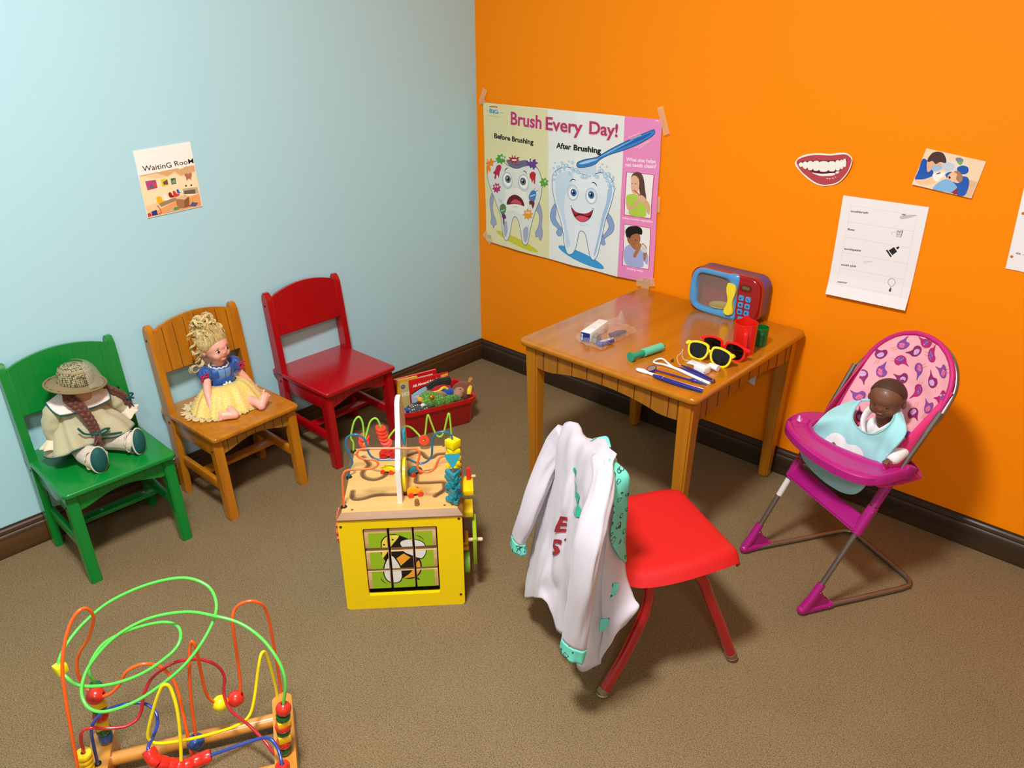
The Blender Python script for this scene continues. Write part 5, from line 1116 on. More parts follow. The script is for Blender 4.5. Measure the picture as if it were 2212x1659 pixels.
o = part('paper_slip', M().prism([(-.02, .012), (.022, .014), (.020, -.022), (-.006, -.014)], .0006, Matrix.Translation((0, -.003, 0)) @ Matrix.Rotation(R(90), 4, 'X')), mat('paper_white', 'eceaf0', .7))
tag(o, 'small white paper slip on the orange wall under the table edge', 'paper', loc=(1.222, 0, .293))
# ================================================================ things on the play table (top at z = .5)
TZ = .5
def XZ(y): return Matrix.Translation((0, y, 0)) @ Matrix.Rotation(R(90), 4, 'X')       # draws xy as x and z, facing -y
def microwave():
    t = thing('toy_microwave', 'blue, red and purple plastic toy microwave on the table against the orange wall', 'toy microwave', (1.141, -.003, TZ), -1)
    RD, BLU, PUR = mat('mw_red', '9c0d1a', .22, coat=.6), mat('mw_blue', '4f98d0', .28, coat=.5), mat('mw_purple', '5d4a86', .42, coat=.15)
    W, H = .236, .140; n = 8
    def ol(w, h, r, cx=-.003, cz=.070): return poly_round(w, h, r, n, cx, cz)
    # purple shell, hollow at the front
    q = M(); A = []
    for y, k in ((-.064, 0), (-.012, 0), (-.004, .006), (0, .016)):
        A.append([q.b.verts.new((x, y, z)) for x, z in ol(W-2*k, H-2*k, .036-k*.5)])
    m_ = len(A[0])
    for a, b in zip(A, A[1:]):
        for i in range(m_): q.b.faces.new((a[i], a[(i+1) % m_], b[(i+1) % m_], b[i]))
    q.b.faces.new(A[-1])
    part('shell', q, PUR, t, 'purple back shell', solid=.003)
    q = M().ring(ol(W+.002, H+.002, .037), ol(W-.014, H-.014, .030), .014, XZ(-.060))
    part('front_rim', q, RD, t)
    # cavity
    q = M().box((-.040, -.040, .018), (.150, .060, .002)).box((-.040, -.012, .07), (.150, .002, .105)).box((-.115, -.040, .07), (.002, .060, .105)).box((.036, -.040, .07), (.002, .060, .11)).box((-.040, -.040, .124), (.150, .060, .002))
    part('cavity', q, mat('mw_cavity', '8a2a1c', .5), t)
    # door frame in blue
    out = [(-.121, .042), (-.122, .060), (-.1205, .09), (-.115, .118), (-.100, .134), (-.08, .140), (-.04, .140), (0, .140), (.0405, .139), (.0405, .10), (.0405, .07), (.041, .035), (.041, .001), (0, -.001), (-.05, -.0005), (-.085, .003), (-.108, .014), (-.118, .028)]
    inn = [(-.095, .042), (-.0965, .060), (-.098, .09), (-.097, .108), (-.090, .1195), (-.075, .123), (-.04, .1235), (-.018, .123), (.006, .117), (.0135, .10), (.014, .07), (.012, .035), (.006, .021), (-.01, .019), (-.04, .018), (-.075, .019), (-.088, .023), (-.094, .030)]
    o3 = [(p.x, p.y) for p in crom([(a, b, 0) for a, b in out], 3, True)]; i3 = [(p.x, p.y) for p in crom([(a, b, 0) for a, b in inn], 3, True)]
    q = M(); N = len(o3)
    mid = [(a[0]*.5+b[0]*.5, a[1]*.5+b[1]*.5) for a, b in zip(o3, i3)]; nr = [(a[0]*.85+b[0]*.15, a[1]*.85+b[1]*.15) for a, b in zip(o3, i3)]; n2 = [(a[0]*.15+b[0]*.85, a[1]*.15+b[1]*.85) for a, b in zip(o3, i3)]
    V = [[q.b.verts.new((x, y, z)) for x, z in L] for L, y in ((o3, -.070), (o3, -.077), (nr, -.0815), (mid, -.083), (n2, -.0805), (i3, -.075), (i3, -.070))]
    for a, b in zip(V, V[1:]+V[:1]):
        for i in range(N): q.b.faces.new((a[i], a[(i+1) % N], b[(i+1) % N], b[i]))
    door = part('door', q, BLU, t, 'light blue door frame')
    part('window', M().prism(i3, .001, XZ(-.0722)), mat('mw_window', 'd8c4bc', .05, alpha=.14, spec=1), door, 'clear smoky window')
    hp = [(.0108, .1135), (.0225, .114), (.034, .110), (.0395, .098), (.0385, .082), (.034, .065), (.0345, .048), (.0385, .032), (.036, .021), (.026, .0165), (.014, .0165), (.0075, .021), (.0105, .034), (.0165, .05), (.0175, .066), (.0125, .083), (.0095, .098)]
    part('handle', M().prism([(p.x, p.y) for p in crom([(a, b, 0) for a, b in hp], 3, True)], .011, XZ(-.080), bev=.0025, seg=2), mat('mw_yellow', 'f1dd35', .3, coat=.5), door, 'yellow wavy handle')
    # red control panel
    pp = [(.0405, .139), (.0405, .001), (.085, .001), (.102, .008), (.1105, .022), (.1135, .05), (.1135, .095), (.110, .118), (.101, .131), (.085, .139), (.06, .1395)]
    part('control_panel', M().prism(pp[::-1], .016, XZ(-.066), bev=.004, seg=3), RD, t, 'glossy dark red control panel')
    part('display_frame', M().ring(poly_round(.038, .020, .009, 5, .067, .1085), poly_round(.025, .011, .002, 5, .068, .1105), .0025, XZ(-.0815)), mat('mw_dark_red', '6c0812', .3, coat=.4), t)
    part('display', M().prism(poly_round(.027, .013, .002, 3, .068, .1105), .001, XZ(-.0812)), mat('mw_lcd', '6d6a3a', .3), t, 'small olive display')
    k = 0
    for z in (.0768, .0550, .0332):
        for x in (.0578, .0800):
            b = part('button', M().prism(poly_round(.0172, .0172, .0045, 4, x, z), .004, XZ(-.0805), bev=.0012), BLU, t)
            a = Art(.00004); c = '1f3f8c'
            if k == 0: a.ell(-.002, -.001, .0035, .0025, c); a.ell(.003, .003, .001, .001, c)
            elif k == 1: a.curve([(-.004, .003), (0, -.002), (.004, -.004)], .002, c)
            elif k == 2: a.poly([(-.005, .004), (.005, .003), (.000, -.005)], c)
            elif k == 3: a.rect(0, 0, .007, .006, c); a.rect(0, 0, .005, .0012, '4f98d0')
            elif k == 4: a.blob([(-.004, .003), (.003, .003), (.004, -.003), (-.004, -.003)], c)
            else: a.ell(-.001, .001, .004, .003, c, rot=30); a.curve([(.001, -.001), (.004, -.005)], .0015, c)
            a.part('button_symbol', b, mx=Matrix.Translation((x, -.0847, z)) @ Matrix.Rotation(R(90), 4, 'X')); k += 1
    part('button', M().prism(poly_round(.030, .014, .006, 4, .069, .0125), .004, XZ(-.0805), bev=.0012), BLU, t, 'wide bottom button')
    part('turntable', M().lathe([(.0001, .0205), (.026, .0205), (.031, .0245), (.033, .0245), (.0335, .0225), (.028, .0192), (.0001, .0192)], 36, T(-.030, -.044, 0), cap=False), mat('mw_plate', 'c9bb3f', .35, coat=.3), t, 'yellow turntable plate')
microwave()
def mug(name, label, loc, rz, r, h, m, spout=True, hw=.004):
    t = thing(name, label, 'mug', (*loc, TZ), rz)
    q = M(); n = 40; lv = [(r*.90, 0, 0), (r*.93, 0, .002), (r, h, 1), (r*.955, h, 1), (r*.87, .004, 0), (0.0001, .004, 0)]
    rings = []
    for rr, z, sp in lv:
        ring = []
        for j in range(n):
            a = 2*PI*j/n; k = 0
            if spout and sp == 1: k = math.exp(-((a-PI)/.28)**2)
            ring.append(q.b.verts.new(((rr+k*.007)*math.cos(a), (rr+k*.007)*math.sin(a), z+k*.007)))
        rings.append(ring)
    for a, b in zip(rings, rings[1:]):
        for j in range(n): q.b.faces.new((a[j], a[(j+1) % n], b[(j+1) % n], b[j]))
    q.b.faces.new(rings[0][::-1])
    part('cup', q, m, t, smooth=50)
    hd = [(r*.95, h*.80), (r*1.30, h*.80), (r*1.42, h*.73), (r*1.42, h*.20), (r*1.32, h*.14), (r*.93, h*.14)]
    pts = crom([(a, 0, b) for a, b in hd], 5)
    part('handle', M().tube(pts, hw, 10, flat=1.6), m, t)
mug('measuring_jug', 'tall red plastic toy measuring jug beside the microwave', (1.318, -.288), -62, .031, .088, mat('jug_red', 'e01f18', .3, coat=.3, sss=.05))
mug('toy_mug', 'small green plastic toy mug behind the red jug', (1.326, -.205), -62, .0205, .053, mat('mug_green', '0b6a2c', .3, coat=.3), False, .003)
def shades(name, label, loc, rz, m, tilt):
    t = thing(name, label, 'sunglasses', (*loc, TZ), rz)
    o = Matrix.Rotation(R(tilt), 4, 'X')
    def lens(sx):
        pl = [(-.0255, .030), (-.022, .040), (-.008, .0435), (.010, .042), (.024, .037), (.0275, .029), (.0255, .016), (.018, .006), (.004, .002), (-.010, .0035), (-.020, .010), (-.025, .020)]
        pl = [(sx*(a+.034), b) for a, b in pl]
        if sx < 0: pl = pl[::-1]
        return [(p.x, p.y) for p in crom([(a, b, 0) for a, b in pl], 4, True)]
    q = M()
    for sx in (-1, 1):
        inn = lens(sx); cx, cy = sx*.035, .023
        out = [(cx+(x-cx)*1.20, cy+(y-cy)*1.27) for x, y in inn]
        q.ring(out, inn, .004, o @ XZ(0))
        q.box((sx*.0665, -.002, .037), (.010, .006, .010), bev=.0015, mx=o)
    q.box((0, -.002, .030), (.016, .004, .008), bev=.0015, mx=o)
    fr = part('frame_front', q, m, t)
    for sx in (-1, 1): part('lens', M().prism(lens(sx), .0012, o @ XZ(-.001)), mat('dark_lens', '120c0c', .06, spec=.5), t)
    for sx, a in ((-1, 12), (1, -14)):
        q = M(); yy = .008+(sx > 0)*.006      # folded flat behind the front
        P = [(sx*.0695, .001, .036), (sx*.068, yy, .033), (sx*.050, yy+.003, .026), (-sx*.030, yy+.006, .012), (-sx*.052, yy+.006, .006)]
        q.tube(crom(P, 5), [.0045, .0038, .0026, .0026, .0038], 8)
        part('temple', q, m, t)
    return t
shades('toy_sunglasses', 'yellow-framed toy sunglasses lying in front of the red pair', (1.281, -.412), -3, mat('shades_yellow', 'f4dc14', .25, coat=.5), -14)
shades('toy_sunglasses', 'red-framed toy sunglasses leaning against the red jug behind the yellow pair', (1.291, -.352), -3, mat('shades_red', 'ef2018', .25, coat=.5), -8)
def syringe():
    t = thing('toy_syringe', 'turquoise toy syringe with dark green plunger lying on the table', 'toy syringe', (1.127, -.548, TZ), 0)
    d = Vector((.022, .124, 0)).normalized(); P = lambda s, z=.0125: tuple(Vector((0, 0, z))+d*s)
    lt, dk = mat('syringe_mint', '5cc9a8', .35, coat=.3), mat('syringe_green', '0f9573', .35, coat=.3)
    part('barrel', M().cyl(P(.045), P(.118), .0115, n=32, bev=.0015).cyl(P(.118), P(.122), .009, .006, n=24), lt, t)
    part('barrel_grip', M().box((0, 0, 0), (.006, .020, .0035), bev=.0012, mx=T(.012, .052, .0215, 0, 0, -10)), lt, t)
    part('plunger', M().cyl(P(0), P(.055), .0085, n=28), dk, t); part('plunger_cap', M().cyl(P(-.004), P(.001), .0135, n=32, bev=.001), dk, t)
    part('nozzle', M().cyl(P(.121), P(.132), .0045, .0025, n=16), dk, t)
syringe()
BLT, WHT = mat('tool_blue', '20277f', .3, coat=.4), mat('tool_white', 'f1efee', .3, coat=.3)
def lay(pts, hs, m, nm, t, z0=.0, w=.004):
    pass
def brush():
    t = thing('tongue_brush', 'white and blue plastic dental brush nearest the table edge', 'dental tool', (1.270, -.595, TZ), 0)
    a, b = Vector((-.100, .008, .004)), Vector((.098, .004, .005))
    part('head', M().ball((-.083, .008, .0045), (.017, .0085, .0045)).tube(crom([(-.078, .008, .0045), (-.06, .0075, .0045), (-.040, .006, .005), (-.02, .004, .0055), (.04, .006, .0052), (.096, .013, .005)], 5), [.0065, .0038, .0040, .0048, .0050, .0045], 12), WHT, t)
    part('grip', M().tube(crom([(-.042, .0025, .0058), (-.02, -.0005, .0062), (.04, .001, .0058), (.097, .0075, .0052)], 5), [.0035, .0060, .0062, .0052], 14), BLT, t, 'blue grip')
    for x in (-.012, -.0118): pass
    part('grip_dot', M().ico((-.012, .001, .0122), .0011, 1), WHT, t); part('grip_dot', M().ico((-.011, -.0045, .0112), .0011, 1), WHT, t)
brush()
def dmirror():
    t = thing('dental_mirror', 'dark blue toy dental mirror with a round brown-grey mirror head', 'dental mirror', (1.207, -.570, TZ), 0)
    mx = T(0, 0, .010, 18, -12, 0)
    part('head', M().lathe([(.0001, -.003), (.012, -.003), (.0138, 0), (.0135, .002), (.0118, .0024), (.0115, .0012), (.0001, .0012)], 32, mx, cap=False), BLT, t)
    part('mirror_glass', M().lathe([(.0001, .0016), (.0112, .0016), (.0112, .0010), (.0001, .0010)], 28, mx, cap=False), mat('mirror_glass', '9c8c80', .25, .35), t)
    part('stem', M().tube(crom([(.012, .004, .008), (.05, .011, .006), (.095, .018, .0045), (.104, .020, .0045), (.112, .023, .0045), (.148, .024, .003)], 6), [.0022, .0022, .0022, .0028, .0058, .0012], 12), BLT, t)
dmirror()
def scraper():
    t = thing('tongue_scraper', 'white looped dental scraper with a blue grip', 'dental tool', (1.270, -.515, TZ), 0)
    part('loop', M().tube(crom([(-.030, -.001, .004), (-.058, -.001, .005), (-.083, -.010, .006), (-.091, .002, .006), (-.088, .022, .006), (-.076, .024, .006), (-.055, .012, .005), (-.030, .001, .004), (-.012, -.001, .004), (.03, -.010, .004), (.088, -.020, .004)], 7), [.0030, .0028, .0026, .0026, .0026, .0026, .0028, .0034, .0042, .0044, .0040], 12), WHT, t)
    part('grip', M().tube(crom([(-.022, .004, .0055), (.0, .0035, .006), (.045, -.005, .006), (.089, -.0145, .005)], 6), [.0028, .0045, .0048, .0035], 12), BLT, t, 'blue grip')
scraper()
def pick():
    o = part('dental_pick', M().tube(crom([(-.055, .0165, .0030), (-.03, .010, .0045), (.0, .003, .0045), (.05, -.0085, .0035)], 6), [.0012, .0034, .0040, .0028], 10), BLT)
    tag(o, 'dark blue dental pick lying along the scraper', 'dental tool', loc=(1.298, -.500, TZ))
pick()
def floss():
    t = thing('floss_box', 'small white floss box with blue lettering in front of the yellow sunglasses', 'floss box', (1.304, -.482, TZ), -8)
    part('case', M().box((0, 0, .011), (.036, .030, .022), bev=.004, seg=3), WHT, t)
    a = Art(.00005); a.curve([(-.010, .004), (-.012, .010), (-.007, .010), (-.008, .003)], .0014, '2c3a9c'); a.curve([(-.004, .003), (-.003, .009), (.001, .008), (0, .003)], .0014, '2c3a9c'); a.curve([(.001, .008), (.005, .009), (.006, .004)], .0014, '2c3a9c')
    a.part('case_print', t, mx=T(.0, 0, .0221))
    part('thread_slot', M().box((.017, -.0135, .012), (.004, .004, .001)), mat('slot_grey', 'b5b0b4', .6), t)
    o = part('floss_thread', M().tube(crom([(-.036, -.001, .001), (-.058, -.002, .001), (-.080, .013, .001), (-.102, .046, .0012), (-.103, .066, .004), (-.108, .082, .008), (-.099, .064, .005), (-.080, .040, .002), (-.062, .040, .001), (-.050, .050, .001)], 7), .0006, 6), mat('floss_white', 'f0ece6', .6), None)
    tag(o, 'thin white floss thread curling across the table by the yellow sunglasses', 'thread', loc=(1.304, -.482, TZ))
floss()
def tube_():
    t = thing('toothpaste_tube', 'small white travel toothpaste tube with white cap under the yellow sunglasses', 'toothpaste tube', (1.293, -.446, TZ), 0)
    q = M().grid(lambda u, v: Vector((-.048+u*.062, (v-.5)*(.030*(1-.25*u)), .002)) + Vector((0, 0, (u**.8)*.009*math.sin(PI*v)+.0005)), 14, 10)
    q.grid(lambda u, v: Vector((-.048+u*.062, (v-.5)*(.030*(1-.25*u)), .001)), 14, 10)
    part('tube_body', q, WHT, t)
    a = Art(.00005); a.textfit('White', -.040, .000, .030, .005, '3b4aa8', 0, .0003); a.rect(-.02, -.006, .034, .0016, '8a94c8'); a.part('tube_print', t, mx=T(0, -.001, .0085, 0, -6, 0))
    part('cap', M().cyl((.012, -.001, .0095), (.040, -.004, .0095), .0070, .0092, n=28, bev=.001), WHT, t)
tube_()
def clips():
    for (x, y, rz, lab) in ((1.211, -.477, 20, 'tiny grey metal clip behind the white scraper loop'), (1.359, -.517, 60, 'tiny grey metal clip at the end of the scraper handle')):
        q = M().box((0, 0, .003), (.008, .004, .004), bev=.001).cyl((-.003, -.004, .004), (.002, .005, .006), .0022, n=10, bev=.0004).box((.002, .002, .007), (.004, .003, .004), bev=.0008)
        o = part('metal_clip', q, mat('clip_metal', '6e675c', .35, .8)); tag(o, lab, 'clip', loc=(x, y, TZ), rz=rz)
clips()
def bag():
    t = thing('plastic_bag', 'crumpled clear plastic bag of dental samples on the table', 'plastic bag', (.965, -.445, TZ), 0)
    random.seed(5)
    ol = [(-.092, .025), (-.047, -.079), (-.020, -.100), (.030, -.105), (.067, -.107), (.058, -.060), (.060, .0), (.056, .080), (.028, .095), (-.010, .115), (-.030, .136), (-.040, .125), (-.070, .080)]
    c = Vector((-.005, -.01, 0)); n = len(ol)
    def f(u, v, top):
        a = u*n; i = int(a) % n; k = a-int(a)
        p = Vector((ol[i][0]*(1-k)+ol[(i+1) % n][0]*k, ol[i][1]*(1-k)+ol[(i+1) % n][1]*k, 0))
        q = c+(p-c)*v
        h = .030*(1-v**2.2) if top else 0
        w = noise.noise(Vector((q.x*38, q.y*38, 3.1)))*.011*(1-v*.6)+noise.noise(Vector((q.x*90, q.y*90, 9)))*.005
        tip = .036*math.exp(-((q.x+.012)**2+(q.y-.092)**2)/.00010)*(.2+v)
        return Vector((q.x, q.y, max(.0012, .001+h+(w if top else 0)+(tip if top else 0)+(.004*v if top else 0))))
    q = M().grid(lambda u, v: f(u, max(v, .01), True), 78, 22, closeu=True)
    film = bpy.data.materials.new('clear_film'); film.use_nodes = True; nt = film.node_tree; b = nt.nodes['Principled BSDF']
    b.inputs['Base Color'].default_value = (.95, .93, .92, 1); b.inputs['Roughness'].default_value = .12; b.inputs['Alpha'].default_value = .12; b.inputs['Specular IOR Level'].default_value = 1
    part('bag_film', q, film, t, smooth=12)
    m1 = Matrix.Translation((.0, 0, 0))
    B = thing('sample_box', 'white and dark blue small carton inside the plastic bag', 'carton', (.944, -.470, TZ+.002), 0)
    ax = Vector((-.022, .115, 0)).normalized(); yaw = math.degrees(math.atan2(ax.y, ax.x))-90
    B.rotation_euler = (0, 0, R(yaw))
    part('carton', M().box((0, 0, .014), (.030, .118, .028), bev=.0004), mat('carton_white', 'efece6', .5), B)
    a = Art(.00005); a.rect(0, 0, .029, .027, '1c2f8c'); a.rect(.004, 0, .014, .018, '152470'); a.textfit('Oral', -.0085, -.010, .018, .0042, 'f2f2f2', 90, .0003)
    a.part('end_print', B, mx=Matrix.Translation((0, -.0592, .014)) @ Matrix.Rotation(R(90), 4, 'X'))
    a = Art(.00005); a.rect(.003, -.010, .012, .020, 'f0d8d6'); a.rect(.0, .03, .008, .012, 'f2d4d2'); a.textfit('floss', -.006, -.030, .030, .004, 'd9a8a8', 90); a.part('top_print', B, mx=T(0, 0, .0282))
    o = part('grey_case', M().box((0, 0, .013), (.014, .030, .026), bev=.003, seg=3), mat('case_grey', '9a958c', .35, .3)); tag(o, 'small silver-grey case inside the plastic bag beside the carton', 'case', loc=(.981, -.508, TZ+.002), rz=8)
    P = thing('sample_pack', 'dark blue blister sample with a pale oval label inside the plastic bag', 'sample pack', (1.006, -.502, TZ+.002), -12)
    part('pack_body', M().box((0, 0, .006), (.024, .055, .012), bev=.005, seg=3), mat('pack_blue', '3a3f86', .25, coat=.4), P)
    a = Art(.00005); a.ell(0, 0, .0065, .024, 'e9e4ea', n=30); a.ell(0, 0, .0050, .021, '6a5a92', n=30); a.textfit('Oral', .003, -.015, .026, .006, 'f4f2f4', 90, .0004); a.part('pack_label', P, mx=T(0.002, .004, .0122))
    o = part('sample_tube', M().tube([(0, -.03, .007), (.004, 0, .008), (.006, .03, .006)], [.007, .0085, .004], 12), mat('tube_violet', '4a3560', .3, coat=.3)); tag(o, 'dark violet small tube inside the plastic bag behind the blister sample', 'tube', loc=(.992, -.425, TZ+.002), rz=-6)
bag()
# ================================================================ red school chair with the costume coat
CH = (1.44, -.93, 0); CHY = -28.69
def school_chair():
    t = thing('school_chair', 'red plastic school chair on tube legs with the white coat hung over it', 'chair', CH, CHY)
    RP = mat('shell_red', 'c9181b', .48, coat=.08, bump=.12, bscale=900); RT = mat('tube_red', 'a30b16', .22, coat=.7)
    # shell profile (f, z) front to rear, then up the back, with half widths
    pr = [(.172, .283, .125), (.168, .297, .135), (.155, .307, .142), (.12, .3105, .150), (.06, .309, .155), (.0, .306, .155), (-.05, .305, .150), (-.085, .308, .142), (-.103, .318, .135), (-.111, .335, .120), (-.112, .37, .088), (-.113, .43, .078), (-.115, .48, .074), (-.117, .505, .068), (-.118, .518, .055)]
    P = crom([(0, a, b) for a, b, c in pr], 4); Wd = [p.x for p in crom([(c, 0, 0) for a, b, c in pr], 4)]; N = len(P); J = 26
    q = M(); V = []
    for i, p in enumerate(P):
        tn = (P[min(i+1, N-1)]-P[max(i-1, 0)]).normalized(); nr = Vector((0, -tn.z, tn.y))   # towards the underside / the rear
        if nr.z > 0 and p.z < .32: nr = -nr
        back = max(0, min(1, (p.z-.315)/.06)); row = []
        for j in range(J+1):
            s = -1+2*j/J; w = Wd[i]; e = max(0, (abs(s)-.80)/.20)
            drop = .026*e**1.8*(1-back); x = s*w*(1-.02*e)
            pos = Vector((x, p.y, p.z))+Vector((0, 0, -drop))
            pos += Vector((0, .020*abs(s)**2.2*back, 0))
            # shallow dish of the seat, raised rim at the near side
            pos.z -= (1-back)*.006*math.cos(s*PI/2)*math.sin(PI*min(1, max(0, i/(N*.6))))
            row.append(q.b.verts.new(pos))
        V.append(row)
    for i in range(N-1):
        for j in range(J): q.b.faces.new((V[i][j], V[i][j+1], V[i+1][j+1], V[i+1][j]))
    part('shell', q, RP, t, 'red moulded seat and back', solid=.005, smooth=60, off=0)
    CR = mat('chrome', 'd9d3cc', .18, 1); BR = mat('ferrule', '8f7f6c', .4, .7)
    for sx in (-1, 1):
        rear = crom([(sx*.085, -.02, .290), (sx*.110, -.036, .284), (sx*.121, -.042, .262), (sx*.124, -.044, .225), (sx*.126, -.054, .18), (sx*.136, -.098, .09), (sx*.144, -.146, .012)], 7)
        front = crom([(sx*.085, .04, .290), (sx*.105, .052, .286), (sx*.118, .066, .274), (sx*.123, .088, .240), (sx*.127, .108, .19), (sx*.135, .150, .09), (sx*.141, .180, .012)], 7)
        for pts, nm in ((rear, 'leg'), (front, 'leg')):
            l = part(nm, M().tube(pts, .0125, 18), RT, t)
            a, b = pts[-1], pts[-3]; d = (b-a).normalized()
            part('foot_ferrule', M().cyl(a+d*.012, a-d*.001, .0138, n=22), BR, l)
            part('foot_glide', M().lathe([(.0001, -.0125), (.006, -.012), (.0125, -.006), (.0145, -.001), (.013, .003), (.0001, .003)], 22, T(a.x, a.y, .0125), cap=False), CR, l, 'chrome foot glide')
        part('under_rail', M().tube([(sx*.085, -.03, .290), (sx*.085, .05, .290)], .0105, 12), RT, t)
    part('cross_rail', M().tube([(-.085, -.02, .288), (.085, -.02, .288)], .0105, 12).tube([(-.085, .04, .288), (.085, .04, .288)], .0105, 12), RT, t) if False else None
    part('cross_rail', M().tube([(-.09, .01, .287), (.09, .01, .287)], .0105, 12), RT, t)
school_chair()
def teal_print(name='coat_teal_print'):
    """turquoise trim cloth with small dark doodles: part of the cloth's own pattern"""
    if name in MATS: return MATS[name]
    m = bpy.data.materials.new(name); m.use_nodes = True; nt = m.node_tree; b = nt.nodes['Principled BSDF']; L = nt.links.new
    tc = nt.nodes.new('ShaderNodeTexCoord'); v = nt.nodes.new('ShaderNodeTexVoronoi'); v.inputs['Scale'].default_value = 46
    w = nt.nodes.new('ShaderNodeTexNoise'); w.inputs['Scale'].default_value = 60
    ad = nt.nodes.new('ShaderNodeMixRGB'); ad.inputs[0].default_value = .018
    L(tc.outputs['Object'], ad.inputs[1]); L(tc.outputs['Object'], w.inputs['Vector']); L(w.outputs['Color'], ad.inputs[2]); L(ad.outputs[0], v.inputs['Vector'])
    r = nt.nodes.new('ShaderNodeValToRGB'); e = r.color_ramp.elements; r.color_ramp.interpolation = 'CONSTANT'
    e[0].position = 0; e[0].color = srgb('c98a4a'); e[1].position = .10; e[1].color = srgb('6fd6c2')
    for p, c in ((.24, '24504e'), (.33, '6fd6c2')):
        x = e.new(p); x.color = srgb(c)
    L(v.outputs['Distance'], r.inputs[0]); L(r.outputs[0], b.inputs['Base Color']); b.inputs['Roughness'].default_value = .8
    MATS[name] = m; return m
def coat():
    t = thing('costume_coat', 'white child doctor coat with turquoise trim hung over the red school chair', 'coat', CH, CHY)
    WC = mat('coat_white', 'c4bcc6', .75, sheen=.2, bump=.05, bscale=1500); TL = teal_print()
    B = [[(-0.185,-0.130,0.480),(-0.159,-0.130,0.515),(-0.135,-0.125,0.535),(-0.100,-0.120,0.536),(-0.059,-0.118,0.531),(0.012,-0.120,0.570),(0.081,-0.125,0.574)],
     [(-0.196,-0.145,0.437),(-0.142,-0.150,0.478),(-0.078,-0.155,0.516),(-0.029,-0.150,0.530),(0.013,-0.150,0.548),(0.079,-0.150,0.569),(0.112,-0.140,0.566)],
     [(-0.213,-0.160,0.339),(-0.141,-0.165,0.390),(-0.043,-0.178,0.458),(-0.012,-0.165,0.475),(0.049,-0.170,0.513),(0.089,-0.160,0.524),(0.115,-0.145,0.527)],
     [(-0.194,-0.180,0.276),(-0.115,-0.185,0.329),(-0.022,-0.195,0.393),(0.000,-0.178,0.404),(0.063,-0.180,0.446),(0.096,-0.170,0.461),(0.121,-0.150,0.468)],
     [(-0.176,-0.200,0.198),(-0.075,-0.210,0.273),(-0.031,-0.200,0.303),(0.014,-0.192,0.334),(0.070,-0.190,0.371),(0.114,-0.180,0.398),(0.127,-0.155,0.401)],
     [(-0.158,-0.220,0.131),(-0.049,-0.230,0.218),(-0.016,-0.215,0.235),(0.024,-0.202,0.255),(0.088,-0.200,0.295),(0.123,-0.185,0.313),(0.142,-0.160,0.316)],
     [(-0.152,-0.230,0.091),(-0.044,-0.240,0.177),(-0.016,-0.222,0.190),(0.025,-0.208,0.183),(0.089,-0.205,0.198),(0.133,-0.190,0.219),(0.147,-0.162,0.218)],
     [(-0.144,-0.235,0.063),(-0.041,-0.243,0.147),(-0.005,-0.230,0.168),(0.025,-0.212,0.122),(0.090,-0.210,0.109),(0.126,-0.200,0.072),(0.154,-0.168,0.110)]]
    PN = [[(0.081,-0.125,0.574),(0.076,-0.120,0.566),(0.073,-0.115,0.559)], [(0.115,-0.145,0.527),(0.088,-0.120,0.494),(0.069,-0.100,0.478)],
     [(0.128,-0.155,0.430),(0.103,-0.130,0.406),(0.074,-0.100,0.378)], [(0.138,-0.160,0.348),(0.134,-0.135,0.338),(0.118,-0.100,0.316)],
     [(0.147,-0.163,0.273),(0.157,-0.135,0.274),(0.160,-0.095,0.277)], [(0.158,-0.166,0.198),(0.177,-0.140,0.238),(0.180,-0.095,0.267)], [(0.155,-0.168,0.108),(0.179,-0.145,0.207),(0.176,-0.120,0.227)]]
    LP = [[(0.096,-0.142,0.577),(0.118,-0.140,0.527),(0.130,-0.142,0.472),(0.126,-0.142,0.407),(0.124,-0.122,0.364),(0.110,-0.096,0.327)],
     [(0.082,-0.121,0.560),(0.112,-0.104,0.540),(0.108,-0.100,0.480),(0.104,-0.098,0.425),(0.096,-0.092,0.370),(0.098,-0.088,0.318)]]
    def fold(p, seed=0):
        a = noise.noise(Vector((p.x*20+p.z*4+seed, seed, p.z*5))); b = noise.noise(Vector((p.x*46-p.z*14, seed+3, p.z*11)))
        return (1-2.4*abs(a))*.85+(.5-1.6*abs(b))*.22+.08*noise.noise(Vector((p.x*70, seed, p.z*30)))
    def surf(G):
        nr = len(G); rows = [crom(r, 8) for r in G]; nc = len(rows[0]); cols = [crom([rows[i][j] for i in range(nr)], 8) for j in range(nc)]
        return cols       # cols[j][k]
    def sheet(name, G, m, label=None, amp=.0, th=.0016, seed=0):
        C = surf(G); q = M(); V = []
        for j, c in enumerate(C):
            V.append([q.b.verts.new(p+Vector((0, 1, 0))*amp*fold(p, seed)) for p in c])
        for j in range(len(V)-1):
            for k in range(len(V[0])-1): q.b.faces.new((V[j][k], V[j+1][k], V[j+1][k+1], V[j][k+1]))
        return part(name, q, m, t, label, smooth=180, solid=th, off=0), C
    back, C = sheet('coat_back', B, WC, None, .011)
    sheet('front_panel', PN, WC, None, .005, seed=4)
    # left front falls inside the far side of the chair back
    LF = [[(-.12, -.118, .505), (-.10, -.104, .495), (-.075, -.094, .485)], [(-.155, -.135, .46), (-.135, -.10, .45), (-.10, -.088, .45)], [(-.178, -.165, .33), (-.175, -.11, .32), (-.16, -.07, .33)], [(-.165, -.19, .22), (-.18, -.12, .20), (-.175, -.06, .22)], [(-.150, -.215, .10), (-.175, -.13, .12), (-.175, -.06, .15)]]
    sheet('front_panel', LF, WC, None, .003, seed=8)
    sheet('lapel', LP, TL, 'turquoise printed lapel', .001)
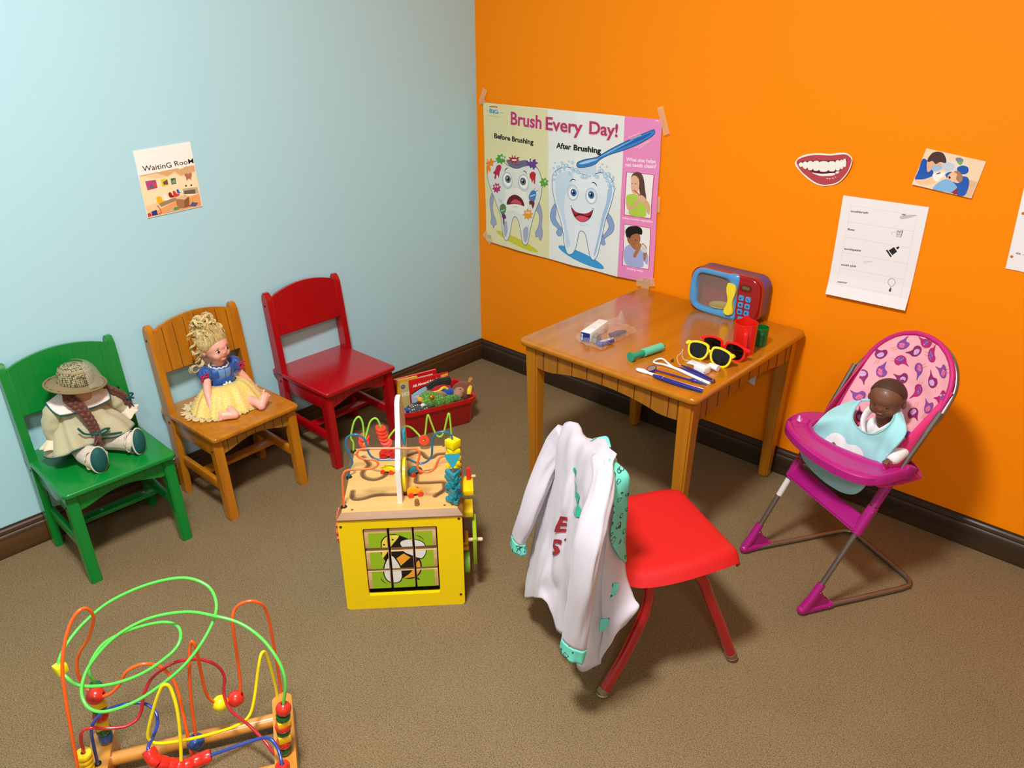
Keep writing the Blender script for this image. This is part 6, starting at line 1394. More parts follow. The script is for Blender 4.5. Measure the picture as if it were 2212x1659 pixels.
    CO = [[(-.035, -.122, .540), (-.016, -.117, .557), (.006, -.113, .561), (.022, -.118, .558)], [(-.03, -.098, .545), (-.012, -.100, .560), (.006, -.100, .565), (.03, -.105, .558)]]
    sheet('collar', CO, TL, 'turquoise printed collar', 0)
    PK = [[(.137, -.152, .300), (.144, -.140, .312), (.150, -.128, .312)], [(.146, -.158, .268), (.152, -.147, .281), (.156, -.136, .296)]]
    sheet('pocket_trim', PK, TL, 'turquoise pocket edge', 0, .003)
    PK2 = [[(.154, -.1675, .235), (.160, -.160, .238), (.165, -.153, .243)], [(.159, -.170, .205), (.163, -.162, .212), (.166, -.156, .222)]]
    sheet('pocket_trim', PK2, TL, 'turquoise pocket edge', 0, .003)
    def sleeve(pts, rad, cuff_n, seed):
        P = crom(pts, 8); N = len(P); rr = [rad[int(i*(len(rad)-1)/(N-1))]*(1-(i*(len(rad)-1)/(N-1)) % 1)+rad[min(len(rad)-1, int(i*(len(rad)-1)/(N-1))+1)]*((i*(len(rad)-1)/(N-1)) % 1) for i in range(N)]
        n = 36
        def ring(q, i, extra=0):
            tn = (P[min(i+1, N-1)]-P[max(i-1, 0)]).normalized(); ax = Vector((1, .3, 0)); ax = (ax-ax.dot(tn)*tn).normalized(); bx = tn.cross(ax); L = []
            for j in range(n):
                a = 2*PI*j/n; w = 1.06+.20*noise.noise(Vector((math.cos(a)*1.3+seed, math.sin(a)*1.3, i*.055)))-.26*abs(noise.noise(Vector((math.cos(a)*1.3+i*.02, math.sin(a)*1.3+seed, i*.06))))+.025*noise.noise(Vector((math.cos(a)*4, math.sin(a)*4+seed, i*.25)))
                L.append(q.b.verts.new(P[i]+(rr[i]*w+extra)*(math.cos(a)*ax+.62*math.sin(a)*bx)))
            return L
        for nm, a, b, m, ex, lb in (('sleeve', 0, N-cuff_n, WC, 0, None), ('cuff', N-cuff_n-1, N, TL, .0008, 'turquoise printed cuff')):
            q = M(); Rg = [ring(q, i, ex) for i in range(a, b)]
            for A, Bq in zip(Rg, Rg[1:]):
                for j in range(n): q.b.faces.new((A[j], A[(j+1) % n], Bq[(j+1) % n], Bq[j]))
            if nm == 'sleeve': q.b.faces.new(Rg[0][::-1])
            part(nm, q, m, t, lb, smooth=180, solid=.0015)
    sleeve([(-0.150,-0.132,0.500),(-0.168,-0.145,0.457),(-0.165,-0.170,0.408),(-0.152,-0.200,0.353),(-0.145,-0.222,0.294),(-0.156,-0.235,0.234),(-0.157,-0.238,0.198)], [.022, .030, .030, .028, .025, .023, .025], 7, 1.7)
    sleeve([(0.050,-0.140,0.556),(0.105,-0.155,0.548),(0.142,-0.176,0.525),(0.163,-0.198,0.492),(0.184,-0.216,0.450),(0.194,-0.228,0.380),(0.187,-0.233,0.292),(0.181,-0.236,0.222),(0.177,-0.238,0.187)], [.016, .022, .027, .030, .032, .030, .029, .028, .029], 8, 5.1)
    # printing on the back, laid on the cloth
    def on(u, v):
        fi = u*(len(C)-1); fk = v*(len(C[0])-1); i = min(int(fi), len(C)-2); k = min(int(fk), len(C[0])-2); a = fi-i; b = fk-k
        p = C[i][k]*(1-a)*(1-b)+C[i+1][k]*a*(1-b)+C[i][k+1]*(1-a)*b+C[i+1][k+1]*a*b
        p = p+Vector((0, 1, 0))*.011*fold(p)
        return p+Vector((.0008, -.0036, 0))
    def decal(name, art, label):
        bmesh.ops.triangulate(art.b, faces=art.b.faces)
        for k in range(1, 40):
            for no in ((1, 0, 0), (0, 1, 0)):
                co = (k/40, 0, 0) if no[0] else (0, -k/40, 0)
                bmesh.ops.bisect_plane(art.b, geom=list(art.b.verts)+list(art.b.edges)+list(art.b.faces), plane_co=co, plane_no=no, dist=1e-6)
        for v in art.b.verts: v.co = on(min(1, max(0, v.co.x)), min(1, max(0, -v.co.y)))+Vector((0, -v.co.z, 0))
        art.part(name, t, label)
    rd = '8e2430'
    a = Art(.0001); a.textfit('E', .355, -.522, .095, .060, rd, -3, .0035); a.textfit('S', .345, -.620, .095, .062, rd, -3, .0035)
    a.rect(.467, -.565, .012, .010, rd)
    decal('back_lettering', a, 'dark red letters')
    a = Art(.0001); g = '2fa98c'
    a.blob([(.42, -.255), (.44, -.245), (.49, -.25), (.53, -.275), (.54, -.30), (.50, -.285), (.46, -.27)], g); a.curve([(.54, -.30), (.55, -.33), (.545, -.36), (.55, -.38)], .008, g)
    a.blob([(.55, -.355), (.575, -.365), (.60, -.40), (.65, -.435), (.70, -.45), (.67, -.462), (.61, -.455), (.57, -.42)], g); a.curve([(.55, -.41), (.54, -.44), (.555, -.455), (.565, -.43)], .006, g)
    decal('back_emblem', a, 'turquoise swirl emblem')
coat()
# ================================================================ doll parts shared by the dolls
def frame3(c, fwd, up=(0, 0, 1)):
    f = Vector(fwd).normalized(); u = Vector(up); l = u.cross(f).normalized(); u = f.cross(l)
    m = Matrix((f, l, u)).transposed().to_4x4(); m.translation = c
    return m        # local +x forward, +y left, +z up
def cap(m, a, b, r0, r1=None, n=14):
    """rounded limb piece from a to b for a remeshed body"""
    r1 = r0 if r1 is None else r1
    m.cyl(a, b, r0, r1, n=n).ball(a, r0, u=n, v=8).ball(b, r1, u=n, v=8)
    return m
def doll_head(q, mx, s, child=True):
    """adds a small face: skull, cheeks, chin, nose, lips, ears, hollow brows; s = scale in metres of half a head"""
    B = lambda c, r: q.ball([0, 0, 0], tuple(x*s for x in r), u=24, v=16, mx=mx @ T(*[x*s for x in c]))
    B((-.08, 0, .18), (.98, .88, .86)); B((.12, 0, -.15), (.80, .76, .74)); B((.30, 0, .20), (.62, .68, .52))
    B((.46, .32, -.34), (.38, .34, .34)); B((.46, -.32, -.34), (.38, .34, .34)); B((.46, 0, -.66), (.34, .30, .22)); B((.30, 0, -.50), (.44, .46, .34))
    B((.86, 0, -.20), (.11, .10, .10)); B((.80, .075, -.24), (.08, .07, .06)); B((.80, -.075, -.24), (.08, .07, .06)); B((.78, 0, -.06), (.10, .07, .16))
    B((.74, 0, -.42), (.13, .17, .085)); B((.72, 0, -.50), (.12, .13, .07))
    for y in (-1, 1): B((-.08, y*.86, -.12), (.16, .10, .24)); B((-.02, y*.90, -.12), (.10, .07, .17))
def doll_eyes(parent, mx, s, iris, white='f4f2ee', sy=.30, z=.02, r=.15, lash='2a1c18', x=.80, lid=None):
    for y in (-1, 1):
        e = part('eye', M().ball((0, 0, 0), (r*.55*s, r*s, r*.92*s), u=18, v=12, mx=mx @ T(x*s, y*sy*s, z*s, 0, 0, y*16)), mat('eye_white_'+white, white, .12, coat=.8), parent)
        part('iris', M().ball((0, 0, 0), (r*.30*s, r*.62*s, r*.68*s), u=16, v=10, mx=mx @ T((x+r*.36)*s, y*(sy+.012)*s, z*s, 0, 0, y*16)), mat('iris_'+iris, iris, .1, coat=1), e)
        part('pupil', M().ball((0, 0, 0), (r*.16*s, r*.30*s, r*.34*s), u=12, v=8, mx=mx @ T((x+r*.56)*s, y*(sy+.014)*s, z*s, 0, 0, y*16)), mat('pupil_black', '060507', .1, coat=1), e)
        lp = [mx @ Vector(((x+r*.42-abs(k)*.10)*s, (y*sy+k*r*1.05)*s, (z+r*(.92-.55*k*k))*s)) for k in (-1, -.6, -.2, .2, .6, 1)]
        part('eyelash', M().tube(crom(lp, 4), [.012*s, .026*s, .012*s], 6), mat('lash_'+lash, lash, .6), parent)
def hand(q, mx, s, curl=.5):
    """a palm and five separate fingers, local +x to the fingertips, +y thumb side, -z palm"""
    P = lambda x, y, z: mx @ Vector((x*s, y*s, z*s))
    q.ball((0, 0, 0), (.40*s, .30*s, .15*s), u=14, v=10, mx=mx @ T(.32*s, 0, 0))
    for y, L in ((.24, .42), (.08, .50), (-.08, .46), (-.23, .36)):
        a = P(.60, y, 0); b = P(.60+L*.5, y*1.15, -.05*curl*2); c = P(.60+L*(1-.25*curl), y*1.2, -.26*curl)
        cap(q, a, b, .085*s, .080*s, 8); cap(q, b, c, .080*s, .068*s, 8)
    cap(q, P(.18, .22, 0), P(.42, .46, -.06), .10*s, .085*s, 8); cap(q, P(.42, .46, -.06), P(.60, .50, -.14), .085*s, .07*s, 8)
def foot(q, ankle, heel, toe, s, up):
    """a little doll foot with five toes"""
    a, h, t = Vector(ankle), Vector(heel), Vector(toe); d = (t-h).normalized(); u = Vector(up).normalized(); sd = d.cross(u).normalized()
    q.ball(h, s*.95, u=14, v=10); cap(q, h, h+(t-h)*.8, s*.90, s*.72, 12); cap(q, h+sd*s*.3, h+(t-h)*.8+sd*s*.42, s*.7, s*.6, 10); cap(q, h-sd*s*.3, h+(t-h)*.8-sd*s*.42, s*.7, s*.6, 10)
    for k in range(5):
        o = (k-2)*.42; q.ball(t+sd*o*s-d*abs(o)*s*.18+u*s*.1, s*(.34 if k else .40), u=10, v=8)

# ================================================================ doll high chair and the baby doll in it
HC = (1.595, -.519, 0); HCY = -29.39
MG = mat('magenta_plastic', 'a31173', .35, coat=.2); ST = mat('grey_tube_metal', '8d857e', .33, .85)
def bird_cloth_pt(u, v):
    """the fabric back: u across 0..1, v from the arch down 0..1 (v > .78 turns forward into the seat)"""
    z = .655-(.655-.405)*min(1, v/.74); x = (-1+2*u)
    hw = .128
    top = .655-z
    if top < .115: hw = .128*math.sqrt(max(0, 1-((.115-top)/.115)**2.1))
    y = .48*z+.004+.030*(1-x*x)*min(1, top/.12)
    if v > .74:
        k = (v-.74)/.26; y = .48*.405+.004+.030*(1-x*x)-k*.085; z = .405-.045*math.sin(min(1, k*1.3)*PI/2)-.012*(1-x*x)
        hw = .128-.010*k
    return Vector((.006+x*hw, y, z))
def high_chair():
    t = thing('doll_high_chair', 'magenta and grey metal doll high chair with pink bird-print seat', 'doll high chair', HC, HCY)
    k = .48
    for sx in (-1, 1):
        part('side_tube', M().tube([(sx*.128, .008, .020), (sx*.131, k*.30, .30), (sx*.136, k*.40, .40), (sx*.141, k*.53+.002, .53)], .0065, 14), ST, t)
    hoop = [(-.139, k*.50+.006, .50), (-.134, k*.535+.012, .535), (-.118, k*.58+.018, .578), (-.086, k*.620+.020, .618), (-.040, k*.638+.021, .638), (.006, k*.642+.021, .642), (.052, k*.638+.021, .638), (.096, k*.618+.020, .616), (.128, k*.58+.018, .576), (.139, k*.535+.012, .535), (.141, k*.50+.006, .50)]
    part('frame_hoop', M().tube(crom(hoop, 6), .0064, 14), ST, t)
    base = [(.128, .010, .0105), (.131, .15, .0085), (.134, .29, .0085), (.132, .318, .0085), (.120, .334, .0085), (.098, .339, .0085), (0, .339, .0085), (-.085, .339, .0085), (-.106, .334, .0085), (-.116, .318, .0085), (-.118, .29, .0085), (-.121, .15, .0085), (-.124, .010, .0105)]
    part('base_tube', M().tube(base, .0065, 14), ST, t)
    for sx in (-1, 1):
        q = M()
        q.tube([(sx*.128, -.004, .012), (sx*.129, .020, .050), (sx*.1295, .038, .085)], [.0115, .0110, .0100], 16)
        q.tube([(sx*.126, -.004, .0125), (sx*.128, .045, .011), (sx*.129, .080, .011)], [.0122, .0105, .0100], 16)
        q.ball((sx*.127, -.004, .0125), .0122)
        q.prism([(0, .012), (.036, .075), (.048, .045), (.062, .036), (.072, .018), (.074, .006), (.0, .004)], .012, Matrix.Translation((sx*.128-.006, 0, 0)) @ Matrix.Rotation(R(90), 4, 'Z') @ Matrix.Rotation(R(90), 4, 'X'), bev=.002)
        br = part('foot_bracket', q, MG, t, 'magenta plastic corner foot')
        part('rivet', M().ico((sx*.128+.011, .031, .066), .0024, 1), ST, br); part('rivet', M().ico((sx*.128+.0105, .068, .013), .0024, 1), ST, br)
        part('glide', M().box((sx*.128, .285, .002), (.008, .022, .004), bev=.001), MG, t)
        # sleeves
        lo, hi = ((.222, .292), (.295, .385)) if sx > 0 else ((.224, .275), (.278, .385))
        s1 = part('tube_sleeve', M().tube([(sx*.1295, k*lo[0], lo[0]), (sx*.130, k*lo[1], lo[1])], .0125, 18), MG, t)
        part('tube_sleeve', M().tube([(sx*.130, k*hi[0], hi[0]), (sx*.131, k*hi[1], hi[1])], .0112, 18), MG, t)
        part('bolt', M().ico((sx*.130+.009, k*.288-.007, .284), .0032, 1), mat('bright_steel', 'd5d2cc', .2, 1), s1)
    part('label_sleeve', M().tube([(-.1287, k*.170, .170), (-.129, k*.218, .218)], .0078, 14), mat('label_white', 'd9cfd0', .6), t, 'white paper label around the left tube')
    part('footrest', M().prism(poly_round(.262, .044, .010, 4), .010, T(.002, k*.235+.002, .240, 38, 0, 0), bev=.004, seg=3), MG, t)
    # fabric back and seat
    CL = mat('pink_bird_cloth', 'f0a9b4', .8, sheen=.2, bump=.1, bscale=900)
    def wr(p):
        return p+Vector((0, -1, 0))*.0035*noise.noise(Vector((p.x*30, 1.7, p.z*22)))
    q = M().grid(lambda u, v: wr(bird_cloth_pt(u, .004+.996*v)), 36, 60)
    cl = part('seat_fabric', q, CL, t, 'pale pink fabric printed with magenta and purple birds', smooth=180, solid=.0025)
    # piping round the arch and side wings
    edge = [bird_cloth_pt(0, v) for v in [1-.034*i for i in range(30)]]+[bird_cloth_pt(u, .004) for u in (.25, .5, .75)]+[bird_cloth_pt(1, v) for v in [.034*i+.014 for i in range(30)]]
    part('edge_binding', M().tube(edge, .0062, 10), mat('hot_pink_binding', 'c21f72', .6), t, 'hot pink edge binding')
    HP = mat('hot_pink_cloth', 'd6246e', .7, sheen=.2)
    for sx in (-1, 1):
        q = M()
        def wing(u, v, sx=sx):
            z = .575-.205*v; yb = .48*z+.006; a = Vector((.006+sx*.128, yb, z)); f = min(1, max(0, (v-.05)/.6))
            b = Vector((.006+sx*(.122-.006*f), yb-.046*f-.004, z-.008*f)); p = a.lerp(b, u); p.x += sx*.006*math.sin(PI*u); return p
        q.grid(wing, 8, 16)
        part('side_wing', q, HP, t, 'hot pink fabric side wing', smooth=180, solid=.002, off=0)
    q = M()
    def pouch(u, v):
        x = .006+(-1+2*u)*(.128+.014*v); return Vector((x, .205+.060*math.sin(PI*min(1, v*1.1)/2)*(.65+.35*math.sin(PI*u)), .415-.055*v))
    q.grid(pouch, 16, 8); q.grid(lambda u, v: Vector((.006+(-1+2*u)*.138, .125+.130*v, .358-.006*math.sin(PI*v))), 10, 8)
    part('seat_sling', q, HP, t, 'hot pink sling under the seat', smooth=180, solid=.002, off=0)
    # printed birds
    a = Art(.0002); mg, pu, dk, lg = 'b3246c', '86479c', '8c1f62', 'e59a5c'
    random.seed(8)
    spots = [(.50, .045, 20), (.22, .12, -30), (.42, .13, 60), (.66, .10, -80), (.86, .16, 30), (.10, .24, 10), (.32, .23, 200), (.55, .23, 140), (.76, .25, -20), (.94, .30, 60), (.20, .35, -60), (.42, .34, 30), (.64, .36, 100), (.86, .40, 10), (.06, .42, 160), (.30, .46, 60), (.53, .46, -40), (.74, .49, 200), (.94, .53, -30), (.14, .56, 20), (.40, .58, 120), (.62, .60, 0), (.84, .63, 70), (.26, .68, -20), (.52, .70, 40), (.74, .73, 160), (.93, .75, 10), (.36, .84, 0), (.64, .86, 80)]
    birds = []
    for i, (u, v, an) in enumerate(spots):
        b = Art(.0002); c = (mg, pu, dk)[i % 3]; c2 = (pu, 'e0628c', 'c9a0d0')[i % 3]; s_ = .021
        if i % 2: b.stroke([(-.001, -.008), (-.003, -.022)], .0007, lg); b.stroke([(.004, -.008), (.003, -.021)], .0007, lg)
        else: b.stroke([(.010, -.002), (.020, -.006)], .0007, lg); b.stroke([(.009, .002), (.020, .001)], .0007, lg)
        b.blob([(-.019, .012), (-.013, .004), (-.010, -.005), (-.002, -.0105), (.008, -.009), (.013, -.001), (.011, .007), (.004, .0105), (-.003, .007), (-.010, .008)], c, 4)
        b.blob([(-.006, -.004), (.001, -.008), (.008, -.004), (.006, .002), (-.001, .003)], c2, 4)
        for q_ in range(5):
            b.ell(-.004+.003*q_, -.004+.0025*((q_*7) % 3), .0007, .0007, 'f4d9e4', n=8)
        birds.append((b, u, v, an))
    q = bmesh.new(); ink = q.loops.layers.float_color.new('ink')
    for b, u, v, an in birds:
        bmesh.ops.triangulate(b.b, faces=b.b.faces)
        bmesh.ops.subdivide_edges(b.b, edges=b.b.edges[:], cuts=1)
        si = b.b.loops.layers.float_color['ink']; ca, sa = math.cos(R(an)), math.sin(R(an)); mp = {}
        for w_ in b.b.verts:
            x, y, z = w_.co; X, Y = (x*ca-y*sa)*1.18, (x*sa+y*ca)*1.18
            uu, vv = u+X/.256, v-Y/.34
            ok = bird_cloth_pt(min(1, max(0, uu)), min(1, max(.02, vv)))
            half = abs(bird_cloth_pt(1, min(1, max(.02, vv))).x-.006)
            px = .006+(u*2-1)*half+X
            uq = .5+(px-.006)/(2*max(.01, half)); inside = .02 < uq < .98 and .02 < vv < .995
            pt = wr(bird_cloth_pt(min(1, max(0, uq)), min(1, max(.02, vv)))); nn = Vector((0, -1, .35)).normalized() if vv < .74 else Vector((0, -.3, 1)).normalized()
            mp[w_] = (pt+nn*(.0038+z*.5), inside)
        for f in b.b.faces:
            if all(mp[w_][1] for w_ in f.verts):
                nf = q.faces.new([q.verts.new(mp[w_][0]) for w_ in f.verts])
                for l0, l1 in zip(f.loops, nf.loops): l1[ink] = l0[si]
        b.b.free()
    me = bpy.data.meshes.new('bird_print'); q.to_mesh(me); q.free(); me.materials.append(print_mat())
    o = bpy.data.objects.new('bird_print', me); COL.objects.link(o); o.parent = cl
    # tray
    zt = .398
    out = [(-.136, .205), (-.160, .170), (-.166, .130), (-.152, .088), (-.118, .056), (-.055, .038), (.020, .034), (.090, .046), (.138, .072), (.156, .105), (.157, .150), (.150, .205)]
    inn = [(-.112, .205), (-.106, .178), (-.112, .152), (-.095, .122), (-.062, .106), (-.020, .106), (.030, .122), (.075, .146), (.104, .165), (.114, .180), (.116, .192), (.122, .205)]
    def res(L, n): 
        P = crom([(a, b, 0) for a, b in L], n); return [(p.x, p.y) for p in P]
    oo, ii = res(out, 5), res(inn, 5); q = M(); N = len(oo)
    def layer(w0, w1, z):   # rows between the outer and inner edge
        return z
    cup = Vector((-.128, .103)); V = []
    rowsn = 16
    for i in range(N):
        a, b = Vector(oo[i]), Vector(ii[i]); row = []
        for j in range(rowsn+1):
            s_ = j/rowsn; p = a.lerp(b, s_); z = zt
            z -= .006*(1-min(1, s_/.10))**2+.006*(1-min(1, (1-s_)/.10))**2          # rounded rims
            u = i/(N-1)
            if .30 < u < .84 and .20 < s_ < .80:
                z -= .0065*min(1, (min(s_-.20, .80-s_))/.07)*min(1, (min(u-.30, .84-u))/.03)
            d = (p-cup).length
            if d < .026: z -= .013*min(1, (.026-d)/.005)
            row.append(q.b.verts.new((p.x, p.y, z)))
        V.append(row)
    for i in range(N-1):
        for j in range(rowsn): q.b.faces.new((V[i][j], V[i+1][j], V[i+1][j+1], V[i][j+1]))
    lowO = [q.b.verts.new((x, y, zt-.024)) for x, y in oo]; lowI = [q.b.verts.new((x, y, zt-.020)) for x, y in ii]
    for i in range(N-1):
        q.b.faces.new((V[i+1][0], V[i][0], lowO[i], lowO[i+1])); q.b.faces.new((V[i][-1], V[i+1][-1], lowI[i+1], lowI[i])); q.b.faces.new((lowO[i], lowI[i], lowI[i+1], lowO[i+1]))
    for i in (0, N-1):
        f = [V[i][j] for j in range(rowsn+1)]+[lowI[i], lowO[i]]; q.b.faces.new(f)
    part('tray', q, mat('magenta_tray', 'b01c7a', .32, coat=.25), t, 'magenta feeding tray with cup hollow', smooth=35)
    part('tray_clip', M().box((.137, .200, .385), (.034, .030, .036), rot=(-20, 0, 0), bev=.004), MG, t); part('tray_clip', M().box((-.130, .200, .385), (.030, .030, .034), rot=(-20, 0, 0), bev=.004), MG, t)
high_chair()
def inside(p, poly):
    c = False; n = len(poly)
    for i in range(n):
        (x1, y1), (x2, y2) = poly[i], poly[i-1]
        if (y1 > p[1]) != (y2 > p[1]) and p[0] < (x2-x1)*(p[1]-y1)/(y2-y1)+x1: c = not c
    return c
def baby():
    t = thing('baby_doll', 'brown-skinned baby doll sitting in the high chair behind its tray', 'doll', HC, HCY)
    SK = mat('doll_brown_skin', '70462f', .52, sss=.05, coat=.08)
    s = .0445; mx = frame3((.052, .186, .532), (.50, -.86, -.12))
    q = M(); doll_head(q, mx, s)
    cap(q, (.050, .192, .49), (.054, .205, .452), .020, .022)
    q.ball((.056, .208, .41), (.040, .030, .050)); q.ball((.056, .205, .372), (.040, .032, .030))
    for sx, e, h in ((-1, (-.010, .180, .395), (-.020, .145, .385)), (1, (.120, .192, .430), (.128, .160, .418))):
        sh = (.056+sx*.038, .200, .442); cap(q, sh, e, .013, .0115); cap(q, e, h, .0115, .009)
        hand(q, frame3(h, (.1*sx, -1, -.2)), .022, .6)
        th = (.056+sx*.022, .185, .372); kn = (.056+sx*.030, .150, .366); cap(q, th, kn, .019, .016); cap(q, kn, (.056+sx*.030, .158, .330), .015, .012)
    part('body', q, SK, t, None, remesh=.0014, rs=5)
    q = M(); B = lambda c, r: q.ball([0, 0, 0], tuple(v*s for v in r), u=96, v=64, mx=mx @ T(*[v*s for v in c]))
    B((-.09, 0, .19), (1.0, .905, .885))
    for v_ in list(q.b.verts):
        l = mx.inverted() @ v_.co; l /= s
        fx = .44-.25*abs(l.y)**2
        if l.z < .30-.55*max(0, -l.x)-.1*l.x+.9*max(0, l.x-.1) or l.x > fx+.3*max(0, l.z-.6): q.b.verts.remove(v_)
    part('painted_hair', q, mat('doll_painted_hair', '432a1f', .6), t, 'dark brown painted hair')
    doll_eyes(t, mx, s, '2a1710', white='4a3026', sy=.29, z=-.02, r=.115, lash='1c100b', x=.785)
    part('lips', M().ball((0, 0, 0), (.05*s, .16*s, .05*s), mx=mx @ T(.845*s, 0, -.455*s)), mat('doll_brown_lips', '7d4a3a', .4), t)
    # white shirt: body, sleeves, open collar
    WS = mat('shirt_white', 'ece6ea', .8, sheen=.2)
    q = M(); q.ball((.056, .207, .415), (.049, .037, .060)).ball((.056, .205, .368), (.048, .040, .034))
    for sx, e, h in ((-1, (-.010, .180, .395), (-.018, .152, .387)), (1, (.120, .192, .430), (.127, .168, .421))):
        cap(q, (.056+sx*.036, .200, .445), e, .019, .0185); cap(q, e, h, .0185, .017)
    part('shirt', q, WS, t, None, remesh=.002, rs=3)
    for sx, pts in ((-1, [(.014, .208, .494), (.006, .186, .478), (.018, .164, .462), (.040, .150, .450), (.056, .146, .440)]), (1, [(.078, .208, .505), (.090, .190, .496), (.088, .166, .480), (.076, .150, .462), (.062, .146, .446)])):
        part('shirt_collar', M().tube(crom(pts, 6), [.009, .010, .0085, .0075, .0055], 12, flat=.55), WS, t)
baby()
def bib():
    t = thing('doll_bib', 'pale turquoise bib with a white cloud worn by the baby doll', 'bib', HC, HCY)
    D = [[(-0.037,0.2,0.484,945,470),(-0.043,0.2,0.481,921,470),(-0.049,0.2,0.477,898,470),(-0.056,0.2,0.474,874,470),(-0.062,0.2,0.471,850,470)],
[(-0.035,0.185,0.466,875,560),(-0.048,0.18,0.459,806,564),(-0.061,0.175,0.453,738,568),(-0.074,0.17,0.446,669,571),(-0.088,0.165,0.439,600,575)],
[(-0.021,0.168,0.452,838,660),(-0.035,0.156,0.443,735,679),(-0.05,0.144,0.433,632,698),(-0.064,0.132,0.423,528,716),(-0.08,0.12,0.412,425,735)],
[(0.003,0.155,0.447,860,745),(-0.025,0.144,0.419,700,811),(-0.053,0.133,0.39,541,878),(-0.083,0.123,0.359,382,944),(-0.115,0.112,0.327,222,1010)],
[(0.035,0.145,0.448,930,820),(0.009,0.137,0.411,772,925),(-0.019,0.129,0.373,615,1030),(-0.048,0.12,0.332,458,1135),(-0.078,0.112,0.29,300,1240)],
[(0.067,0.14,0.455,1030,872),(0.053,0.136,0.412,922,1029),(0.039,0.133,0.368,815,1186),(0.024,0.129,0.322,708,1343),(0.008,0.125,0.274,600,1500)],
[(0.088,0.143,0.467,1130,862),(0.084,0.142,0.425,1068,1042),(0.079,0.141,0.381,1005,1221),(0.075,0.141,0.337,942,1400),(0.07,0.14,0.291,880,1580)],
[(0.098,0.155,0.485,1240,800),(0.098,0.155,0.455,1208,932),(0.098,0.155,0.426,1175,1065),(0.098,0.155,0.395,1142,1198),(0.098,0.155,0.365,1110,1330)],
[(0.095,0.172,0.502,1320,700),(0.104,0.168,0.486,1315,795),(0.112,0.164,0.471,1310,890),(0.12,0.159,0.455,1305,985),(0.128,0.155,0.439,1300,1080)],
[(0.079,0.19,0.513,1345,600),(0.093,0.186,0.507,1377,665),(0.108,0.182,0.5,1408,730),(0.122,0.179,0.494,1440,795),(0.136,0.175,0.488,1472,860)],
[(0.06,0.205,0.521,1345,510),(0.067,0.205,0.517,1369,542),(0.074,0.205,0.514,1392,575),(0.082,0.205,0.51,1416,608),(0.089,0.205,0.507,1440,640)]]
    # the last two numbers of each point are its place in the bib's own cutting pattern
    cloud = [(p.x, p.y) for p in crom([(a, b, 0) for a, b in [(560, 885), (620, 858), (690, 872), (745, 920), (770, 985), (830, 998), (900, 1012), (950, 1055), (975, 1120), (960, 1210), (910, 1290), (800, 1330), (700, 1325), (600, 1270), (520, 1185), (480, 1080), (500, 950)]], 4, True)]
    nr = len(D); A3 = [crom([(a[0], a[1], a[2]) for a in r], 34) for r in D]; P3 = [crom([(a[3], a[4], 0) for a in r], 34) for r in D]
    nc = len(A3[0]); A = [crom([A3[i][j] for i in range(nr)], 30) for j in range(nc)]; P = [crom([P3[i][j] for i in range(nr)], 30) for j in range(nc)]
    q = M(); V = []
    for j in range(nc):
        V.append([q.b.verts.new(p+Vector((.25, -1, 0))*.004*(noise.noise(Vector((p.x*28, p.z*28, .5)))+.3)*min(1, j/24)) for p in A[j]])
    for j in range(nc-1):
        for k in range(len(V[0])-1):
            f = q.b.faces.new((V[j][k], V[j][k+1], V[j+1][k+1], V[j+1][k])); m_ = (P[j][k]+P[j+1][k+1])/2
            if inside((m_.x, m_.y), cloud): f.material_index = 1
    BC = mat('bib_turquoise', '9fd9de', .75, sheen=.25, bump=.06, bscale=1200)
    part('bib_cloth', q, [BC, mat('bib_cloud_white', 'efeef0', .75)], t, None, smooth=180, solid=.0018, off=0)
    rim = [p+Vector((.1, -.4, .1))*.002 for p in A[-1]]; part('bib_edging', M().tube(rim, .0016, 8), mat('bib_trim', '8fced6', .7), t)
    rim = [p+Vector((.1, -.4, .3))*.002 for p in A[0]]; part('neck_edging', M().tube(rim, .0018, 8), mat('bib_trim', ''), t)
    st = crom([(.062, .212, .520), (.030, .235, .512), (-.010, .225, .495), (-.040, .203, .482)], 8); part('neck_strap', M().tube(st, .0035, 8, flat=.4), BC, t)
bib()
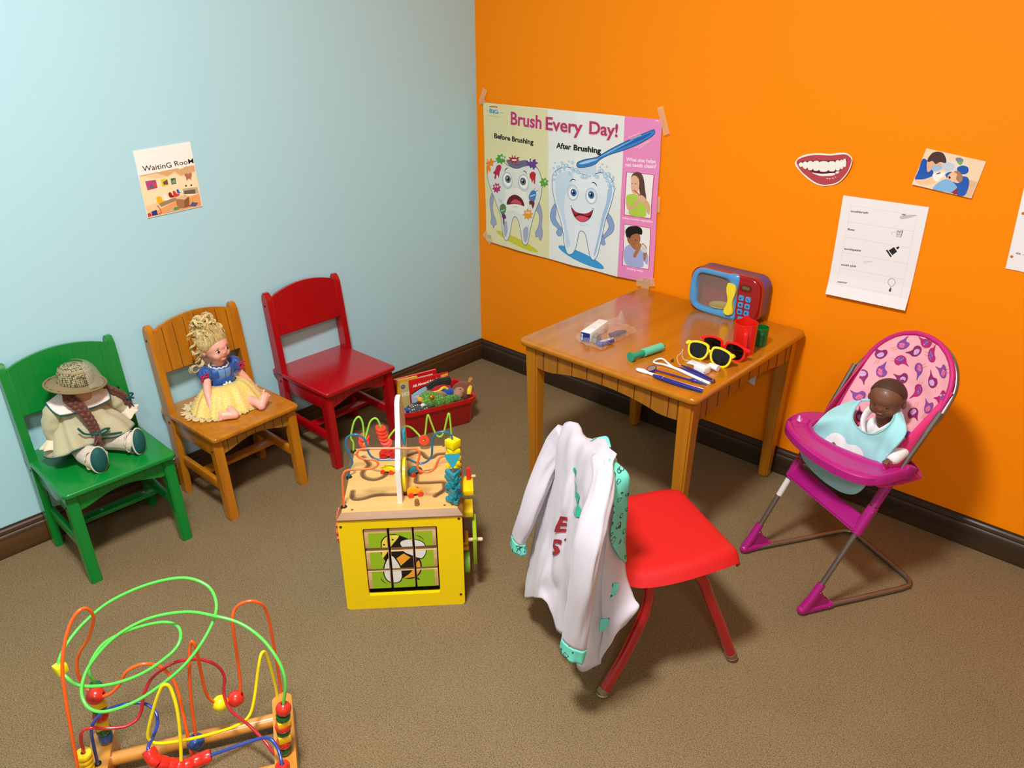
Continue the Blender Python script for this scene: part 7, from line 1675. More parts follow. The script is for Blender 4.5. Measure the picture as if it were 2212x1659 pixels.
# ================================================================ the two dolls on the wooden chairs
SZ = .275
def curl_strand(q, a, b, r, amp, turns, ph, n=26, drop=None, fl=.55):
    a, b = Vector(a), Vector(b); d = b-a; t = d.normalized(); u = t.orthogonal().normalized(); v = t.cross(u); pts = []
    for i in range(n+1):
        k = i/n; w = math.sin(PI*min(1, k*1.6+.08)/1.6*.9)
        p = a+d*k+(u*math.cos(ph+turns*2*PI*k)+v*math.sin(ph+turns*2*PI*k))*amp*w
        if drop: p += Vector(drop)*math.sin(PI*k)
        pts.append(p)
    q.tube(pts, [r, r*1.15, r, r*.35], 7, flat=fl)
def blonde():
    t = thing('blonde_doll', 'blonde doll in a blue and yellow dress sitting on the honey-coloured chair', 'doll', (0, 0, 0))
    SK = mat('doll_pink_skin', 'f0b09c', .45, sss=.12, coat=.05)
    s = .0445; hc = Vector((.108, -1.214, .456)); mx = frame3(hc, (1, .16, -.03), (0, -.10, 1))
    q = M(); doll_head(q, mx, s)
    cap(q, (.102, -1.211, .42), (.100, -1.210, .388), .016, .018)
    q.ball((.100, -1.209, .372), (.026, .042, .030)).ball((.104, -1.208, .335), (.026, .034, .035)).ball((.108, -1.212, .305), (.032, .042, .027))
    # arms reaching down to the seat
    for sh, el, h, f in (((.102, -1.252, .382), (.146, -1.278, .336), (.176, -1.288, .300), (.4, .05, -.9)), ((.098, -1.166, .382), (.106, -1.140, .335), (.122, -1.124, .304), (.6, .3, -.6))):
        cap(q, sh, el, .0125, .0115); cap(q, el, h, .0115, .008); hand(q, frame3(h, f, (1, 0, .3)), .0215, .35)
    # legs out along the seat, bare feet
    for hip, kn, an, heel, toe in (((.120, -1.228, .296), (.172, -1.244, .296), (.222, -1.250, .294), (.238, -1.250, .2895), (.218, -1.287, .2925)), ((.120, -1.194, .296), (.175, -1.184, .298), (.232, -1.172, .297), (.248, -1.170, .291), (.235, -1.141, .317))):
        cap(q, hip, kn, .0195, .0165); cap(q, kn, an, .0165, .0125); cap(q, an, heel, .0125, .0125)
        foot(q, an, heel, toe, .0125, (.9, 0, .3))
    part('body', q, SK, t, None, remesh=.00135, rs=4)
    doll_eyes(t, mx, s, '1f2860', white='efeaea', sy=.335, z=.0, r=.155, lash='3a2018', x=.785)
    for y in (-1, 1):
        lp = [mx @ Vector(((.885-abs(k)*.05)*s, (y*.335+k*.16)*s, (.30-.06*k*k)*s)) for k in (-1, -.5, 0, .5, 1)]
        part('eyebrow', M().tube(crom(lp, 4), [.006*s, .016*s, .006*s], 6), mat('brow_brown', '9a6238', .6), t)
    q = M(); q.ball((0, 0, 0), (.05*s, .155*s, .038*s), mx=mx @ T(.835*s, 0, -.425*s)).ball((0, 0, 0), (.055*s, .12*s, .045*s), mx=mx @ T(.815*s, 0, -.485*s))
    part('lips', q, mat('doll_pink_lips', 'cf5a62', .35, coat=.2), t, None, remesh=.0006, rs=2)
    for y in (-1, 1):
        pass
    # hair: a cap, a tall curly updo and loose locks
    HR = mat('doll_blonde_hair', 'e8d294', .36, sheen=.3, var=.22, vscale=60); random.seed(11)
    HC_ = bpy.data.materials.new('combed_blonde_hair'); HC_.use_nodes = True; nt = HC_.node_tree; b = nt.nodes['Principled BSDF']; L = nt.links.new
    tc = nt.nodes.new('ShaderNodeTexCoord'); mp = nt.nodes.new('ShaderNodeMapping'); mp.inputs['Scale'].default_value = (330, 330, 42); mp.inputs['Rotation'].default_value = (.35, .25, 0)
    no = nt.nodes.new('ShaderNodeTexNoise'); no.inputs['Scale'].default_value = 1; no.inputs['Detail'].default_value = 4; no.inputs['Distortion'].default_value = 1.2
    rp = nt.nodes.new('ShaderNodeValToRGB'); rp.color_ramp.elements[0].position = .32; rp.color_ramp.elements[0].color = srgb('b0904e'); rp.color_ramp.elements[1].position = .62; rp.color_ramp.elements[1].color = srgb('f0dca0')
    bp = nt.nodes.new('ShaderNodeBump'); bp.inputs['Strength'].default_value = .9; bp.inputs['Distance'].default_value = .0025
    L(tc.outputs['Object'], mp.inputs[0]); L(mp.outputs[0], no.inputs['Vector']); L(no.outputs['Fac'], rp.inputs[0]); L(rp.outputs[0], b.inputs['Base Color']); L(no.outputs['Fac'], bp.inputs['Height']); L(bp.outputs[0], b.inputs['Normal']); b.inputs['Roughness'].default_value = .36
    q = M(); q.ball((0, 0, 0), (1.06*s, .96*s, .93*s), u=36, v=24, mx=mx @ T(-.14*s, 0, .22*s))
    inv = mx.inverted()
    for v_ in list(q.b.verts):
        l = (inv @ v_.co)/s
        if l.x > .62-.42*abs(l.y)+.0*l.z and l.z < .80 or (l.x > .10 and l.z < .34-.0*abs(l.y)) or l.z < -.55: q.b.verts.remove(v_)
    for v_ in q.b.verts:
        v_.co += (v_.co-hc).normalized()*.0028*noise.noise(v_.co*130)
    for c, r in (((-.25, -.15, .98), (.62, .66, .42)), ((-.35, -.25, 1.45), (.62, .62, .52)), ((-.55, -.35, 1.9), (.40, .40, .42)), ((-.2, -.55, 1.1), (.45, .45, .5)), ((-.2, .42, 1.15), (.42, .40, .45)), ((-.3, -.82, .55), (.36, .26, .50)), ((-.45, -.78, -.05), (.30, .20, .45))):
        q.ico((0, 0, 0), 1, 3) if False else q.ball((0, 0, 0), tuple(k*s for k in r), u=22, v=14, mx=mx @ T(*[k*s for k in c]))
    part('hair_cap', q, HC_, t, 'blonde swept-up hair', remesh=.0022, rs=2)
    q = M()
    P = lambda x, y, z: mx @ Vector((x*s, y*s, z*s))
    for i in range(150):                                           # locks swept up from the hairline to the crown
        big = i < 60; a = -1.55+3.1*((i % 60)/59) if big else random.uniform(-1.55, 1.55)
        y0 = math.sin(a)*.86; x0 = math.cos(a)*.70-.06; z0 = .66-.62*abs(math.sin(a))**2
        hh = random.uniform(1.15, 2.05); tp = P(-.38+.28*math.cos(a)-.12*(hh-1.1)+random.uniform(-.05, .05), -.16+math.sin(a)*(.60-.22*(hh-1.1))+random.uniform(-.06, .06), hh)
        curl_strand(q, P(x0, y0, z0), tp, .0050 if big else .0016, random.uniform(.0015, .0035), random.uniform(.5, 1.0), 1.3*a+random.uniform(-.4, .4), drop=(mx.to_3x3() @ Vector((.010, y0*.008, .003))), fl=.42)
    part('hair_locks', q, HC_, t)
    q = M()
    for i in range(120):                                           # loose ringlets round the updo
        an = random.uniform(-2.2, 2.2); hh = random.uniform(.85, 2.3); wd = .78-.30*max(0, hh-1.3); cy_ = -.12-.18*max(0, hh-1.0)
        c = P(-.25-.12*(hh-.9)+wd*math.cos(an)*.75, cy_+wd*math.sin(an)*.95, hh); rr = random.uniform(.007, .013); ax = Vector((random.uniform(-1, 1), random.uniform(-1, 1), random.uniform(-1, 1))).normalized(); u = ax.orthogonal().normalized(); v = ax.cross(u); ph = random.uniform(0, 6)
        w_ = .0040 if i % 3 else .0012
        q.tube([c+(u*math.cos(ph+4.4*k/16)+v*math.sin(ph+4.4*k/16))*rr*(1-.3*k/16)+ax*.010*(k/16) for k in range(17)], [w_*.7, w_, w_*.3], 7, flat=.35)
    for x0, y0, z0, x1, y1, z1, am, tu in ((-.5, -.9, .4, -.7, -1.15, -1.1, .006, 2.2), (-.3, -.95, .3, -.55, -1.25, -.5, .006, 1.6), (-.6, -.8, .0, -.6, -1.0, -1.4, .007, 2.0), (-.4, -1.0, .9, -.5, -1.45, .0, .006, 1.4), (-.5, -.7, 1.7, -.7, -1.35, 1.0, .005, 1.2), (-.1, .55, 1.3, -.1, .95, .6, .005, 1.3), (0, .5, 1.5, .1, .85, .8, .005, 1.1)):
        for j in range(6):
            o = [random.uniform(-.10, .10) for _ in range(6)]
            curl_strand(q, P(x0+o[0], y0+o[1], z0+o[2]), P(x1+o[3], y1+o[4], z1+o[5]), .0030 if j % 2 else .0013, am, tu, random.uniform(0, 1.2))
    for j in range(4):
        c = Vector((.100, -1.283, .405))+Vector((random.uniform(-.002, .002),)*3); pts = [c+Vector((0, math.cos(a)*.014, math.sin(a)*.012))*(1-.06*j)+Vector((.002*j, 0, 0)) for a in [5.4*k/20+.6 for k in range(21)]]
        q.tube(pts, [.0008, .0014, .0006], 6)
    part('ringlets', q, HC_, t)
    # blue satin bodice, puffed sleeves with red bows, cream collar
    BLs = mat('satin_blue', '1a4f9c', .42, sheen=.3); BLl = mat('satin_light_blue', '6394cc', .4, sheen=.3); RB = mat('ribbon_red', 'c8174a', .4, coat=.1); CRM = mat('cream_lace', 'efe6c8', .7, alpha=.92)
    q = M(); q.ball((.101, -1.209, .374), (.0305, .0465, .027)).ball((.104, -1.207, .350), (.0305, .040, .026)).ball((.106, -1.206, .334), (.030, .041, .012))
    part('bodice', q, BLs, t, 'blue satin bodice', remesh=.0018, rs=3)
    def fr(u, v):
        y = -1.209+(-.5+u)*.040*(1-.25*v); z = .390-.045*v; k = math.sqrt(max(0, 1-((y+1.208)/.045)**2)); return Vector((.103+.0315*k*(.75+.25*math.sin(PI*min(1, .25+v)))+.0015, y, z))
    part('bodice_panel', M().grid(fr, 12, 10), BLl, t, 'light blue satin front panel', smooth=180, solid=.001)
    part('bodice_seam', M().tube([fr(.5, v)+Vector((.001, 0, 0)) for v in (.02, .3, .6, .98)], .0009, 6), mat('satin_blue', ''), t)
    for i, c in enumerate(((.104, -1.257, .380), (.099, -1.161, .382))):
        q = M(); g = bmesh.ops.create_uvsphere(q.b, u_segments=64, v_segments=30, radius=1)
        for v_ in g['verts']:
            a = math.atan2(v_.co.y, v_.co.x); w = 1+.13*math.sin(a*8)*(1-abs(v_.co.z)**2)+.10*noise.noise(v_.co*3+Vector((i, 0, 0)))
            v_.co = Vector(c)+Vector((v_.co.x*.0235*w, v_.co.y*.020*w, v_.co.z*.024))
        sl = part('puff_sleeve', q, BLs, t, None, smooth=180)
        for dz, dx in ((-.010, .017), (.004, .020)):
            c0 = Vector(c)+Vector((dx, (-.012 if i == 0 else .012), dz))
            b = M()
            for sg in (-1, 1): b.tube(crom([c0, c0+Vector((.003, sg*.008, .005)), c0+Vector((.002, sg*.012, 0)), c0+Vector((.003, sg*.006, -.003)), c0], 4), .0014, 6, flat=2)
            b.tube([c0, c0+Vector((.002, -.008, -.011))], .0013, 6, flat=2); b.tube([c0, c0+Vector((.002, .008, -.010))], .0013, 6, flat=2)
            part('red_bow', b, RB, sl, 'small red ribbon bow', remesh=.0011, rs=1)
        cuffp = [Vector(c)+Vector((math.cos(a)*.017+.003, math.sin(a)*.014, -.019)) for a in [2*PI*k/24 for k in range(24)]]
        part('sleeve_cuff', M().tube(cuffp, .0028, 8, closed=True), RB if False else BLs, sl)
    cp = [Vector((.100, -1.209, .395))+Vector((math.cos(a)*.024, math.sin(a)*.028, -.004*math.cos(a)))+Vector((0, 0, .002*math.sin(a*12))) for a in [2*PI*k/72 for k in range(72)]]
    part('lace_neckline', M().tube(cp, .0026, 8, closed=True), CRM, t)
    part('stand_collar', M().grid(lambda u, v: Vector((.092, -1.212, .392))+Vector((math.cos(PI*(.62+.76*u))*(.020+.016*v), math.sin(PI*(.62+.76*u))*(.026+.022*v), .002+.020*v+.006*math.sin(PI*u)*v)), 24, 6), mat('sheer_cream', 'efe8dc', .5, alpha=.55), t, 'sheer cream stand-up collar', smooth=180, solid=.0006)
    # yellow skirt with lace layer
    SK1 = mat('skirt_yellow', 'f3cf48', .45, sheen=.4, var=.12, vscale=90)
    def skirt(dr, dz, wav, ph):
        def f(u, v):
            a = 2*PI*u; e = v**.75
            cx, cy = .108+.030*e, -1.2075-.012*e; fold = 1+wav*math.sin(a*13+ph)*e+wav*.6*math.sin(a*22+ph*2)*e
            rx, ry = (.030+(.058+dr)*e)*fold, (.0405+(.066+dr)*e)*fold
            z = .340-(.340-.2785)*e**1.5+.018*math.sin(PI*min(1, e))*(.5+.5*math.cos(a))
            return Vector((cx+rx*math.cos(a), cy+ry*math.sin(a), max(SZ+.0016, z+dz+.004*wav*20*math.sin(a*13+ph)*e)))
        return f
    part('skirt', M().grid(skirt(0, 0, .030, 0), 150, 22, closeu=True), SK1, t, 'yellow flared skirt', smooth=180, solid=.0012, off=0)
    lace = bpy.data.materials.new('lace_overlay'); lace.use_nodes = True; nt = lace.node_tree; b = nt.nodes['Principled BSDF']; b.inputs['Base Color'].default_value = srgb('f8e9a8'); b.inputs['Roughness'].default_value = .6
    tc = nt.nodes.new('ShaderNodeTexCoord'); vo = nt.nodes.new('ShaderNodeTexVoronoi'); vo.feature = 'DISTANCE_TO_EDGE'; vo.inputs['Scale'].default_value = 105; rp = nt.nodes.new('ShaderNodeValToRGB')
    nn = nt.nodes.new('ShaderNodeTexNoise'); nn.inputs['Scale'].default_value = 70; mixv = nt.nodes.new('ShaderNodeMixRGB'); mixv.inputs[0].default_value = .02
    nt.links.new(tc.outputs['Object'], nn.inputs['Vector']); nt.links.new(tc.outputs['Object'], mixv.inputs[1]); nt.links.new(nn.outputs['Color'], mixv.inputs[2]); nt.links.new(mixv.outputs[0], vo.inputs['Vector'])
    rp.color_ramp.elements[0].position = .09; rp.color_ramp.elements[0].color = (.60, .60, .60, 1); rp.color_ramp.elements[1].position = .22; rp.color_ramp.elements[1].color = (.04, .04, .04, 1)
    nt.links.new(vo.outputs['Distance'], rp.inputs[0]); nt.links.new(rp.outputs[0], b.inputs['Alpha'])
    part('lace_layer', M().grid(skirt(.003, .0014, .031, .1), 150, 22, closeu=True), lace, t, 'cream lace over the skirt', smooth=180)
    def fril(u, v):
        a = 2*PI*u; p = skirt(.004, .001, .030, .2)(u, 1); d = Vector((math.cos(a), math.sin(a), 0)); back = .5+.5*math.cos(a+1.9)
        sc_ = (.35+.9*max(0, math.cos(a+1.75)))
        return p+d*v*.017*sc_*(1+.30*math.sin(a*34))+Vector((0, 0, .0015+.004*abs(math.sin(a*34))*v-.002*v))
    part('lace_frill', M().grid(fril, 300, 5, closeu=True), mat('frill_cream', 'f6e7b4', .6, alpha=.62), t, 'scalloped cream lace frill', smooth=180)
    bw = M()
    for k in range(7):
        a = k*.9; bw.ball((.136, -1.208+.011*math.cos(a), .339+.006*math.sin(a)), (.003, .006, .0035), rot=(a*57, 0, 0), u=10, v=8)
    part('waist_bow', bw, mat('bow_cream', 'e9eed2', .5), t, 'pale waist rosette', remesh=.0012, rs=1)
blonde()
def braid(q, pts, r, n=3):
    P = crom(pts, 14); N = len(P)
    for k in range(3):
        out = []; 
        for i, p in enumerate(P):
            tn = (P[min(i+1, N-1)]-P[max(0, i-1)]).normalized(); u = tn.cross(Vector((1, -.3, .2))).normalized(); v = tn.cross(u); a = i*.30+k*2*PI/3
            fade = 1-.25*i/N
            out.append(p+u*math.sin(a)*r*.95*fade+v*math.sin(2*a)*r*.50*fade)
        q.tube(out, [r*.72, r*.72, r*.55], 9)
def straw():
    t = thing('rag_doll', 'red-braided doll in a straw hat and cream dress slumped on the green chair', 'doll', (0, 0, 0))
    SK = mat('rag_skin', 'c98f68', .55, sss=.05); CD = mat('cream_dress', 'b5b08e', .85, sheen=.2, bump=.25, bscale=500); CD2 = mat('cream_bloomers', 'd4c6b6', .8, sheen=.2); TL = mat('dark_teal_trim', '08504e', .7); CW = mat('collar_white', 'e8dad2', .8, sheen=.2)
    hd = Vector((.128, -1.603, .462))
    q = M(); mx = frame3(hd, (.95, -.1, -.5)); doll_head(q, mx, .038)
    cap(q, hd, (.112, -1.606, .425), .016, .018); q.ball((.108, -1.612, .385), (.034, .050, .050)).ball((.105, -1.615, .325), (.042, .056, .040))
    for sh, el, h in (((.108, -1.664, .415), (.110, -1.690, .372), (.120, -1.693, .330)), ((.104, -1.560, .415), (.098, -1.520, .382), (.098, -1.494, .350))):
        cap(q, sh, el, .016, .015); cap(q, el, h, .014, .011); hand(q, frame3(h, (.3, 0, -.9), (1, 0, .2)), .022, .5)
    for hip, kn, an in (((.125, -1.635, .303), (.185, -1.640, .303), (.232, -1.634, .304)), ((.125, -1.590, .303), (.172, -1.555, .303), (.215, -1.530, .304))):
        cap(q, hip, kn, .021, .019); cap(q, kn, an, .019, .017)
    part('body', q, SK, t, None, remesh=.002, rs=3)
    # bloomers and teal boots
    for hip, kn, an, sole in (((.130, -1.636, .306), (.185, -1.641, .306), (.226, -1.634, .306), (.249, -1.633, .311)), ((.130, -1.590, .306), (.172, -1.556, .307), (.208, -1.533, .308), (.231, -1.523, .313))):
        k = M(); cap(k, hip, kn, .027, .027); cap(k, kn, an, .027, .028); d = (Vector(an)-Vector(kn)).normalized()
        l = part('bloomer_leg', k, CD2, t, None, remesh=.0025, rs=3)
        w_ = M()
        fm = frame3(an, d); fr_ = lambda u, v: fm @ Vector((-.010+.014*v, (.024+.007*v)*math.cos(2*PI*u)*(1+.06*math.sin(2*PI*u*9)*v), (.026+.006*v)*math.sin(2*PI*u)*(1+.06*math.sin(2*PI*u*9)*v)))
        w_.grid(fr_, 72, 5, closeu=True); part('lace_cuff', w_, mat('lace_cream', 'dcd0b4', .7), l, 'cream lace ankle frill', smooth=180, solid=.001)
        b = M(); sd = Vector(sole); fw = frame3(sd, (d.x, d.y, .10), (-.35, 0, 1))
        b.ball((0, 0, 0), (.014, .0215, .0345), u=24, v=16, mx=fw); b.ball((0, 0, 0), (.014, .018, .020), u=20, v=12, mx=fw @ T(-.012, 0, -.012)); 
        part('boot', b, TL, t, 'dark teal felt boot', remesh=.002, rs=3)
        c = M(); c.tube([fw @ Vector((-.002, .0225*math.cos(a), .0355*math.sin(a))) for a in [2*PI*j/36 for j in range(36)]], .0022, 8, closed=True); part('boot_piping', c, CD2, t)
    # dress, wide hem lying over the legs
    hem = [(0, .188, -1.590, .334), (25, .202, -1.560, .333), (50, .178, -1.512, .330), (75, .130, -1.500, .322), (105, .080, -1.510, .306), (140, .055, -1.550, .300), (180, .050, -1.612, .300), (215, .055, -1.670, .300), (250, .090, -1.708, .300), (280, .140, -1.716, .308), (305, .182, -1.698, .322), (330, .198, -1.660, .334), (345, .190, -1.622, .330)]
    H = crom([(h[1], h[2], h[3]) for h in hem], 10, True); n = len(H)
    def dress(u, v):
        i = int(u*n) % n; p = H[i]; a = 2*PI*u
        top = Vector((.108, -1.609, .446))+Vector((math.cos(a)*.030, math.sin(a)*.036, 0)); mid = Vector((.110, -1.612, .392))+Vector((math.cos(a)*.050, math.sin(a)*.062, 0))
        k = v; q_ = top*(1-k)**2+mid*2*k*(1-k)*1.0+p*k*k
        w = (1+.0*k); fold = .0045*math.sin(a*11)*k+.003*noise.noise(Vector((math.cos(a)*3, math.sin(a)*3, k*3)))
        q_ += Vector((math.cos(a), math.sin(a), .3))*fold
        if k > .6: q_.z += .010*math.sin(PI*(k-.6)/.4)*(.5+.5*math.cos(a-.1))
        q_.x = max(q_.x, .052 if q_.z > .30 else .045)
        return Vector((q_.x, q_.y, max(q_.z, SZ+.003)))
    part('dress', M().grid(dress, n, 26, closeu=True), CD, t, 'cream pleated dress', smooth=180, solid=.0018, off=0)
    part('hem_piping', M().tube([dress(i/n, 1) for i in range(n)], .0017, 7, closed=True), TL, t, 'dark teal hem piping')
    for pts, rad in (([(.108, -1.648, .432), (.114, -1.671, .412), (.116, -1.686, .380), (.120, -1.690, .345)], [.018, .024, .022, .014]), ([(.104, -1.566, .432), (.100, -1.542, .408), (.100, -1.518, .382), (.102, -1.500, .354)], [.018, .023, .021, .014])):
        P = crom(pts, 8); q = M(); q.tube(P, rad, 26)
        for v_ in q.b.verts: v_.co += Vector((1, 1, 0))*.0045*noise.noise(v_.co*45)
        sl = part('sleeve', q, CD, t, None, smooth=180)
        d = (P[-1]-P[-3]).normalized(); fm = frame3(P[-1], d, (1, 0, 0)); q = M()
        q.grid(lambda u, v: fm @ Vector((-.004+.022*v, (.014+.020*v)*math.cos(2*PI*u)*(1+.10*v*math.sin(2*PI*u*8)), (.014+.018*v)*math.sin(2*PI*u)*(1+.10*v*math.cos(2*PI*u*7)))), 80, 7, closeu=True)
        part('lace_cuff', q, mat('lace_cream', ''), sl, 'cream lace cuff', smooth=180, solid=.001)
    # square sailor collar with teal edge
    def col(u, v):
        a = PI*(-.62+1.24*u); r = .020+.042*v; sq = 1/max(abs(math.cos(a*1.0)), abs(math.sin(a)))**.55
        x = .110+math.cos(a)*r*sq*.80; y = -1.606+math.sin(a)*r*sq*1.18
        return Vector((x+.004, y, .466-.018*v-.030*v*max(0, math.cos(a))*1.0-.010*v*abs(math.sin(a))))
    part('sailor_collar', M().grid(col, 48, 10), CW, t, 'white sailor collar', smooth=180, solid=.002, off=0)
    part('collar_piping', M().tube([col(0, v) for v in (.2, .6)]+[col(i/48, 1) for i in range(49)]+[col(1, v) for v in (.6, .2)], .0022, 7), TL, t)
    # braids with teal ribbons
    HB = mat('auburn_hair', '5c2b1a', .6, sheen=.3, var=.35, vscale=260)
    q = M(); braid(q, [(.150, -1.640, .462), (.160, -1.634, .448), (.172, -1.622, .428), (.182, -1.614, .402), (.188, -1.609, .378), (.192, -1.608, .358)], .0098)
    b1 = part('braid', q, HB, t, 'auburn braid down the front')
    q = M()
    for i in range(16): curl_strand(q, (.192+random.uniform(-.005, .005), -1.608+random.uniform(-.006, .006), .360), (.206+random.uniform(-.006, .006), -1.612+random.uniform(-.010, .010), .330+random.uniform(-.004, .006)), .0042, .003, .6, random.uniform(0, 6), 10)
    part('braid_tail', q, HB, b1)
    q = M(); braid(q, [(.118, -1.560, .452), (.112, -1.538, .436), (.108, -1.516, .418), (.106, -1.498, .400), (.106, -1.488, .385)], .0085)
    b2 = part('braid', q, HB, t, 'auburn braid over the shoulder')
    q = M()
    for i in range(14): curl_strand(q, (.106+random.uniform(-.005, .005), -1.488+random.uniform(-.006, .006), .385), (.104+random.uniform(-.010, .010), -1.484+random.uniform(-.016, .012), .335+random.uniform(-.006, .012)), .0040, .006, .8, random.uniform(0, 6), 12)
    part('braid_tail', q, HB, b2)
    for par, c, pts in ((b1, (.198, -1.608, .358), [[(.198, -1.608, .358), (.194, -1.634, .367), (.190, -1.646, .387)], [(.198, -1.608, .358), (.202, -1.590, .366), (.200, -1.576, .362), (.200, -1.590, .356), (.199, -1.606, .355)], [(.199, -1.606, .354), (.200, -1.580, .347), (.199, -1.548, .338)]]), (b2, (.110, -1.486, .388), [[(.110, -1.486, .388), (.112, -1.478, .400), (.112, -1.470, .395), (.111, -1.480, .387)], [(.110, -1.486, .386), (.110, -1.468, .382)], [(.110, -1.486, .386), (.112, -1.476, .360), (.112, -1.474, .340)]])):
        q = M(); q.ball(c, .006, u=10, v=8)
        for p in pts: q.tube(crom(p, 6), .0032, 8, flat=.6)
        part('ribbon', q, TL, par, 'dark teal ribbon', remesh=.0012, rs=1)
    # hair at the sides under the hat
    q = M()
    for i in range(40):
        y0 = random.choice((-1, 1)); a = random.uniform(.2, 1.5)
        st = hd+Vector((.030*math.cos(a), y0*.036*math.sin(a)+0, .012)); en = Vector((.150, -1.640, .455)) if y0 < 0 else Vector((.118, -1.562, .450))
        curl_strand(q, st, en+Vector([random.uniform(-.006, .006) for _ in range(3)]), .0026, .003, .5, random.uniform(0, 6), 10, drop=(.006, y0*.006, 0))
    part('side_hair', q, HB, t)
    # straw hat
    hm = frame3((.128, -1.606, .486), (1, 0, -.02), (.0, .16, 1)) @ Matrix.Scale(.78, 4)
    sm = bpy.data.materials.new('woven_straw'); sm.use_nodes = True; nt = sm.node_tree; b = nt.nodes['Principled BSDF']; L = nt.links.new
    tc = nt.nodes.new('ShaderNodeTexCoord'); ck = nt.nodes.new('ShaderNodeTexVoronoi'); ck.inputs['Scale'].default_value = 210; ck.inputs['Randomness'].default_value = .35
    rp = nt.nodes.new('ShaderNodeValToRGB'); rp.color_ramp.elements[0].position = .38; rp.color_ramp.elements[0].color = srgb('a99f78'); rp.color_ramp.elements[1].position = .62; rp.color_ramp.elements[1].color = srgb('4a432c')
    L(tc.outputs['Object'], ck.inputs['Vector']); L(ck.outputs['Distance'], rp.inputs[0]); L(rp.outputs[0], b.inputs['Base Color']); b.inputs['Roughness'].default_value = .8
    SP = mat('straw_plain', '9a8d66', .8, bump=.3, bscale=600); SB = mat('straw_brim', '857351', .8, bump=.3, bscale=600)
    q = M(); cr = [(.0555, .000), (.0560, .012), (.0540, .028), (.0480, .046), (.0360, .058), (.0180, .0645), (.0005, .066)]
    C = crom([(a, 0, z) for a, z in cr], 4)
    q.lathe([(max(.0004, p.x), p.z) for p in C], 48, hm, cap=False); crown = part('crown', q, sm, t, 'open-weave straw crown', smooth=180, solid=.0015)
    q = M().lathe([(.0500, .0435), (.0492, .0475), (.0465, .0505), (.0470, .0500)], 48, hm, cap=False); part('crown_band', q, SP, crown)
    q = M(); pr = [(.0550, .004), (.064, .001), (.075, -.003), (.086, -.006), (.0915, -.006)]
    q.grid(lambda u, v: hm @ Vector(((lambda r, z: (r*math.cos(2*PI*u)*.92, r*math.sin(2*PI*u), z-.004*math.cos(2*PI*u)))(*[a*(1-(v*4 % 1))+b_*(v*4 % 1) for a, b_ in zip(pr[min(3, int(v*4))], pr[min(3, int(v*4))+1])]))), 72, 8, closeu=True)
    part('brim', q, SB, t, 'straw brim', smooth=180, solid=.0025)
    part('brim_edge', M().tube([hm @ Vector((.0918*math.cos(a)*.92, .0918*math.sin(a), -.006-.004*math.cos(a))) for a in [2*PI*j/72 for j in range(72)]], .0030, 8, closed=True), SB, t)
    vl = mat('hat_netting', 'c9cdb4', .5, alpha=.30)
    q = M().grid(lambda u, v: hm @ Vector(((.026+.060*v**.7)*math.cos(PI*(.05+.9*u)), (.026+.062*v**.7)*math.sin(PI*(.05+.9*u)), .069-.070*v**1.5+.003*math.sin(u*25)*v)), 40, 10)
    part('netting', q, vl, t, 'pale netting over the crown', smooth=180)
straw()
# ================================================================ red bin of books and puppets by the red chair
BO, BY = (.290, -.537, 0), 71.95
def bin_():
    t = thing('storage_bin', 'red plastic storage bin filled with books and puppets', 'bin', BO, BY)
    RP = mat('bin_red', 'b80d12', .3, coat=.35)
    cx = -.006; L0, W0, L1, W1, H = .252, .140, .272, .168, .108
    q = M(); n = 6
    def lp(w, d, r, z): return [q.b.verts.new((x, y, z)) for x, y in poly_round(w, d, r, n, cx, 0)]
    rows = [lp(L0-.01, W0-.01, .018, 0), lp(L0, W0, .020, .006), lp(L1, W1, .026, H-.004), lp(L1+.004, W1+.004, .028, H), lp(L1+.018, W1+.018, .034, H+.002), lp(L1+.020, W1+.020, .035, H-.002), lp(L1+.020, W1+.020, .035, H-.014)]
    for a, b in zip(rows, rows[1:]):
        for i in range(len(a)): q.b.faces.new((a[i], a[(i+1) % len(a)], b[(i+1) % len(b)], b[i]))
    q.b.faces.new(rows[0][::-1])
    part('tub', q, RP, t, solid=.0022, smooth=35)
bin_()
def book(name, label, cat, corners, th, cover, art):
    """corners: lower left, lower right, upper right, upper left of the front cover in the bin's frame"""
    a, b, c, d = [Vector(p) for p in corners]; x = (b-a).normalized(); w = (b-a).length; z = (d-a); z = (z-z.dot(x)*x); h = z.length; z.normalize(); y = x.cross(z)
    m = Matrix((x, z, y)).transposed().to_4x4(); m.translation = a      # local x right, y up the page, z out of the cover
    if y.y > 0: m = Matrix((x, z, -y)).transposed().to_4x4(); m.translation = a
    t = thing(name, label, cat, BO, BY)
    nz = m.to_3x3() @ Vector((0, 0, 1)); sg = 1 if nz.y < 0 else -1
    part('cover', M().box((w/2, h/2, -sg*.0005), (w, h, .001), mx=m).box((w/2, h/2, -sg*(th-.0005)), (w, h, .001), mx=m).box((.0006, h/2, -sg*th/2), (.0012, h, th), mx=m), cover, t)
    part('pages', M().box((w/2+.0005, h/2, -sg*th/2), (w-.003, h-.004, th-.002), mx=m), mat('book_pages', 'efe6d2', .8), t)
    A = Art(.00008); art(A, w, h)
    A.part('cover_print', t, mx=m @ (Matrix.Translation((0, 0, .0002)) if sg > 0 else Matrix.Translation((0, 0, -.0002)) @ Matrix.Diagonal((1, 1, -1, 1))))
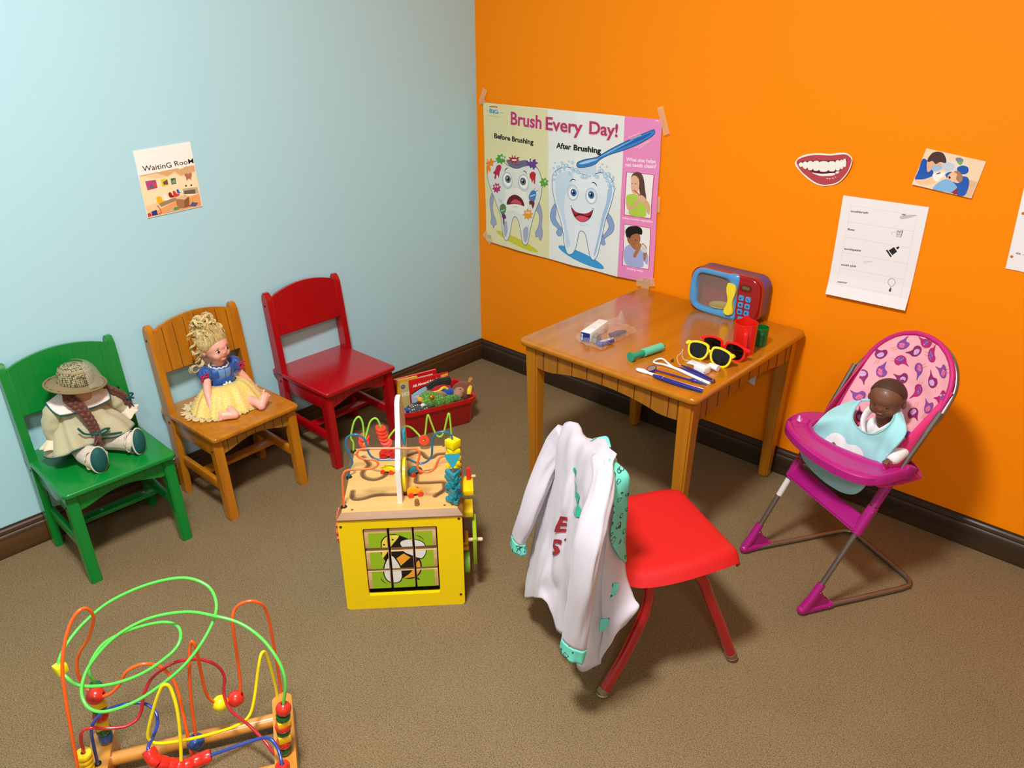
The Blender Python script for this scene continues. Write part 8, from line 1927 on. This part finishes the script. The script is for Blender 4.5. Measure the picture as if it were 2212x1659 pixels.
def red_art(A, w, h):
    A.rect(w/2, h/2, w-.001, h-.001, 'd8141c')
    A.poly([(0.004, 0.001), (w-.004, 0.001), (w-.004, h*.68)]+[(w*(.97-.94*k/12), h*(.68+.12*math.sin(PI*k/12))) for k in range(13)], 'a9cdec')
    A.curve([(w*(.03+.94*k/8), h*(.69+.12*math.sin(PI*k/8))) for k in range(9)], .004, '2a1418', n=3)
    for k in range(16): A.ell(w*(.06+.88*k/15), h*(.725+.12*math.sin(PI*k/15)), .0008, .0008, '1a0c0c', n=8)
    A.textfit('All Aboard Reading', w*.08, h*.835, w*.72, .0085, 'fbf6f0', 4, .0006)
    A.poly([(w*.80, h*.90), (w*.98, h*.92), (w*.98, h*.985), (w*.80, h*.965)], 'f0c850'); A.textfit('Level', w*.82, h*.925, w*.13, .004, '5a2a1a', 2)
    A.ell(w*.18, h*.60, .014, .006, 'f8f0f2', n=22, line='d84a5a', lw=.0008); A.textfit('Berry', w*.12, h*.585, .016, .004, 'd04858', 0)
    A.textfit('The', w*.50, h*.62, .018, .007, 'e0688c', 3, .0004); A.textfit('Easter', w*.26, h*.44, .055, .015, 'e0688c', 8, .0012)
    A.blob([(w*.02, .002), (w*.04, h*.30), (w*.14, h*.27), (w*.24, h*.20), (w*.34, h*.24), (w*.5, h*.14), (w*.7, .004)], '86c832', 4)
    A.blob([(w*.55, .004), (w*.58, h*.2), (w*.72, h*.26), (w*.86, h*.2), (w*.9, .004)], 'e9a8bc', 4)
def gold_art(A, w, h):
    A.rect(w/2, h/2, w-.001, h-.001, 'cfc07a'); A.rect(.006, h/2, .012, h-.001, 'e8b52e'); A.rect(w/2, h-.006, w-.001, .011, 'e2b02c')
    A.ell(.022, h*.83, .0085, .0085, '4a4a72', n=26); A.ell(.022, h*.83, .0062, .0062, '6a6a92', n=24); A.curve([(.017, h*.83), (.022, h*.85), (.027, h*.82)], .0012, 'b8b8d0')
    A.textfit('HOME', .017, h*.62, .046, .014, 'f6f0cc', 0, .0010); A.blob([(.012, .004), (.02, h*.3), (.05, h*.38), (.08, h*.3), (.09, .004)], 'b9c48c', 4)
def plain(c, c2=None):
    def f(A, w, h):
        A.rect(w/2, h/2, w-.001, h-.001, c)
        if c2: A.rect(w/2, h*.9, w*.8, .008, c2)
    return f
book('picture_book', 'gold-edged pale book showing the letters HO at the left end of the bin', 'book', [(-.124, .018, .015), (-.046, .018, .015), (-.062, .020, .186), (-.143, .020, .187)], .007, mat('cover_gold', 'd8b548', .4), gold_art)
book('picture_book', 'red-topped blue picture book reading All Aboard Reading in the bin', 'book', [(-.082, .004, .012), (.070, .004, .013), (.044, .008, .180), (-.109, .008, .181)], .006, mat('cover_red', 'cc1820', .35, coat=.3), red_art)
book('picture_book', 'red book peeking out behind the other two books in the bin', 'book', [(-.118, .046, .010), (.045, .046, .015), (.050, .048, .178), (-.128, .048, .178)], .008, mat('cover_scarlet', 'd01c1c', .35, coat=.3), plain('d01c1c', 'f2d8c0'))
def puppets():
    def scales():
        m = bpy.data.materials.new('dragon_scales'); m.use_nodes = True; nt = m.node_tree; b = nt.nodes['Principled BSDF']; L = nt.links.new
        tc = nt.nodes.new('ShaderNodeTexCoord'); v = nt.nodes.new('ShaderNodeTexVoronoi'); v.feature = 'DISTANCE_TO_EDGE'; v.inputs['Scale'].default_value = 130
        r = nt.nodes.new('ShaderNodeValToRGB'); r.color_ramp.elements[0].position = .03; r.color_ramp.elements[0].color = srgb('3c7a2a'); r.color_ramp.elements[1].position = .28; r.color_ramp.elements[1].color = srgb('7fbf52')
        L(tc.outputs['Object'], v.inputs['Vector']); L(v.outputs['Distance'], r.inputs[0]); L(r.outputs[0], b.inputs['Base Color']); b.inputs['Roughness'].default_value = .75; b.inputs['Sheen Weight'].default_value = .3
        return m
    GS = scales(); C = lambda n, c, r=.8: mat(n, c, r, sheen=.3)
    t = thing('dragon_puppet', 'green scaly dragon puppet with golden eye lying in the bin', 'puppet', BO, BY)
    q = M(); q.ball((-.030, -.030, .112), (.036, .034, .032)).ball((.005, -.034, .104), (.034, .032, .030)).ball((-.055, -.036, .112), (.018, .020, .017)).ball((.03, -.03, .094), (.03, .03, .024))
    q.ball((.02, -.02, .07), (.05, .045, .03))
    part('head', q, GS, t, 'green scaly head', remesh=.0022, rs=4)
    part('eye', M().ball((-.027, -.056, .132), (.0105, .0085, .010)), mat('gold_eye', 'd39a1c', .15, .6, coat=.5), t, 'shiny golden eye')
    part('ear', M().ball((.016, -.046, .131), (.020, .006, .0085), rot=(0, 26, 0)), C('puppet_tan', 'b08468'), t, 'tan ear')
    part('cheek_tuft', M().ball((-.066, -.046, .126), (.010, .008, .013), rot=(0, -20, 0)), C('puppet_orange', 'f0b020'), t, 'orange tuft')
    q = M(); q.tube(crom([(.022, -.048, .108), (.042, -.052, .104), (.064, -.050, .104), (.088, -.046, .090)], 6), [.010, .017, .015, .006], 16, flat=.55)
    part('wing', q, GS, t, 'green wing', smooth=180)
    part('nostril', M().ball((-.066, -.054, .104), (.003, .002, .003)), C('puppet_maroon', '6a2030'), t)
    o = thing('eagle_puppet', 'brown puppet head with a yellow tuft at the right end of the bin', 'puppet', BO, BY)
    q = M(); q.ball((.118, .000, .098), (.040, .036, .034)).ball((.142, .004, .104), (.024, .026, .024)).ball((.08, .0, .078), (.04, .04, .03))
    part('head', q, C('puppet_brown', '7c4526'), o, None, remesh=.002, rs=4)
    q = M(); q.ball((.088, -.020, .100), (.020, .022, .018)).ball((.098, -.018, .112), (.020, .018, .013)).ball((.080, -.036, .094), (.009, .009, .008))
    part('face', q, C('puppet_tan', ''), o, 'tan face', remesh=.002, rs=3)
    part('eye', M().ball((.096, -.030, .122), (.0035, .002, .002)), C('puppet_dark', '2a1510'), o)
    q = M()
    for dx, dz in ((-.006, .022), (0, .026), (.006, .024), (.010, .018)): q.tube(crom([(.146, .002, .120), (.150+dx*.4, .002, .132), (.152+dx, .001, .120+dz)], 4), [.004, .003, .001], 8)
    part('tuft', q, C('puppet_gold', 'd99a22'), o, 'yellow felt tuft')
    p = thing('soldier_puppet', 'black, red, yellow and blue cloth hand puppet lying behind the dragon', 'puppet', BO, BY)
    q = M(); q.prism([(-.022, .148), (-.004, .160), (.022, .168), (.070, .165), (.074, .150), (.068, .136), (.020, .142), (-.016, .130)], .028, Matrix.Translation((0, .018, 0)) @ Matrix.Rotation(R(90), 4, 'X'), bev=.005)
    part('hat_band', q, C('felt_black', '15131a'), p, 'black felt top', smooth=60)
    q = M(); q.ball((.025, .002, .126), (.048, .022, .026)); part('red_cloth', q, C('felt_red', 'b01428'), p, 'red cloth middle')
    q = M(); q.tube(crom([(-.014, -.016, .127), (.012, -.022, .130), (.036, -.020, .139), (.052, -.018, .128)], 6), .0055, 10, flat=.8); part('yellow_trim', q, C('felt_yellow', 'e8d02a'), p)
    q = M(); q.ball((.046, -.014, .112), (.032, .018, .020)); part('blue_cloth', q, C('felt_blue', '1550b8'), p, 'blue cloth')
    d = bpy.data.materials.new('polka_dots'); d.use_nodes = True; nt = d.node_tree; b = nt.nodes['Principled BSDF']; tc = nt.nodes.new('ShaderNodeTexCoord'); v = nt.nodes.new('ShaderNodeTexVoronoi'); v.inputs['Scale'].default_value = 130; v.inputs['Randomness'].default_value = .25
    r = nt.nodes.new('ShaderNodeValToRGB'); r.color_ramp.interpolation = 'CONSTANT'; r.color_ramp.elements[0].color = srgb('d8d4d4'); r.color_ramp.elements[1].position = .30; r.color_ramp.elements[1].color = srgb('4a4a52')
    nt.links.new(tc.outputs['Object'], v.inputs['Vector']); nt.links.new(v.outputs['Distance'], r.inputs[0]); nt.links.new(r.outputs[0], b.inputs['Base Color']); b.inputs['Roughness'].default_value = .85
    g = thing('polka_dot_puppet', 'grey polka-dot cloth puppet with a blue edge at the front left of the bin', 'puppet', BO, BY)
    q = M(); q.ball((-.088, -.050, .098), (.036, .026, .022)).ball((-.060, -.046, .092), (.030, .026, .022)); part('dotted_cloth', q, d, g, None, remesh=.0025, rs=4)
    part('blue_edge', M().box((-.118, -.056, .104), (.022, .020, .010), rot=(0, 38, 20), bev=.003), C('felt_blue', ''), g, 'bright blue edge'); part('grey_band', M().box((-.106, -.058, .105), (.007, .022, .010), rot=(0, 38, 20), bev=.002), C('felt_grey', '9a98a4'), g)
    part('brown_nose', M().ball((-.074, -.052, .118), (.010, .009, .008)), C('puppet_darkbrown', '3c2418'), g); part('white_muzzle', M().ball((-.064, -.060, .112), (.010, .008, .006)), C('felt_white', 'e6e2e0'), g)
    o = part('yellow_slinky_cloth', M().tube(crom([(.126, -.040, .098), (.132, -.030, .110), (.144, -.010, .112), (.146, .012, .104)], 6), [.008, .010, .009, .006], 14), C('felt_yellow', '')); o.name = 'yellow_cloth'
    tag(o, 'small yellow cloth tucked in the right corner of the bin', 'cloth', loc=BO, rz=BY)
puppets()
